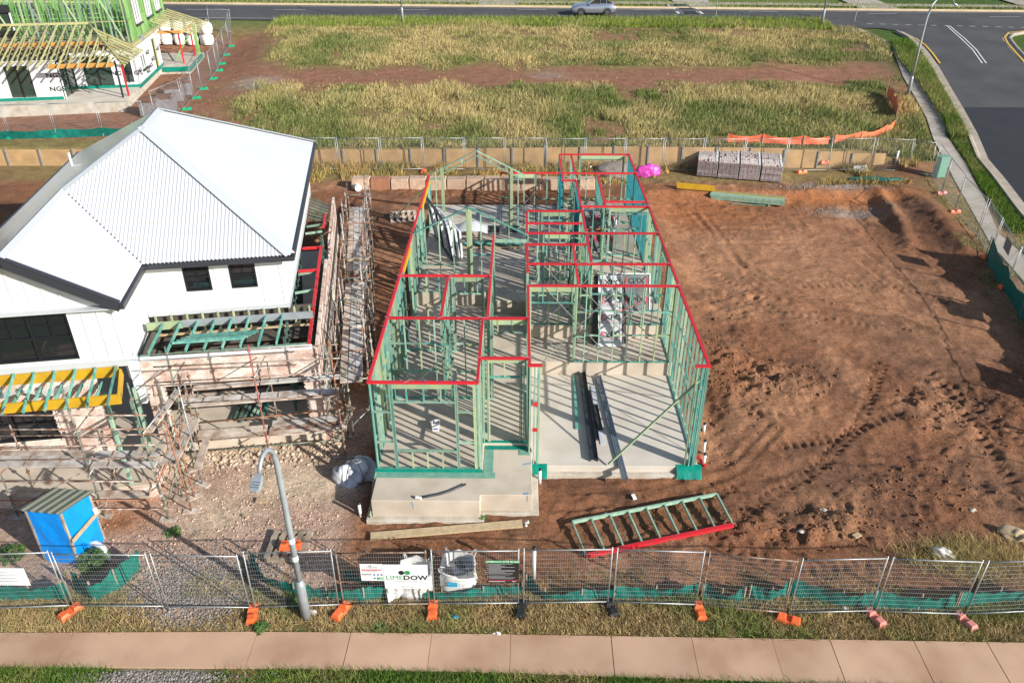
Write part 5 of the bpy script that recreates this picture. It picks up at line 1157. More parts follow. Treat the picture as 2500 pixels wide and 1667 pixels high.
steel((710, 340), (850, 1350), .24, .16, 'steel_dark', 'long dark steel channel lying on the garage slab'); steel((780, 540), (890, 1110), .10, .10, 'steel_dark', 'medium dark steel section beside the long channel on the garage slab'); steel((860, 705), (920, 1000), .16, .10, 'steel_dark', 'short dark steel box leaning on the pale sheet in the garage')
a, b = e5(895, 360, ZG + .07), e5(1205, 1550, ZG + .05); t = thing('steel_rails', 'bundle of long grey steel rails sticking out of the garage', 'steel rails', a, 'lengths lying on the garage floor')
for k in range(4): o_ = Vector((.055 * (k - 1.5), 0, 0)); ob('rail', MB().beam(a + o_, b + o_ + Vector((0, random.uniform(-.2, .1), 0)), .042, .07 if k % 2 else .05), 'steel_blue', t)
steel((622, 365), (650, 980), .10, .045, 'timber_teal', 'green timber stud lying on the garage slab', 'timber_board', 'timber board', False); steel((830, 480), (950, 1155), .16, .02, 'clear_film', 'pale flat sheet strip under the dark steel in the garage', 'sheet_strip', 'sheet', False)
a, b = GH(1709, 1128), GH(1722, 1146); tag(ob('red_offcut', MB().beam((a.x - .1, a.y + .12, a.z + .15), (b.x, b.y, b.z + .06), .1, .05), 'plate_red'), 'red painted timber offcut at the garage corner', 'timber offcut')
# aluminium windows stacked in the living room, and wrapped windows
def alu(a, b, up, label, m='alu_white', th=.09, glass=True, mid=True, group='aluminium window units', wf=.075):
    a, b, up = Vector(a), Vector(b), Vector(up); t = thing('window_unit', label, 'window', a, group); n_ = (b - a).cross(up).normalized()
    def bar(p_, q_): ob('frame_bar', MB().beam(p_, q_, th, wf, up=n_.cross((q_ - p_).normalized())), m, t)
    bar(a, b); bar(a + up, b + up); bar(a, a + up); bar(b, b + up)
    if mid: bar((a + b) / 2, (a + b) / 2 + up)
    if glass: ob('pane', MB().slabq([a + n_ * .01, b + n_ * .01, b + up + n_ * .01, a + up + n_ * .01], .006), 'glass_green', t)
    return t
g7 = lambda x, y, z: Vector(PZ(960 + x / 6.532, 440 + y / 6.532, z))
bx = XLW + .35
names = ['dark-edged', 'white-edged', 'plain white', 'narrow white', 'foremost white']
for k in range(5):
    dirn = Vector((1.15 + .06 * k, -3.2, 0)).normalized(); ln = (3.1, 2.8, 2.9, 1.7, 2.2)[k]
    o_ = Vector((-4.12 + .15 * k, 36.7 - (0, .35, .1, .9, .6)[k], ZR + .04)); up_ = Vector((-.16 + .03 * k, -.04, 1)).normalized() * (2.0, 1.75, 1.5, 1.75, 1.3)[k]
    alu(o_, o_ + dirn * ln, up_, '%s aluminium window leaning in the stack inside the living room' % names[k], 'alu_dark' if k == 0 else 'alu_white', th=.09, glass=(k == 4), mid=(k != 4), group='stacked aluminium windows', wf=.09)
tag(ob('reflective_sheet', MB().grid([[Vector((-3.2 + .28 * i, 36.2 + .25 * j_, ZR + .35 + .45 * sin(.5 * i) * sin(.6 * j_ + .3) + .05 * sin(3 * i + j_))) for j_ in range(6)] for i in range(7)]), 'clear_film', smooth=True), 'crumpled silver plastic sheet on the rear slab', 'plastic sheet')
for k in range(4): 
    z = ZR + .06 + .05 * k; tag(ob('steel_length', MB().beam((-2.9 + .1 * k, 35.2 + .12 * k, z), (.2, 35.2 + .16 * k, z), .14, .05), ['timber_raw', 'lumber_dark', 'timber_teal', 'lumber_dark'][k]), '%s long timber in the pile across the rear slab' % ORD[k], 'timber', 'timber pile on the rear slab')
for k in range(2): tag(ob('dark_trestle', MB().box((-1.2 + .9 * k, 37.2, ZR + .14), (.5, .12, .28)).box((-1.2 + .9 * k, 37.2, ZR + .3), (.7, .2, .03)), 'steel_dark'), '%s dark trestle on the rear slab under the gable' % ORD[k], 'trestle', 'dark trestles')
def expo(a, b, up, label, rows, cols=1, flip=False, wide=.0):
    a, b, up = Vector(a), Vector(b), Vector(up); t = thing('wrapped_window', label, 'window', a, 'wrapped window units'); n_ = (b - a).cross(up).normalized()
    ob('film', MB().slabq([a, b, b + up, a + up], .10), 'film_over_glass' if flip else 'clear_film', t)
    for p_, q_ in ((a, a + up), (b, b + up), (a, b), (a + up, b + up)): ob('edge', MB().beam(p_ + n_ * .0, q_ + n_ * .0, .05, .05, up=n_), 'alu_white', t)
    X = (b - a).normalized(); Yv = up.normalized(); W_ = (b - a).length; Hh = up.length
    for r in range(rows):
        for c_ in range(cols):
            o_ = a + X * (W_ * (c_ + .5) / cols) + Yv * (Hh * (r + .62) / rows) + n_ * .004; mx = frame_mtx(o_, X * (-1 if flip else 1), Yv)
            sz = min(.30, W_ / cols * .38); sg = -1 if flip else 1
            text('XPO', sz, 'ink', mx @ Matrix.Translation((sz * .42, 0, .002)), t, xs=1.12, bold=.02); text('E', sz, 'ink_red', mx @ Matrix.Translation((-sz * .95, 0, .002)), t, xs=1.12, bold=.04)
            text('ALUMINIUM', sz * .42, 'ink_grey', mx @ Matrix.Translation((0, -sz * .72, 0)), t); 
            ob('stripe', MB().slabq([mx @ Vector(v) for v in ((-sz * 1.3, -sz * .5, .001), (sz * 1.3, -sz * .5, .001), (sz * 1.3, -sz * .44, .001), (-sz * 1.3, -sz * .44, .001))], .001), 'ink_red', t)
    return t
d4 = lambda x, y, Y: Vector(PY(1260 + x / 5.2267, 560 + y / 5.2267, Y))
YE = YS1 + .55; a0 = Vector(PZ(1260 + 1055 / 5.2267, 560 + 1490 / 5.2267, ZM)); b0 = Vector(PZ(1260 + 1335 / 5.2267, 560 + 1490 / 5.2267, ZM)); a0.z = b0.z = ZM + .03
upv = Vector((-.02, .42, 1)).normalized() * 2.75
t = expo(a0, b0, upv, 'tall wrapped window printed four times leaning on the garage back wall', 4)
for s_, o_ in ((-1, a0), (1, b0)): 
    x_ = Vector((s_ * .26, .05, 0)); ob('black_cover', MB().slabq([o_ + Vector((s_ * .03, .06, 0)), o_ + x_ + Vector((0, .2, 0)), o_ + x_ + upv * .98 + Vector((-s_ * .1, .06, 0)), o_ + upv * 1.02 + Vector((s_ * .02, .06, 0))], .05), 'black_plastic', t)
ob('strap', MB().tube([a0 + upv * .52 + Vector((-.35, .0, -.1)), a0 + upv * .52 + Vector((0, -.05, 0)), b0 + upv * .52 + Vector((.1, -.05, 0)), b0 + upv * .6 + Vector((.75, .1, 0))], .014, 5), 'orange_plastic', t)
YQ = YS2 + .75; a0 = Vector((PZ(1468, 690, ZR)[0] , YQ + .3, ZR + .02)); b0 = Vector((a0.x + 1.75, YQ + .3, ZR + .02)); expo(a0, b0, Vector((0, .55, 1)).normalized() * 1.55, 'wide wrapped window leaning in the middle room, print reversed', 2, 2, True)
c3_ = lambda x, y: (1260 + x / 6.533, 350 + y / 6.533)
yq = P_(1500, 502)[1] + .9; a0 = Vector(PY(*c3_(1075, 970), yq)); b0 = Vector(PY(*c3_(1600, 970), yq)); a0.z = b0.z = ZR + .02; b0.y = a0.y; t = expo(a0, b0, Vector((0, .25, 1)).normalized() * 2.0, 'wrapped window leaning at the rear room, print reversed', 2, 2, True)
ob('strap', MB().beam(a0 + Vector((-.05, .1, 1.1)), b0 + Vector((.05, .1, 1.15)), .02, .05), 'orange_plastic', t)
# brick packs, timber packs
def brick_pack(c, sx, sy, sz, rz, label, m='pale_brick_shaded', film=None, group='brick packs'):
    t = thing('brick_pack', label, 'brick pack', c, group, rz); nz = int(sz / .115)
    for k in range(nz):
        mb = MB(); nx_ = 5
        for i in range(nx_):
            for yy in (-1, 1):
                L = sx / nx_; mb.box((-sx / 2 + (i + .5) * L + random.uniform(-.006, .006), yy * (sy / 4) + random.uniform(-.01, .01), .1 + (k + .5) * sz / nz), (L - .012, sy / 2 - .012, sz / nz - .012))
        o = ob('brick_layer', mb, m); o.parent = t; o['kind'] = 'stuff'
    mb = MB()
    for i in range(9):
        for j_ in range(5):
            if random.random() < .9: mb.box((-sx / 2 + (i + .5) * sx / 9, -sy / 2 + (j_ + .5) * sy / 5, .1 + sz + .025 + random.uniform(-.012, .012)), (sx / 9 - .01, sy / 5 - .012, .05))
    o = ob('top_layer', mb, 'pale_brick_lit' if m == 'pale_brick_shaded' else m); o.parent = t; o['kind'] = 'stuff'
    for yy in (-.3, .3):
        o = ob('bearer', MB().box((0, yy * sy, .05), (sx, .1, .1)), 'timber_grey'); o.parent = t
    o = ob('film_strip', MB().box((sx / 2 + .012, 0, .1 + sz / 2), (.02, sy, sz)).box((sx / 2 - .05, 0, .1 + sz + .06), (.12, sy, .02)), film or 'white_bag'); o.parent = t
    return t
k3 = lambda x, y: (1640 + x / 3.733, 340 + y / 3.733)
f0 = G(*k3(215, 345)); f1 = G(*k3(992, 408)); dv = np.array(f1[:2]) - np.array(f0[:2]); ang = atan2(dv[1], dv[0]); Ls = np.hypot(*dv); e_ = dv / Ls; nrm_ = np.array([-e_[1], e_[0]])
for r in range(2):
    for k in range(4):
        wv = Ls / 4; c = np.array(f0[:2]) + e_ * (k + .5) * wv + nrm_ * (.62 + 1.22 * r)
        brick_pack((c[0], c[1], min(hz(*c), gz(*c)) - .02), wv - .10, 1.16, .92, ang + random.uniform(-.02, .02), '%s pale brick pack from the left in the %s row beside the rear fence' % (ORD[k], 'front' if r == 0 else 'back'))
def tpack(a, b, nw, nh, w_, h_, m, label, group='timber packs'):
    t = thing('timber_pack', label, 'timber pack', a, group); a, b = Vector(a), Vector(b); d = (b - a).normalized(); s_ = d.cross(Vector((0, 0, 1))).normalized()
    for k in range(nh):
        for i in range(nw):
            o_ = s_ * ((i - (nw - 1) / 2) * (w_ + .004)) + Vector((0, 0, .12 + (k + .5) * h_)); e2 = d * random.uniform(-.05, .05)
            ob('length', MB().beam(a + o_ + e2, b + o_ + e2, w_, h_ - .004), m if random.random() < .9 else 'timber_green', t)
    for f in (.12, .8): p_ = a.lerp(b, f); ob('bearer', MB().beam(p_ - s_ * .4 + Vector((0, 0, .06)), p_ + s_ * .4 + Vector((0, 0, .06)), .09, .11), 'timber_grey', t)
a = GH(*k3(345, 535)); b = GH(*k3(1010, 625)); a.z = b.z = min(a.z, b.z)
off = Vector((.1, .25, 0)); tpack(a + off, b + off, 7, 4, .085, .085, 'timber_green', 'long pack of pale green timber lying at the cut bank')
p_ = (a + off).lerp(b + off, .04); tag(ob('yellow_lvl_beam', MB().beam(a + off + Vector((.05, .1, .485)), b + off + Vector((-.1, -.05, .485)), .07, .045), 'timber_yellow'), 'yellow timber lying along the top of the green pack', 'timber')
a2 = GH(*k3(45, 458)); b2_ = GH(*k3(345, 490)); 
for k in range(3): tag(ob('yellow_beam', MB().beam((a2.x, a2.y + .12 * k, a2.z + .15 + .08 * k), (b2_.x + .3, b2_.y + .12 * k, b2_.z + .15 + .08 * k), .09, .09), 'timber_yellow'), '%s yellow beam from the bottom beside the green timber pack' % ORD[k], 'beam', 'yellow beams')
a3 = GH(*k3(535, 595)); b3 = GH(*k3(900, 615)); tag(ob('loose_timber', MB().beam((a3.x, a3.y, a3.z + .04), (b3.x, b3.y, b3.z + .04), .09, .045), 'timber_green'), 'single green timber lying before the green pack', 'timber')
# small things by the rear corner
p = GH(2100, 420); mm_ = board('ground_board', 'small white board lying by the rear fence', (p.x - .4, p.y - .2, p.z + .06), (1, .05, .05), (0, .9, .45), .85, .5, 'sign_white')[0]
p = GH(2290, 432); up_ = thing('utility_pillar', 'pale green utility pillar at the fence corner', 'utility pillar', p); ob('body', MB().box((p.x, p.y, p.z + .6), (.62, .5, 1.2), .2), 'util_green', up_, bevel=.05); ob('lid', MB().box((p.x, p.y, p.z + 1.24), (.66, .54, .09), .2), 'util_green', up_, bevel=.03)
p = GH(2145, 440); lump('netting_heap', 'tangled heap of dark green netting by the rear fence', 'netting', p, (1.0, .5, .16), 'shade_green', 12, amp=.5)
p = GH(2305, 1358); lump('plastic_scrap', 'crumpled pale plastic scrap near the dry grass', 'plastic scrap', p, (.3, .22, .14), 'white_bag', 14, amp=.35)
p = GH(2492, 1310); lump('sack_scrap', 'brown crumpled sack at the edge of the dry grass', 'sack', p, (.42, .3, .14), 'timber_raw', 15, amp=.4)
p = GH(872, 463); tag(ob('drain_pipe', MB().tube([(p.x - .2, p.y + .3, p.z + .2), (p.x + .15, p.y - .35, p.z + .2)], .2, 14), 'pipe_white'), 'wide white pipe end lying below the sandstone blocks', 'pipe')
for i, (px, py, w_, l_) in enumerate(((640, 1225, .35, .2), (1475, 1262, .3, .1), (1547, 1218, .22, .12), (600, 1262, .2, .1), (2090, 1312, .25, .15))):
    p = GH(px, py); tag(ob('offcut', MB().box((p.x, p.y, p.z + .05), (w_, l_, .05), i * .9), 'white_plastic' if i in (1, 2) else 'timber_raw'), ['square timber offcut on the driveway soil', 'white offcut beside the lying wall frame', 'thin white scrap on the soil before the garage', 'narrow timber offcut on the driveway', 'pale scrap on the rough soil'][i], 'offcut')
# orange barrier mesh
def barrier(pix, h, label):
    P = [GH(*q) for q in pix]; t = thing('barrier_mesh', label, 'barrier mesh', P[0], 'orange barrier mesh'); R = []
    for i, (a, b) in enumerate(zip(P[:-1], P[1:])):
        for k in range(8): p_ = a.lerp(b, k / 8); z = hz(p_.x, p_.y); hh = h * (1 - .35 * sin(pi * k / 8)); R.append([Vector((p_.x, p_.y + .05 * sin(k + j_), z + .1 + hh * j_ / 3)) for j_ in range(4)])
    ob('netting', MB().grid(R), 'orange_net', t, smooth=True)
    for p_ in P: ob('stake', MB().box((p_.x, p_.y, hz(p_.x, p_.y) + h * .5), (.04, .04, h + .2)), 'timber_grey', t)
barrier([(1775, 352), (1860, 354), (1960, 358), (2030, 356)], .6, 'orange barrier mesh strung in the tall grass behind the rear fence'); barrier([(2035, 356), (2100, 347), (2160, 330), (2185, 312)], .6, 'orange barrier mesh curving towards the side street'); barrier([(2186, 292), (2182, 270), (2172, 250), (2163, 232)], 1.0, 'upright red-orange barrier mesh near the leaning street lamp')
# ================================================================== footpaths, roads
def quad_slab(name, q, th, m, parent, up=.03):
    q = [Vector((v[0], v[1], hz(v[0], v[1]) + up)) for v in q]; return ob(name, MB().hexa([Vector((v.x, v.y, v.z - th)) for v in q] + q), m, parent)
fp = bpy.data.objects.new('footpath', None); COL.objects.link(fp); fp.location = (0, 13.2, 0); fp['kind'] = 'structure'
def edge(pts, X): return ip(X, [p_[0] for p_ in pts], [p_[1] for p_ in pts])
top = [PZ(-300, 1543, 0), PZ(0, 1546, 0), PZ(700, 1543, 0), PZ(1250, 1550, 0), PZ(2500, 1570, 0), PZ(2900, 1578, 0)]; bot = [PZ(-300, 1622, 0), PZ(0, 1627, 0), PZ(800, 1632, 0), PZ(1250, 1642, 0), PZ(2500, 1684, 0), PZ(2900, 1698, 0)]
jx = [-16.5] + [PZ(x, 1550, 0)[0] for x in (-60, 180, 415, 625, 854, 1053, 1245, 1489, 1685, 1878, 2018, 2220, 2395)] + [13.6, 15.2]
exj = [round(PZ(x, 1550, 0)[0], 3) for x in (854, 1489, 2018, 2395)]
for a, b in zip(jx[:-1], jx[1:]):
    g = .010 if round(a, 3) in exj or round(b, 3) in exj else .0008; quad_slab('path_slab', [(a + g, edge(bot, a)), (b - g, edge(bot, b)), (b - g + .02, edge(top, b)), (a + g + .02, edge(top, a))], .12, 'footpath', fp, up=.045 + random.uniform(-.003, .003))
# path beside the side street
sp_ = bpy.data.objects.new('side_footpath', None); COL.objects.link(sp_); sp_.location = G(2360, 450); sp_['kind'] = 'structure'
Lp = [(2045, 68), (2100, 72), (2176, 108), (2190, 150), (2205, 190), (2262, 290), (2278, 340), (2311, 402), (2362, 498), (2419, 599), (2500, 690), (2640, 850), (2800, 1020)]
Rp = [(2045, 74), (2120, 80), (2205, 130), (2223, 170), (2241, 200), (2290, 295), (2307, 330), (2357, 402), (2403, 488), (2452, 546), (2545, 650), (2720, 810), (2900, 960)]
Lg = [G(*q) for q in Lp]; Rg = [G(*q) for q in Rp]
Rp_off = []
for l, r in zip(Lg, Rg):
    v = r[:2] - l[:2]; n_ = np.hypot(*v); Rp_off.append(l[:2] + v / n_ * min(max(n_, 1.2), 1.7))
for a, b, c_, d_ in zip(Lg[:-1], Lg[1:], Rp_off[:-1], Rp_off[1:]):
    n = max(1, int(np.hypot(*(b[:2] - a[:2])) / 1.6))
    for k in range(n):
        f0, f1 = k / n + .004, (k + 1) / n - .004; L_ = lambda p_, q_, f: p_[:2] + (q_[:2] - p_[:2]) * f
        quad_slab('path_slab', [L_(a, b, f0), L_(c_, d_, f0), L_(c_, d_, f1), L_(a, b, f1)], .1, 'path_grey', sp_, up=.05 + random.uniform(-.004, .004))
def sheet(name, rows, m, up=.06, parent=None):   # rows of ground points, left to right
    R = [[Vector((p_[0], p_[1], hz(p_[0], p_[1]) + up)) for p_ in r] for r in rows]; return ob(name, MB().grid(R), m, parent, smooth=True)
def lerp_row(a, b, n): return [np.array(a[:2]) + (np.array(b[:2]) - np.array(a[:2])) * i / n for i in range(n + 1)]
nA, nB = G(480, 50), G(2500, 76); fA, fB = G(480, 13.5), G(2500, 33)
def ext(a, b, x): f = (x - a[0]) / (b[0] - a[0]); return np.array([x, a[1] + (b[1] - a[1]) * f])
rd = sheet('road', [lerp_row(ext(nA, nB, x), ext(fA, fB, x), 6) for x in np.arange(-70, 110, 2.5)], 'asphalt', .07); rd['kind'] = 'structure'
SL = [(2085, 66), (2150, 72), (2200, 80), (2232, 96), (2262, 130), (2289, 168), (2335, 248), (2346, 266)]; SL2 = [(2346, 266.5), (2381, 330), (2407, 392), (2448, 440), (2505, 515), (2620, 650), (2800, 850)]
SR = [(2520, 78), (2480, 82), (2455, 88), (2450, 98), (2470, 120), (2500, 154), (2600, 240), (2625, 266)]; SR2 = [(2625, 266.5), (2700, 330), (2770, 392), (2830, 440), (2920, 515), (3090, 650), (3350, 850)]
s1 = sheet('side_road', [lerp_row(G(*l), G(*r), 6) for l, r in zip(SL, SR)], 'asphalt', .085); s1['kind'] = 'structure'
s2 = sheet('side_road', [lerp_row(G(*l), G(*r), 8) for l, r in zip(SL2, SR2)], 'asphalt_new', .085); s2['kind'] = 'structure'
def kerb(name, pts, side, m, w0=.42, wt=.16, h=.13):
    P = [np.array(p_[:2]) for p_ in pts]; R = []
    for i, p_ in enumerate(P):
        d = P[min(i + 1, len(P) - 1)] - P[max(i - 1, 0)]; d = d / np.hypot(*d); n_ = np.array([-d[1], d[0]]) * side; z = hz(*p_) + .09
        R.append([Vector((*(p_ - n_ * .12), z + .004)), Vector((*(p_ + n_ * w0 * .7), z + .004)), Vector((*(p_ + n_ * w0), z + h)), Vector((*(p_ + n_ * (w0 + wt)), z + h + .01)), Vector((*(p_ + n_ * (w0 + wt + .02)), z - .2))])
    o = ob(name, MB().grid(R), m); o['kind'] = 'structure'; return o
kl = [G(*q) for q in SL[2:] + SL2[1:]]; kerb('kerb', kl, -1, 'kerb'); kerb('kerb', [ext(fA, fB, x) for x in np.arange(-70, 110, 3.0)], 1, 'kerb_far', h=.14)
kr = [G(*q) for q in ((2540, 76), (2490, 80), (2458, 86), (2449, 97), (2466, 120), (2498, 154), (2600, 240))]; kerb('kerb', kr, 1, 'kerb')
rm = bpy.data.objects.new('road_markings', None); COL.objects.link(rm); rm.location = (20, 85, 4.3); rm['kind'] = 'structure'
def line(a, b, w_, m='paint_white', up=.105, nm='painted_line'):
    a, b = np.array(a[:2]), np.array(b[:2]); d = (b - a) / np.hypot(*(b - a)); n_ = np.array([-d[1], d[0]]) * w_ / 2; k = max(1, int(np.hypot(*(b - a)) / 2.5)); R = []
    for i in range(k + 1):
        p_ = a + (b - a) * i / k; R.append([Vector((*(p_ - n_), hz(*p_) + up)), Vector((*(p_ + n_), hz(*p_) + up))])
    return ob(nm, MB().grid(R), m, rm)
for x0, x1, y in ((455, 560, 27), (670, 747, 27), (972, 1046, 27), (1261, 1333, 27), (1545, 1613, 27.5), (1826, 1898, 31), (2116, 2188, 36.5), (2415, 2490, 44)): line(G(x0, y), G(x1, y + (.5 if x0 > 1500 else 0)), .12)
e0, e1 = ext(nA, nB, -60), ext(nA, nB, 8.0); off = np.array([0, .75]); line(e0 + off, e1 + off, .12); line(ext(fA, fB, -60) - off, ext(fA, fB, 100) - off, .1)
for k in range(14): x = 2116 + k * 31.3; y = 61.5 + k * .75; line(G(x, y), G(x + 14, y + .35), .16)
for k in range(13): x = 960 + k * 27; line(G(x, 11.6), G(x + 12, 11.6), .14)
for o_ in (0, 9): line(G(2311 + o_ * .7, 66.5), G(2345 + o_, 97), .11); line(G(2345 + o_, 97), G(2374 + o_, 125), .11); line(G(2374 + o_, 125), G(2397 + o_ * 1.1, 158), .11)
for a, b in (((2234, 97), (2258, 114)), ((2258, 114), (2276, 134)), ((2276, 134), (2294, 159)), ((2500, 79), (2462, 83)), ((2462, 83), (2452, 94)), ((2452, 94), (2459, 109)), ((2459, 109), (2500, 156))): line(G(*a), G(*b), .16, 'paint_yellow', .13)
fpth = sheet('far_footpath', [lerp_row(ext(fA, fB, x) + np.array([0, 3.2]), ext(fA, fB, x) + np.array([0, 5.0]), 2) for x in np.arange(-70, 110, 3.0)], 'path_grey', .09); fpth['kind'] = 'structure'
for x in (-2.5, 19, 38, 56): 
    dw = sheet('driveway', [lerp_row(ext(fA, fB, x + u) + np.array([0, .55]), ext(fA, fB, x + u) + np.array([0, 12.0]), 6) for u in (-2, -1, 0, 1, 2)], 'path_grey', .11); dw['kind'] = 'structure'
# rubber speed cushions on the far road
for k, (px, py) in enumerate(((1658, 15.5), (1672, 23), (1683, 34))):
    p = G(px, py); z = hz(p[0], p[1]) + .075; t = thing('speed_cushion', '%s dark rubber speed cushion from the far kerb' % ORD[k], 'speed cushion', (p[0], p[1], z), 'speed cushions'); w_, d_ = 2.7, 1.75
    ob('pad', MB().hexa([(p[0] - w_ / 2, p[1] - d_ / 2, z), (p[0] + w_ / 2, p[1] - d_ / 2, z), (p[0] + w_ / 2, p[1] + d_ / 2, z), (p[0] - w_ / 2, p[1] + d_ / 2, z), (p[0] - w_ / 2 + .5, p[1] - d_ / 2 + .3, z + .07), (p[0] + w_ / 2 - .5, p[1] - d_ / 2 + .3, z + .07), (p[0] + w_ / 2 - .5, p[1] + d_ / 2 - .3, z + .07), (p[0] - w_ / 2 + .5, p[1] + d_ / 2 - .3, z + .07)]), 'asphalt_new', t)
    for s_ in (-1, 1): ob('marker', MB().add([(p[0] + s_ * (w_ / 2 - .02), p[1] - d_ / 2, z + .012), (p[0] + s_ * (w_ / 2 - .6), p[1] - d_ / 2 + .1, z + .075), (p[0] + s_ * (w_ / 2 - .6), p[1] + d_ / 2 - .1, z + .075), (p[0] + s_ * (w_ / 2 - .02), p[1] + d_ / 2, z + .012)], [(0, 1, 2, 3)]), 'paint_white', t)
# ================================================================== street lamps and poles
def street_lamp(p, h, label, arm=(0, -1), reach=1.25, fat=1.2, scale=1.0, head=True):
    p = Vector(p); t = thing('street_lamp', label, 'street lamp', p, 'street lamps'); A_ = Vector((arm[0], arm[1], 0)).normalized()
    ob('base', MB().tube([p - Vector((0, 0, .1)), p + Vector((0, 0, fat)), p + Vector((0, 0, fat + .18))], [.125, .125, .08], 14), 'lamp_grey', t, smooth=True)
    pts = [p + Vector((0, 0, fat + .15)), p + Vector((0, 0, h * .5)), p + Vector((0, 0, h - reach * .75))]; c_ = p + A_ * reach * .5 + Vector((0, 0, h - reach * .75)); n = 12
    for k in range(1, n): a = pi - pi * .86 * k / n; pts.append(c_ + A_ * (reach * .5 * cos(a)) + Vector((0, 0, reach * .78 * sin(a))))
    r_ = [.078 - .034 * i / (len(pts) - 1) for i in range(len(pts))]
    ob('pole', MB().tube(pts, r_, 12), 'lamp_grey', t, smooth=True)
    if head:
        e = pts[-1]; hd = MB(); X = A_.cross(Vector((0, 0, 1))); f = (A_ * .85 + Vector((0, 0, -.45))).normalized(); u = X.cross(f)
        prof = [(0, .06, .04), (.06, .11, .05), (.22, .14, .055), (.36, .13, .045), (.43, .07, .03)]; R = []
        for l, w_, hh in prof: R.append([e + f * l + X * w_ - u * hh * .4, e + f * l + X * w_ * .8 + u * hh, e + f * l - X * w_ * .8 + u * hh, e + f * l - X * w_ - u * hh * .4, e + f * l + X * w_ - u * hh * .4])
        hd.grid(R); hd.add(R[0][:4], [(0, 1, 2, 3)]); hd.add(R[-1][:4], [(3, 2, 1, 0)]); hm_ = ob('lamp_head', hd, 'lamp_grey', t)
        for k in range(3): ob('fin', MB().beam(e + f * (.22 + .06 * k) - X * .10 + u * .07, e + f * (.22 + .06 * k) + X * .10 + u * .07, .012, .03, up=u), 'steel_blue', hm_)
    return t
p = PZ(748, 1506, 0); p[2] = hz(p[0], p[1]); sl_ = street_lamp(p, 5.85, 'grey curved street lamp standing at the footpath fence', (-.12, -1), .95)
for z, s_ in ((2.1, .05), (2.7, .03)): ob('sticker', MB().tube([(p[0], p[1], z), (p[0], p[1], z + .16)], .082, 10, cap=False), 'sign_white', sl_)
p = GH(2216, 232); street_lamp(p, 6.9, 'slender grey street lamp beside the side-street path', (1, .35), 2.4)
p = GH(983, 58); street_lamp(p, 7.2, 'street lamp at the far road before the empty field', (0, 1), 2.0, 1.3); p = GH(2006, 62); street_lamp(p, 7.2, 'street lamp at the far road near the stop sign', (0, 1), 2.0, 1.3)
p = GH(2086, 55); t = thing('stop_sign', 'red stop sign on a thin pole at the road corner', 'road sign', p); ob('pole', MB().tube([p, p + Vector((0, 0, 3.0))], .035, 8), 'galv', t); ob('plate', MB().tube([p + Vector((0, .06, 2.65)), p + Vector((0, .04, 2.65))], .38, 8), 'galv', t); ob('face', MB().tube([p + Vector((0, .075, 2.65)), p + Vector((0, .065, 2.65))], .37, 8), 'sign_red', t)
ob('rear_face', MB().tube([p + Vector((0, .025, 2.65)), p + Vector((0, .035, 2.65))], .36, 8), 'sign_red', t); ob('lettering_band', MB().box(p + Vector((0, .02, 2.65)), (.4, .004, .14)), 'sign_white', t)
p = GH(1747, 46); t = thing('road_sign', 'grey road sign post opposite the speed cushions', 'road sign', p); ob('pole', MB().tube([p, p + Vector((0, 0, 2.6))], .035, 8), 'galv', t); ob('plate', MB().box(p + Vector((0, .05, 2.5)), (.5, .02, .5)), 'galv', t)
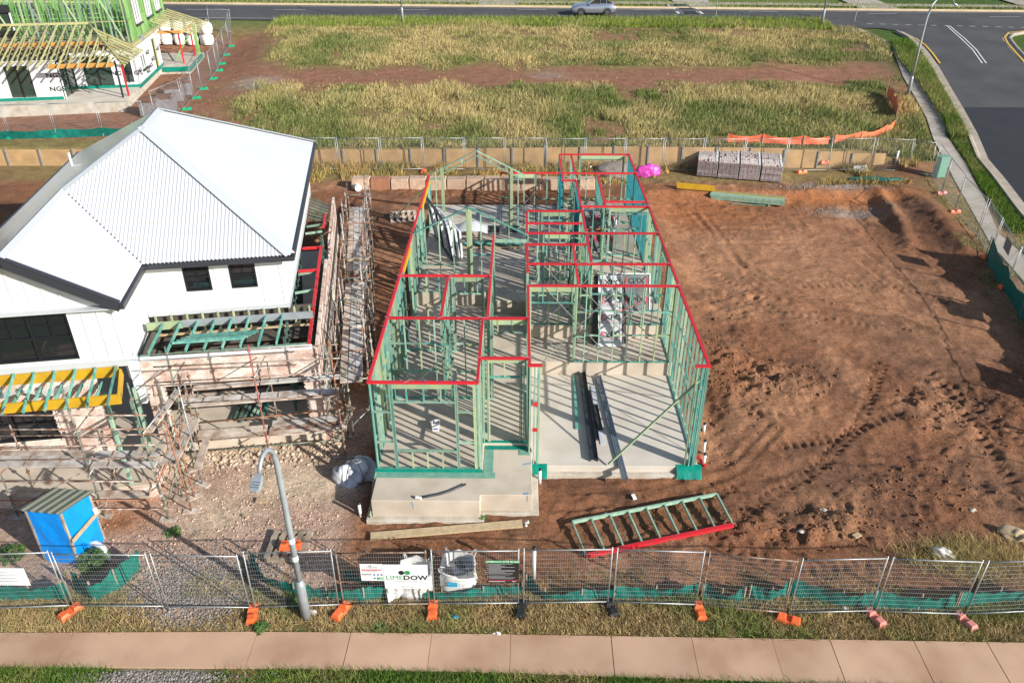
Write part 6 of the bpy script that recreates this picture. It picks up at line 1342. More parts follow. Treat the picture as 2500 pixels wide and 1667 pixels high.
# ================================================================== car on the far road
def car(c, label):
    t = thing('car', label, 'car', c); c = Vector(c); W_ = .88
    # side outline, nose to -x
    sill = .30; outl = [(-2.18, .42), (-2.20, .62), (-2.12, .80), (-1.75, .95), (-1.05, 1.06), (-.45, 1.10), (1.0, 1.16), (1.9, 1.12), (2.15, 1.0), (2.18, .7), (2.12, .42)]
    secs = []
    def wx(x, z): return W_ * (1 - .10 * max(0, abs(x) - 1.6) / .6) * (1 - .12 * max(0, z - .8))
    tops = lambda x: ip(x, [o[0] for o in outl if o[1] >= .79 or True][2:9], [o[1] for o in outl][2:9])
    mb = MB(); xs_ = np.linspace(-2.18, 2.18, 30); R = []
    for x in xs_:
        zt = float(ip(x, [-2.18, -2.1, -1.75, -1.05, -.45, 1.0, 1.9, 2.1, 2.18], [.70, .83, .96, 1.06, 1.10, 1.16, 1.14, 1.02, .85])); zb_ = .30 + .10 * (abs(x) > 2.0)
        for xw in (-1.32, 1.33):
            if abs(x - xw) < .38: zb_ = max(zb_, (.40 ** 2 - (x - xw) ** 2) ** .5 + .28)
        row = []
        for s_ in (1, -1):
            col_ = [(wx(x, zb_) * .97, zb_), (wx(x, .6), (zb_ + .7) / 2 if zb_ < .6 else zb_ + .03), (wx(x, .75) * 1.0, max(.8, zb_ + .06) if zt > .85 else zt - .04), (wx(x, zt) * .93, zt - .02), (wx(x, zt) * .8, zt)]
            if s_ == -1: col_ = col_[::-1]
            row += [Vector((c.x + x, c.y + s_ * w_, c.z + z)) for w_, z in col_]
        R.append(row)
    mb.grid(R); mb.add(R[0], [tuple(range(10))]); mb.add(R[-1], [tuple(range(9, -1, -1))]); ob('body', mb, 'car_silver', t, smooth=True)
    ob('underbody', MB().box(c + Vector((0, 0, .30)), (4.0, 1.55, .14)), 'tyre', t)
    cab = []
    for x, z, w_ in ((-.62, 1.10, .80), (.05, 1.50, .66), (.5, 1.55, .64), (1.15, 1.50, .64), (1.75, 1.20, .74)): cab.append([c + Vector((x, w_ + .02, 1.08)), c + Vector((x, w_, z)), c + Vector((x, -w_, z)), c + Vector((x, -w_ - .02, 1.08))])
    ob('cabin_glass', MB().grid(cab), 'glass_dark', t); ob('roof', MB().slabq([c + Vector((.0, -.64, 1.515)), c + Vector((1.2, -.62, 1.525)), c + Vector((1.2, .62, 1.525)), c + Vector((.0, .64, 1.515))], .03), 'car_silver', t, bevel=.01)
    for s_ in (1, -1):
        for x0, x1 in ((-.62, .02), (.55, .62), (1.2, 1.78)): ob('pillar', MB().beam(c + Vector((x0, s_ * .80, 1.09)), c + Vector((x1 if x1 < .5 else x0 + .05 if x1 < 1 else 1.2, s_ * .655, 1.52)), .05, .06), 'car_silver', t)
        ob('mirror', MB().box(c + Vector((-.45, s_ * .95, 1.08)), (.14, .18, .12)), 'car_silver', t, bevel=.02); ob('headlight', MB().box(c + Vector((-2.02, s_ * .66, .78)), (.28, .3, .10)), 'ink_blue', t, bevel=.02); ob('tail_light', MB().box(c + Vector((2.08, s_ * .7, .95)), (.16, .3, .12)), 'sign_red', t, bevel=.02)
        for xw in (-1.32, 1.33):
            w0 = ob('wheel', MB().tube([c + Vector((xw, s_ * .68, .34)), c + Vector((xw, s_ * .88, .34))], .34, 22), 'tyre', t); ob('rim', MB().tube([c + Vector((xw, s_ * .885, .34)), c + Vector((xw, s_ * .89, .34))], .22, 16), 'tyre', w0)
            for k in range(5): a = k * 2 * pi / 5; ob('spoke', MB().beam(c + Vector((xw, s_ * .9, .34)), c + Vector((xw + .24 * cos(a), s_ * .9, .34 + .24 * sin(a))), .02, .075, up=(sin(a), 0, -cos(a))), 'rim', w0)
    ob('bumper', MB().box(c + Vector((-2.1, 0, .48)), (.2, 1.5, .18)), 'tyre', t, bevel=.03)
    return t
p = G(1448, 38); ct = car((p[0], p[1], hz(p[0], p[1]) + .07), 'silver compact crossover car driving on the far road')
# ================================================================== lime frame house at the top left
gh = thing('lime_frame_house', 'two-storey lime green timber frame house with wrapped white ground floor and pine trusses', 'house frame', LW(-20, 60, 2.5)); ZS = 3.2; _wh = wh; wh = gh
def lpoly(name, poly, z0, z1, m): return ob(name, MB().prism([LW(x, y, 0)[:2] for x, y in poly], z0, z1), m, gh)
lpoly('slab', [(-36, 58.9), (-17.9, 58.9), (-17.9, 69.9), (-15.55, 69.9), (-15.55, 76.2), (-36, 76.2)], 1.9, ZS, 'concrete_raw')
lpoly('patio_slab', [(-22.1, 59.0), (-18.0, 59.0), (-18.0, 63.3), (-22.1, 63.3)], ZS, ZS + .012, 'concrete_garage')
WT = ZS + 2.6
wall_holes('wrapped_wall', 60.4, -36, -22.2, ZS, WT, [(PL(15, 200, 60.4)[0], PL(82, 200, 60.4)[0], ZS + .15, WT - .25)], 'ngs_wrap'); wall_holes('wrapped_wall', 63.4, -22.2, -17.85, ZS, WT, [(-21.55, -19.5, ZS + .02, WT - .3), (-18.95, -18.1, ZS + .3, WT - .3)], 'ngs_wrap')
def pane(nm, x0, x1, y, z0, z1): w_ = lb(nm, x0, x1, y + .04, y + .06, z0, z1, 'glass_green', gh); 
for x0, x1, y, z0, z1 in ((PL(15, 200, 60.4)[0], PL(82, 200, 60.4)[0], 60.4, ZS + .15, WT - .25), (-21.55, -19.5, 63.4, ZS + .02, WT - .3), (-18.95, -18.1, 63.4, ZS + .3, WT - .3)):
    w_ = lb('window', x0, x1, y + .05, y + .07, z0, z1, 'glass_green', gh)
    for a, b, c_, d_ in ((x0, x0 + .06, z0, z1), (x1 - .06, x1, z0, z1), (x0, x1, z0, z0 + .06), (x0, x1, z1 - .06, z1), ((x0 + x1) / 2 - .03, (x0 + x1) / 2 + .03, z0, z1)): lb('window_frame', a, b, y - .03, y + .05, c_, d_, 'alu_white' if a != (x0 + x1) / 2 - .03 else 'window_black', w_)
lb('window', -22.16, -22.14, 60.7, 63.2, ZS + .05, WT - .25, 'glass_green', gh)
for y in (60.6, 61.9, 63.2): lb('door_frame', -22.14, -22.08, y - .05, y + .05, ZS, WT - .2, 'window_black' if y > 61 else 'alu_white', gh)
def side_wall(x, y0, y1, z0, z1, holes, m):
    ys_ = sorted({y0, y1, *[h[0] for h in holes], *[h[1] for h in holes]}); zs = sorted({z0, z1, *[h[2] for h in holes], *[h[3] for h in holes]}); mb = MB()
    for a, b in zip(ys_[:-1], ys_[1:]):
        for c_, d_ in zip(zs[:-1], zs[1:]):
            if any(h[0] <= a and b <= h[1] and h[2] <= c_ and d_ <= h[3] for h in holes): continue
            mb.hexa([LW(*q) for q in ((x - .1, a, c_), (x, a, c_), (x, b, c_), (x - .1, b, c_), (x - .1, a, d_), (x, a, d_), (x, b, d_), (x - .1, b, d_))])
    return ob('wrapped_wall', mb, m, gh)
side_wall(-17.85, 63.4, 71.1, ZS, WT, [(65.0, 66.3, ZS + .9, ZS + 1.9), (69.0, 69.8, ZS + .05, WT - .25)], 'ngs_wrap')
w_ = lb('window', -17.93, -17.91, 65.0, 66.3, ZS + .9, ZS + 1.9, 'glass_green', gh)
for a, b, c_, d_ in ((65.0, 65.08, ZS + .9, ZS + 1.9), (66.22, 66.3, ZS + .9, ZS + 1.9), (65.62, 65.68, ZS + .9, ZS + 1.9), (65.0, 66.3, ZS + .9, ZS + .97), (65.0, 66.3, ZS + 1.83, ZS + 1.9)): lb('window_frame', -17.9, -17.83, a, b, c_, d_, 'alu_white', w_)
lb('window_flap', -17.84, -17.7, 64.95, 66.35, ZS + .78, ZS + .9, 'black_plastic', gh); lb('door_opening', -17.95, -17.93, 69.0, 69.8, ZS, WT - .25, 'glass_dark', gh); lb('door_lining', -17.9, -17.82, 69.7, 69.85, ZS, WT - .2, 'truss_pine', gh)
for a, b in (((-36, 60.36), (-22.2, 60.36)), ((-22.1, 63.36), (-17.8, 63.36))): lb('green_membrane', a[0], b[0], a[1] - .03, a[1] + .03, ZS - .02, ZS + .2, 'membrane', gh)
lb('green_membrane', -17.84, -17.79, 63.4, 71.1, ZS - .06, ZS + .2, 'membrane', gh); lb('green_membrane', -17.7, -15.5, 69.84, 69.89, ZS - .3, ZS + .06, 'membrane', gh); lb('green_membrane', -15.54, -15.49, 69.9, 75.4, ZS - .3, ZS + .06, 'membrane', gh)
mlet = lambda y, z, s_: None
fx = lambda o: frame_mtx(o, EX, (0, 0, 1)); rx = lambda o: frame_mtx(o, EY, (0, 0, 1))
for x, z in ((-17.97, ZS + 1.0), (-19.15, ZS + 1.0), (-22.45, ZS + 1.6), (-22.45, ZS + .7)):
    yy = 63.38 if x > -22 else 60.38; text('NGS', .42, 'ink', fx(LW(x, yy, z)), gh, xs=1.25, bold=.02)
for y, z in ((64.2, ZS + 1.0), (67.2, ZS + 1.7), (67.4, ZS + .7), (68.4, ZS + 1.0), (66.4, ZS + .5), (70.3, ZS + 1.4), (64.4, ZS + 2.2)): text('NGS', .42, 'ink', rx(LW(-17.835, y, z)), gh, xs=1.25, bold=.02)
for x, y, m in ((-18.0, 60.7, 'plate_red'), (-18.25, 60.2, 'steel_dark'), (-16.3, 71.5, 'plate_red'), (-15.95, 74.4, 'plate_red')): lbeam('post', (x, y, ZS), (x, y, ZS + 2.5), .10, .10, m, gh)
lbeam('post', (-15.8, 75.3, ZS), (-15.8, 75.3, ZS + 2.5), .3, .1, 'lime_frame', gh)
# front truss roof
ye, ze, yt, zt_ = 58.55, ZS + 2.42, 64.3, ZS + 4.3
lbeam('eave_beam', (-22.3, 59.25, ZS + 2.42), (-18.1, 59.25, ZS + 2.42), .09, .28, 'timber_orange', gh); lbeam('purlin', (-36, 62.4, ZS + 3.3), (-19.5, 62.4, ZS + 3.3), .08, .22, 'timber_orange', gh)
hx = -20.6
for k in range(27):
    x = -18.35 - k * .62; f = min(1.0, max(.12, (-17.7 - x) / (-17.7 - hx))); y1 = ye + (yt - ye) * f; z1 = ze + (zt_ - ze) * f
    lbeam('rafter', (x, ye, ze), (x, y1, z1), .05, .12, 'truss_pine', gh)
    if k % 1 == 0 and f > .4: lbeam('truss_web', (x + .03, 60.4, ZS + 2.65), (x + .03, 63.0, ZS + 3.75), .04, .08, 'truss_pine', gh); lbeam('truss_web', (x - .03, 61.6, ZS + 3.3), (x - .03, 62.6, ZS + 2.65), .04, .08, 'truss_pine', gh)
    lbeam('bottom_chord', (x, 59.3, ZS + 2.62), (x, 64.2, ZS + 2.62), .04, .08, 'truss_pine', gh)
for k in range(9):
    y = ye + .35 + k * .6; f = min(1.0, (y - ye) / (yt - ye)); x1 = -17.4 + (hx + 17.4) * f; z1 = ze + (zt_ - ze) * f; lbeam('hip_rafter', (-17.2, y, ze + .02), (x1, y, z1), .05, .12, 'truss_pine', gh)
lbeam('hip_rafter', (-17.2, ye, ze), (hx, yt, zt_), .05, .14, 'truss_pine', gh); lbeam('ridge', (-36, 64.3, zt_ + .03), (hx, 64.3, zt_ + .03), .05, .14, 'truss_pine', gh)
# upper storey frame
ZU0, ZU1 = ZS + 2.95, ZS + 6.2; lpoly('upper_floor', [(-36, 64.4), (-18.0, 64.4), (-18.0, 76), (-36, 76)], ZU0 - .12, ZU0 - .04, 'timber_grey')
lb('floor_beam', -18.05, -17.9, 64.4, 76, ZU0 - .3, ZU0 - .1, 'truss_pine', gh); lb('metal_plate', -17.91, -17.86, 66.5, 67.3, ZU0 - .45, ZU0 + .1, 'lamp_grey', gh)
yy = 64.5
n = 0
while yy < 75.8:
    win = 66.2 < yy < 67.6 or 69.6 < yy < 71.0 or 72.6 < yy < 74.0
    lbeam('upper_stud', (-17.97, yy, ZU0), (-17.97, yy, (ZU0 + .9) if win else ZU1), .045, .09, 'lime_frame', gh); yy += .30 if not win else .35
for y0 in (66.2, 69.6, 72.6):
    w_ = lb('window', -17.96, -17.94, y0, y0 + 1.4, ZU0 + 1.0, ZU1 - .4, 'glass_green', gh)
    for a, b, c_, d_ in ((y0, y0 + .1, ZU0 + 1.0, ZU1), (y0 + 1.3, y0 + 1.4, ZU0 + 1.0, ZU1), (y0 + .66, y0 + .74, ZU0 + 1.0, ZU1), (y0, y0 + 1.4, ZU0 + .96, ZU0 + 1.06)): lb('window_frame', -17.94, -17.84, a, b, c_, d_, 'alu_white', w_)
    lb('window_flap', -17.86, -17.72, y0 - .05, y0 + 1.45, ZU0 + .84, ZU0 + .95, 'steel_dark', gh)
for z in (ZU0 + .03, ZU0 + 1.5): lb('plate', -18.0, -17.93, 64.45, 75.9, z - .02, z + .03, 'lime_frame', gh)
for yw, sp_w, dens in ((64.5, .9, 1), (66.4, .42, 1), (68.6, .4, 1), (71.2, .38, 1), (73.8, .36, 1)):
    x = -18.2
    while x > -36:
        if not (yw < 65 and -29.5 < x < -25.5): lbeam('upper_stud', (x, yw, ZU0), (x + j(.02), yw, ZU1), .09, .045, random.choice(['lime_frame'] * 4 + ['timber_green']) if yw > 65 else random.choice(['timber_green', 'lime_frame', 'timber_lime']), gh)
        x -= sp_w * random.uniform(.7, 1.3)
    lb('plate', -36, -18.1, yw - .045, yw + .045, ZU0 - .03, ZU0 + .02, 'lime_frame', gh); lb('nogging', -36, -18.1, yw - .04, yw + .04, ZU0 + 1.4, ZU0 + 1.45, 'truss_pine' if yw < 65 else 'lime_frame', gh)
for k in range(7): a = -18.5 - k * 2.4; lbeam('brace', (a, 64.45, ZU0 + .1), (a - 1.2, 64.45, ZU1), .03, .1, random.choice(['galv', 'timber_lime']), gh); lbeam('brace', (a - 1.0, 67.5, ZU0), (a - .1, 66.0, ZU0 + 2.6), .05, .1, 'lime_frame', gh)
lb('black_wrap', -29.4, -25.6, 64.3, 64.36, ZU0 + .55, ZU0 + 1.0, 'black_plastic', gh); lb('black_wrap', -29.4, -25.6, 64.3, 64.36, ZU0 + 2.2, ZU0 + 2.7, 'black_plastic', gh); lb('glazing', -29.3, -25.7, 64.5, 64.53, ZU0 + 1.0, ZU0 + 2.2, 'glass_green', gh)
for x in (-29.2, -28.0, -26.8, -25.7): lb('window_frame', x - .05, x + .05, 64.4, 64.5, ZU0 + 1.0, ZU0 + 2.2, 'alu_white', gh)
# rear corner roof
for k in range(9):
    y = 69.6 + k * .75; lbeam('rafter', (-14.6, y, ZS + 2.5), (-17.8, y + .1, ZS + 3.6 + .0 * k), .05, .1, 'truss_pine', gh)
lbeam('eave_beam', (-17.8, 71.2, ZS + 2.5), (-16.0, 71.2, ZS + 2.5), .08, .22, 'timber_orange', gh); lbeam('eave_beam', (-15.9, 71.2, ZS + 2.45), (-15.9, 76, ZS + 2.45), .08, .18, 'timber_orange', gh)
lbeam('brace', (-15.8, 75.2, ZS + 2.2), (-17.2, 72.5, ZS + .1), .05, .09, 'lime_frame', gh)
wh = _wh
# stacked bulk bags, wrapped brick packs beside it
c5 = lambda x, y: (280 + x / 5.226, y / 5.226)
for k, (x, y) in enumerate(((565, 545), (680, 552), (845, 555), (995, 560), (1185, 558))):
    p = G(*c5(x, y + 6)); z = hz(p[0], p[1])
    for r in range(2): bulk_bag((p[0] + .06 * r, p[1], z + r * .98), .98, '%s white bulk bag from the left, %s, beyond the lime frame house' % (ORD[k], 'bottom of its stack' if r == 0 else 'upper of its stack'), full=True, h=.97, group='bulk bags beyond the lime frame house', rz=.2 * k)
for k, (x, y) in enumerate(((440, 1500), (640, 1455), (745, 1320), (850, 1245))):
    p = G(*c5(x, y)); brick_pack((p[0], p[1] + .6, hz(p[0], p[1]) - .02), 1.15, 1.05, 1.0, TH + .1 * (k - 1), '%s brown brick pack in clear film beside the lime frame house slab' % ORD[k], 'brown_brick', 'wrap_film', 'wrapped brown brick packs')
    mb = MB().box((p[0], p[1] + .6, hz(p[0], p[1]) + .52), (1.19, 1.09, .86), TH + .1 * (k - 1)); tag(ob('shrink_wrap', mb, 'wrap_film'), 'grey film round the %s brown brick pack beside the lime frame house' % ORD[k], 'shrink wrap', 'film round brown brick packs')
# ================================================================== grass, stones, weeds
col_mat('grass_blade', rough=.85, ns=(.5, 3.0), amt=(.15, .25), bump=0)
def blades(name, X, Y, h, w_, col, label, lean=.35, z=None, cat='grass', wind=(.15, .1)):
    n = len(X); Z = hzv(X, Y) - .02 if z is None else z; a = rng.random(n) * 2 * pi; dx, dy = np.cos(a) * w_ / 2, np.sin(a) * w_ / 2
    lx = rng.normal(0, lean, n) * h + wind[0] * h; ly = rng.normal(0, lean, n) * h + wind[1] * h
    V = np.empty((n, 3, 3)); V[:, 0] = np.stack([X - dx, Y - dy, Z], -1); V[:, 1] = np.stack([X + dx, Y + dy, Z], -1); V[:, 2] = np.stack([X + lx, Y + ly, Z + h], -1)
    c = np.repeat(col[:, None, :], 3, 1); o = np_obj(name, V.reshape(-1, 3), np.arange(n * 3).reshape(-1, 3), 'grass_blade', col=c.reshape(-1, 3)); o['kind'] = 'stuff'; o['label'] = label; o['category'] = cat; return o
def pal(n, t, dry=(.45, .36, .165), green=(.135, .175, .05), jit=.34):
    t = np.clip(t + rng.normal(0, .18, n), 0, 1)[:, None]; c = np.array(dry) * (1 - t) + np.array(green) * t; return c * (1 + rng.normal(0, jit, n)[:, None]).clip(.45, 1.7)
def interp2(A, x, y):
    i = np.clip(np.searchsorted(xs, x) - 1, 0, nx - 2); jj = np.clip(np.searchsorted(ys, y) - 1, 0, ny - 2); return A[jj, i]
# tall field
K = [G(*q) for q in SL[3:] + SL2[1:]]; ya = [q[1] for q in K][::-1]; xa = [q[0] for q in K][::-1]; yr_ = [q[1] for q in Lg][::-1]; xr2_ = [np.array(q)[0] for q in Rp_off][::-1]
N = 400000; X = rng.uniform(-24, 33, N); Y = WALL_Y + .25 + (83.5 - WALL_Y) * rng.random(N) ** 1.15
bare = interp2(baremask, X, Y); burnv = interp2(burn, X, Y); lim = ip(Y, yr_, [q[0] for q in Lg][::-1]) - .35
keep = (rng.random(N) > np.clip(bare * 1.25, 0, .985)) & (rng.random(N) > burnv * .75) & (X < lim); X, Y = X[keep], Y[keep]; n = len(X)
cl = fbm(X, Y, 2.6, 101, 4); hN = (.26 + .5 * np.clip(cl + .35, 0, 1)) * (.5 + .8 * rng.random(n)) * np.where(Y > 64, .85, 1.0) * (1 - .6 * np.clip(interp2(baremask, X, Y) * 1.2 , 0, 1))
tg = np.clip(.42 + 1.5 * fbm(X, Y, 4.2, 111, 4) + np.where(Y > 64, -.10, .12), 0, 1)
blades('tall_grass', X, Y, hN * .82, .028 + .03 * rng.random(n), pal(n, tg), 'tall dry and green grass covering the empty field', lean=.38)
N = 26000; X = rng.uniform(-24, 30, N); Y = rng.uniform(80.5, 84.6, N); hN = .25 + .35 * rng.random(N); blades('verge_grass', X, Y, hN, .05 + 0 * X, pal(N, .9 + 0 * X, green=(.16, .24, .03)), 'bright green verge grass along the far road')
N = 14000; X = rng.uniform(-60, 80, N); Y = ext(fA, fB, 0)[1] + .9 + (X - 0) * (fB[1] - fA[1]) / (fB[0] - fA[0]) + 4 * rng.random(N); blades('far_verge_grass', X, Y, .2 + .2 * rng.random(N), .06 + 0 * X, pal(N, .75 + 0 * X, green=(.15, .22, .03)), 'green verge grass beyond the far road')
# dry grass at the foot of the tan wall
N = 60000; X = rng.uniform(-24, 24.5, N); Y = WALL_Y - .2 - 3.1 * rng.random(N) ** 1.6; k = (fbm(X, Y, 1.6, 121, 3) > -.15 + .25 * (WALL_Y - Y) / 3) & ~((X > 9.5) & (X < 17.5) & (Y > 44.9) & (Y < 47.9) ) & (Y > yb + .8) | ((X < -13) & (Y < 48)); k &= ~((X < 4) & (X > -12) & (Y < yb + .8)); X, Y = X[k], Y[k]; n = len(X)
blades('dry_grass', X, Y, (.18 + .5 * rng.random(n) ** 2) * (1 - .12 * (WALL_Y - Y)), .03 + .02 * rng.random(n), pal(n, .18 + .7 * fbm(X, Y, 2.0, 131, 3), dry=(.46, .31, .12)), 'dry straw grass at the foot of the tan retaining wall')
# front verge, near strip, right verge
N = 90000; X = rng.uniform(-15.5, 15.5, N); Y = edge(top, X) + .02 + 1.35 * rng.random(N); grav = interp2(np.clip(blobp(480, 1450, 1.5, 1.2), 0, 1), X, Y)
k = (rng.random(N) > np.clip(grav * 2.2, 0, .99)) & (fbm(X, Y, .7, 141, 3) > -.38 + .3 * sst(14.6, 15.2, Y)); X, Y = X[k], Y[k]; n = len(X); tg = .25 + 1.6 * np.clip(fbm(X, Y, 1.7, 81, 4), -.3, .6) + .25 * sst(.25, 0, Y - edge(top, X))
blades('verge_grass', X, Y, (.05 + .13 * rng.random(n)) * (1 + .5 * (tg > .5)), .012 + .012 * rng.random(n), pal(n, tg, dry=(.40, .29, .14), green=(.10, .19, .03)), 'mixed dry and green grass between footpath and fence', lean=.7)
N = 70000; X = rng.uniform(-13.5, 14, N); Y = edge(bot, X) - .02 - 1.5 * rng.random(N) ** 1.2; grav = interp2(np.clip(blobp(390, 1665, 1.3, .8), 0, 1), X, Y); k = (rng.random(N) > np.clip(grav * 2.5, 0, .99)) & (rng.random(N) > .9 * interp2(blobp(590, 1640, .5, .4), X, Y)); X, Y = X[k], Y[k]; n = len(X)
blades('nature_strip_grass', X, Y, .06 + .12 * rng.random(n), .012 + .012 * rng.random(n), pal(n, .72 + 1.0 * fbm(X, Y, 1.4, 151, 3), dry=(.34, .27, .11), green=(.07, .16, .018)), 'lush green grass of the near nature strip', lean=.6)
N = 80000; Y = rng.uniform(26, 76, N); x0 = ip(Y, yr_, xr2_) + .1; x1 = ip(Y, ya, xa) - .75; X = x0 + (x1 - x0) * rng.random(N); k = (x1 > x0) & (rng.random(N) > np.clip(interp2(blobp(2480, 590, 1.2, 1.6), X, Y) * 1.3, 0, .97)); X, Y = X[k], Y[k]; n = len(X)
blades('street_verge_grass', X, Y, (.10 + .2 * rng.random(n)) * (1 + 1.0 * (Y > 52)), .025 + .02 * rng.random(n), pal(n, .8 + .6 * fbm(X, Y, 2.5, 161, 3), green=(.09, .17, .02)), 'green verge grass between side-street path and kerb', lean=.5)
N = 26000; Y = rng.uniform(26, 48, N); x1 = ip(Y, yr_, [q[0] for q in Lg][::-1]) - .05; X = x1 - 1.6 * rng.random(N); k = fbm(X, Y, 1.0, 171, 3) > -.05; X, Y = X[k], Y[k]; n = len(X); blades('sparse_dry_grass', X, Y, .06 + .1 * rng.random(n), .02 + 0 * X, pal(n, .25 + .5 * fbm(X, Y, 2, 175, 2)), 'sparse dry grass along the side-street fence', lean=.7)
N = 9000; p = G(2400, 1370); X = p[0] + rng.normal(0, 1.0, N); Y = p[1] + rng.normal(0, .4, N); blades('dry_tussock', X, Y, .1 + .25 * rng.random(N), .014 + 0 * X, pal(N, .15 + .5 * fbm(X, Y, .8, 181, 3), dry=(.44, .32, .14)), 'mat of dry grass near the lower corner of the yard', lean=.8)
N = 16000; X = rng.uniform(-14, 14, N); Y = 15.0 + 1.1 * rng.random(N) ** 2; k = fbm(X, Y, 1.1, 191, 3) > .08; X, Y = X[k], Y[k]; n = len(X); blades('fence_line_grass', X, Y, .05 + .15 * rng.random(n), .014 + 0 * X, pal(n, .5 + 1.0 * fbm(X, Y, 1.2, 195, 3)), 'scruffy grass along the silt cloth', lean=.6)
N = 12000; X = rng.uniform(-26, 0, N); Y = rng.uniform(49.5, 62, N); k = (fbm(X, Y, 2.0, 201, 3) > .2) & (X * cos(TH) + Y * sin(TH) > -17); X, Y = X[k], Y[k]; n = len(X); blades('patchy_weeds', X, Y, .08 + .2 * rng.random(n), .04 + 0 * X, pal(n, .75 + 0 * X), 'patchy low weeds on the bare red soil beside the lime frame house', lean=.6)
# leafy weeds as plants of their own
def weed(p, r, h, n, label, m=(.07, .13, .03)):
    p = Vector(p); t = thing('weed_plant', label, 'weed', p, 'leafy weeds'); X = []; mb = MB()
    for k in range(n):
        a = random.random() * 2 * pi; rr = r * random.random() ** .5; z = h * random.random() * (1 - .5 * rr / r); q = p + Vector((rr * cos(a), rr * sin(a), z)); s_ = .05 + .05 * random.random(); b = random.random() * 6; u = Vector((cos(b), sin(b), random.uniform(-.3, .5))) * s_; v = Vector((-sin(b), cos(b), random.uniform(-.3, .3))) * s_ * .5
        mb.add([q - u, q + v, q + u, q - v], [(0, 1, 2, 3)])
    ob('foliage', mb, 'weed_leaf', t); ob('stem', MB().tube([p, p + Vector((0, 0, h * .7))], .015, 5), 'weed_leaf', t)
mat('weed_leaf', (.05, .11, .025), .7, c2=(.10, .18, .04), ns=9, nd=3)
for px, py, r, h, n, l in ((232, 1375, .42, .5, 420, 'dense leafy weed growing against the blue shed'), (638, 1535, .2, .2, 90, 'small leafy weed at the footpath edge by an orange block'), (730, 1470, .22, .3, 110, 'leafy weed beside the street lamp base'), (25, 1355, .4, .3, 200, 'low weed left of the blue shed'), (1180, 1268, .12, .15, 40, 'tiny weed at the porch footing'), (425, 1300, .25, .12, 70, 'flat weed on the gravel driveway'), (930, 1535, .2, .1, 50, 'flat weed on the footpath edge')):
    weed(GH(px, py), r, h, n, l)
# clods and stones
def stones(name, X, Y, s, cols, m, label, flat=.7, sink=.35):
    n = len(X); base = np.array([(0, 0, 1), (.89, 0, .45), (.28, .85, .45), (-.72, .53, .45), (-.72, -.53, .45), (.28, -.85, .45), (.72, .53, -.45), (-.28, .85, -.45), (-.89, 0, -.45), (-.28, -.85, -.45), (.72, -.53, -.45), (0, 0, -1)])
    Fq = np.array([(0, 1, 2), (0, 2, 3), (0, 3, 4), (0, 4, 5), (0, 5, 1), (1, 6, 2), (2, 7, 3), (3, 8, 4), (4, 9, 5), (5, 10, 1), (2, 6, 7), (3, 7, 8), (4, 8, 9), (5, 9, 10), (1, 10, 6)])
    B = base[None] * (1 + rng.normal(0, .22, (n, 12, 1))); a = rng.random(n) * 2 * pi; ca, sa = np.cos(a)[:, None], np.sin(a)[:, None]; asp = (.7 + .6 * rng.random(n))[:, None]
    x = B[..., 0] * asp; y = B[..., 1] / asp; V = np.stack([(x * ca - y * sa) * s[:, None] + X[:, None], (x * sa + y * ca) * s[:, None] + Y[:, None], B[..., 2] * (s * flat)[:, None] + (hzv(X, Y) + s * flat * (1 - 2 * sink))[:, None]], -1)
    T = (Fq[None] + (np.arange(n) * 12)[:, None, None]).reshape(-1, 3); o = np_obj(name, V.reshape(-1, 3), T, m, col=np.repeat(cols[:, None, :], 12, 1).reshape(-1, 3)); o['kind'] = 'stuff'; o['label'] = label; o['category'] = 'stones'; return o
col_mat('clod', rough=.95, ns=(3.0, 20.0), amt=(.2, .3), bump=.3, bs=40)
def onhouse(X, Y): return ((X > HX0 - .2) & (X < HX1 + .2) & (Y > 17.9) & (Y < YEND + .2))
N = 90000; X = rng.uniform(-6, 22, N); Y = 15.2 + 29 * rng.random(N) ** 1.3; rv_ = interp2(rough, X, Y); k = (rng.random(N) < np.clip(rv_ - .42, .015, 1) * .75) & ~onhouse(X, Y); X, Y = X[k], Y[k]; n = len(X); s = .010 + .05 * rng.random(n) ** 6 + .010 * rng.random(n)
stones('soil_clods', X, Y, s * 1.15, interp2(C, X, Y) * (.75 + .35 * rng.random((n, 1))), 'clod', 'loose clods of red soil across the yard')
N = 4500; X = np.concatenate([rng.normal(G(480, 1430)[0], 1.2, N), rng.normal(G(390, 1655)[0], 1.0, N // 2)]); Y = np.concatenate([rng.normal(G(480, 1430)[1], .8, N), rng.normal(G(390, 1655)[1], .3, N // 2)]); k = (np.abs(Y - (edge(top, X) + edge(bot, X)) / 2) > .62); X, Y = X[k], Y[k]; n = len(X)
g = rng.random((n, 1)); stones('driveway_gravel', X, Y, .014 + .022 * rng.random(n), np.array([[.25, .225, .205]]) * (.5 + .8 * g), 'clod', 'blue-grey gravel at the driveway gate', .7, .3)
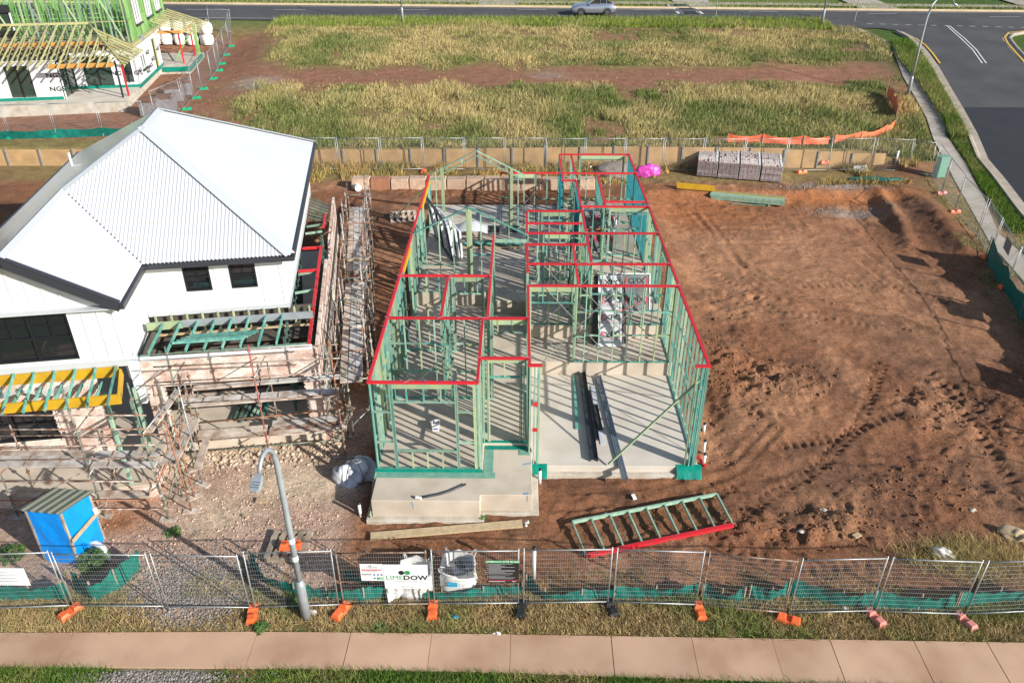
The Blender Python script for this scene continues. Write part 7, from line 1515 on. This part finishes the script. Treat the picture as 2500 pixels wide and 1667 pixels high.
N = 9000; X = rng.uniform(-13, -4.6, N); Y = rng.uniform(15.5, 23, N); k = rng.random(N) < .5 + fbm(X, Y, 1.5, 211, 3); X, Y = X[k], Y[k]; n = len(X); stones('driveway_rubble', X, Y, .010 + .03 * rng.random(n) ** 3, interp2(C, X, Y) * (.8 + .6 * rng.random((n, 1))), 'clod', 'crushed rubble of the pink driveway')
N = 1000; q = [LW(x, y, 0) for x, y in zip(rng.uniform(-7.3, -2.4, N), rng.normal(22.5, .35, N))]; X = np.array([v[0] for v in q]); Y = np.array([v[1] for v in q]); stones('brick_rubble', X, Y, .015 + .07 * rng.random(N) ** 3, np.array([[.46, .37, .28]]) * (.7 + .6 * rng.random((N, 1))), 'clod', 'pale rubble under the garage scaffold')
N = 900; X = np.concatenate([rng.normal(17.3, 1.5, N // 2), rng.normal(18.3, 1.2, N // 2)]); Y = np.concatenate([rng.normal(44.9, .3, N // 2), rng.normal(42.3, .25, N // 2)]); stones('rear_gravel', X, Y, .015 + .03 * rng.random(N), np.array([[.27, .23, .20]]) * (.7 + .6 * rng.random((N, 1))), 'clod', 'grey gravel strewn by the cut bank')
# litter scraps: small, each its own thing
lit = [((280, 720, 'pale blue plastic scrap on the soil between the two houses'), 'blue_mark'), ((1110, 1507, 'blue and white scrap of litter on the front verge'), 'sign_cyan'), ((765, 1495, 'white scrap beside the street lamp base'), 'white_plastic'), ((1213, 1547, 'white paper scrap at the footpath edge'), 'white_plastic'), ((2065, 1488, 'crumpled white scrap below the silt cloth'), 'white_bag'), ((2010, 1250, 'pale stone on the rough soil'), 'concrete_raw'), ((2375, 1243, 'single round white stone on the dark soil'), 'concrete_raw'), ((1955, 1305, 'grey concrete lump on the soil mound'), 'concrete_raw')]
for i, ((px, py, l), m) in enumerate(lit):
    if i == 0: px, py = 905, 690
    p = GH(px, py); lump('litter_scrap' if i < 5 else 'loose_stone', l, 'litter' if i < 5 else 'stone', p, (.09 if i < 5 else .11, .07, .05), m, 30 + i, amp=.35)
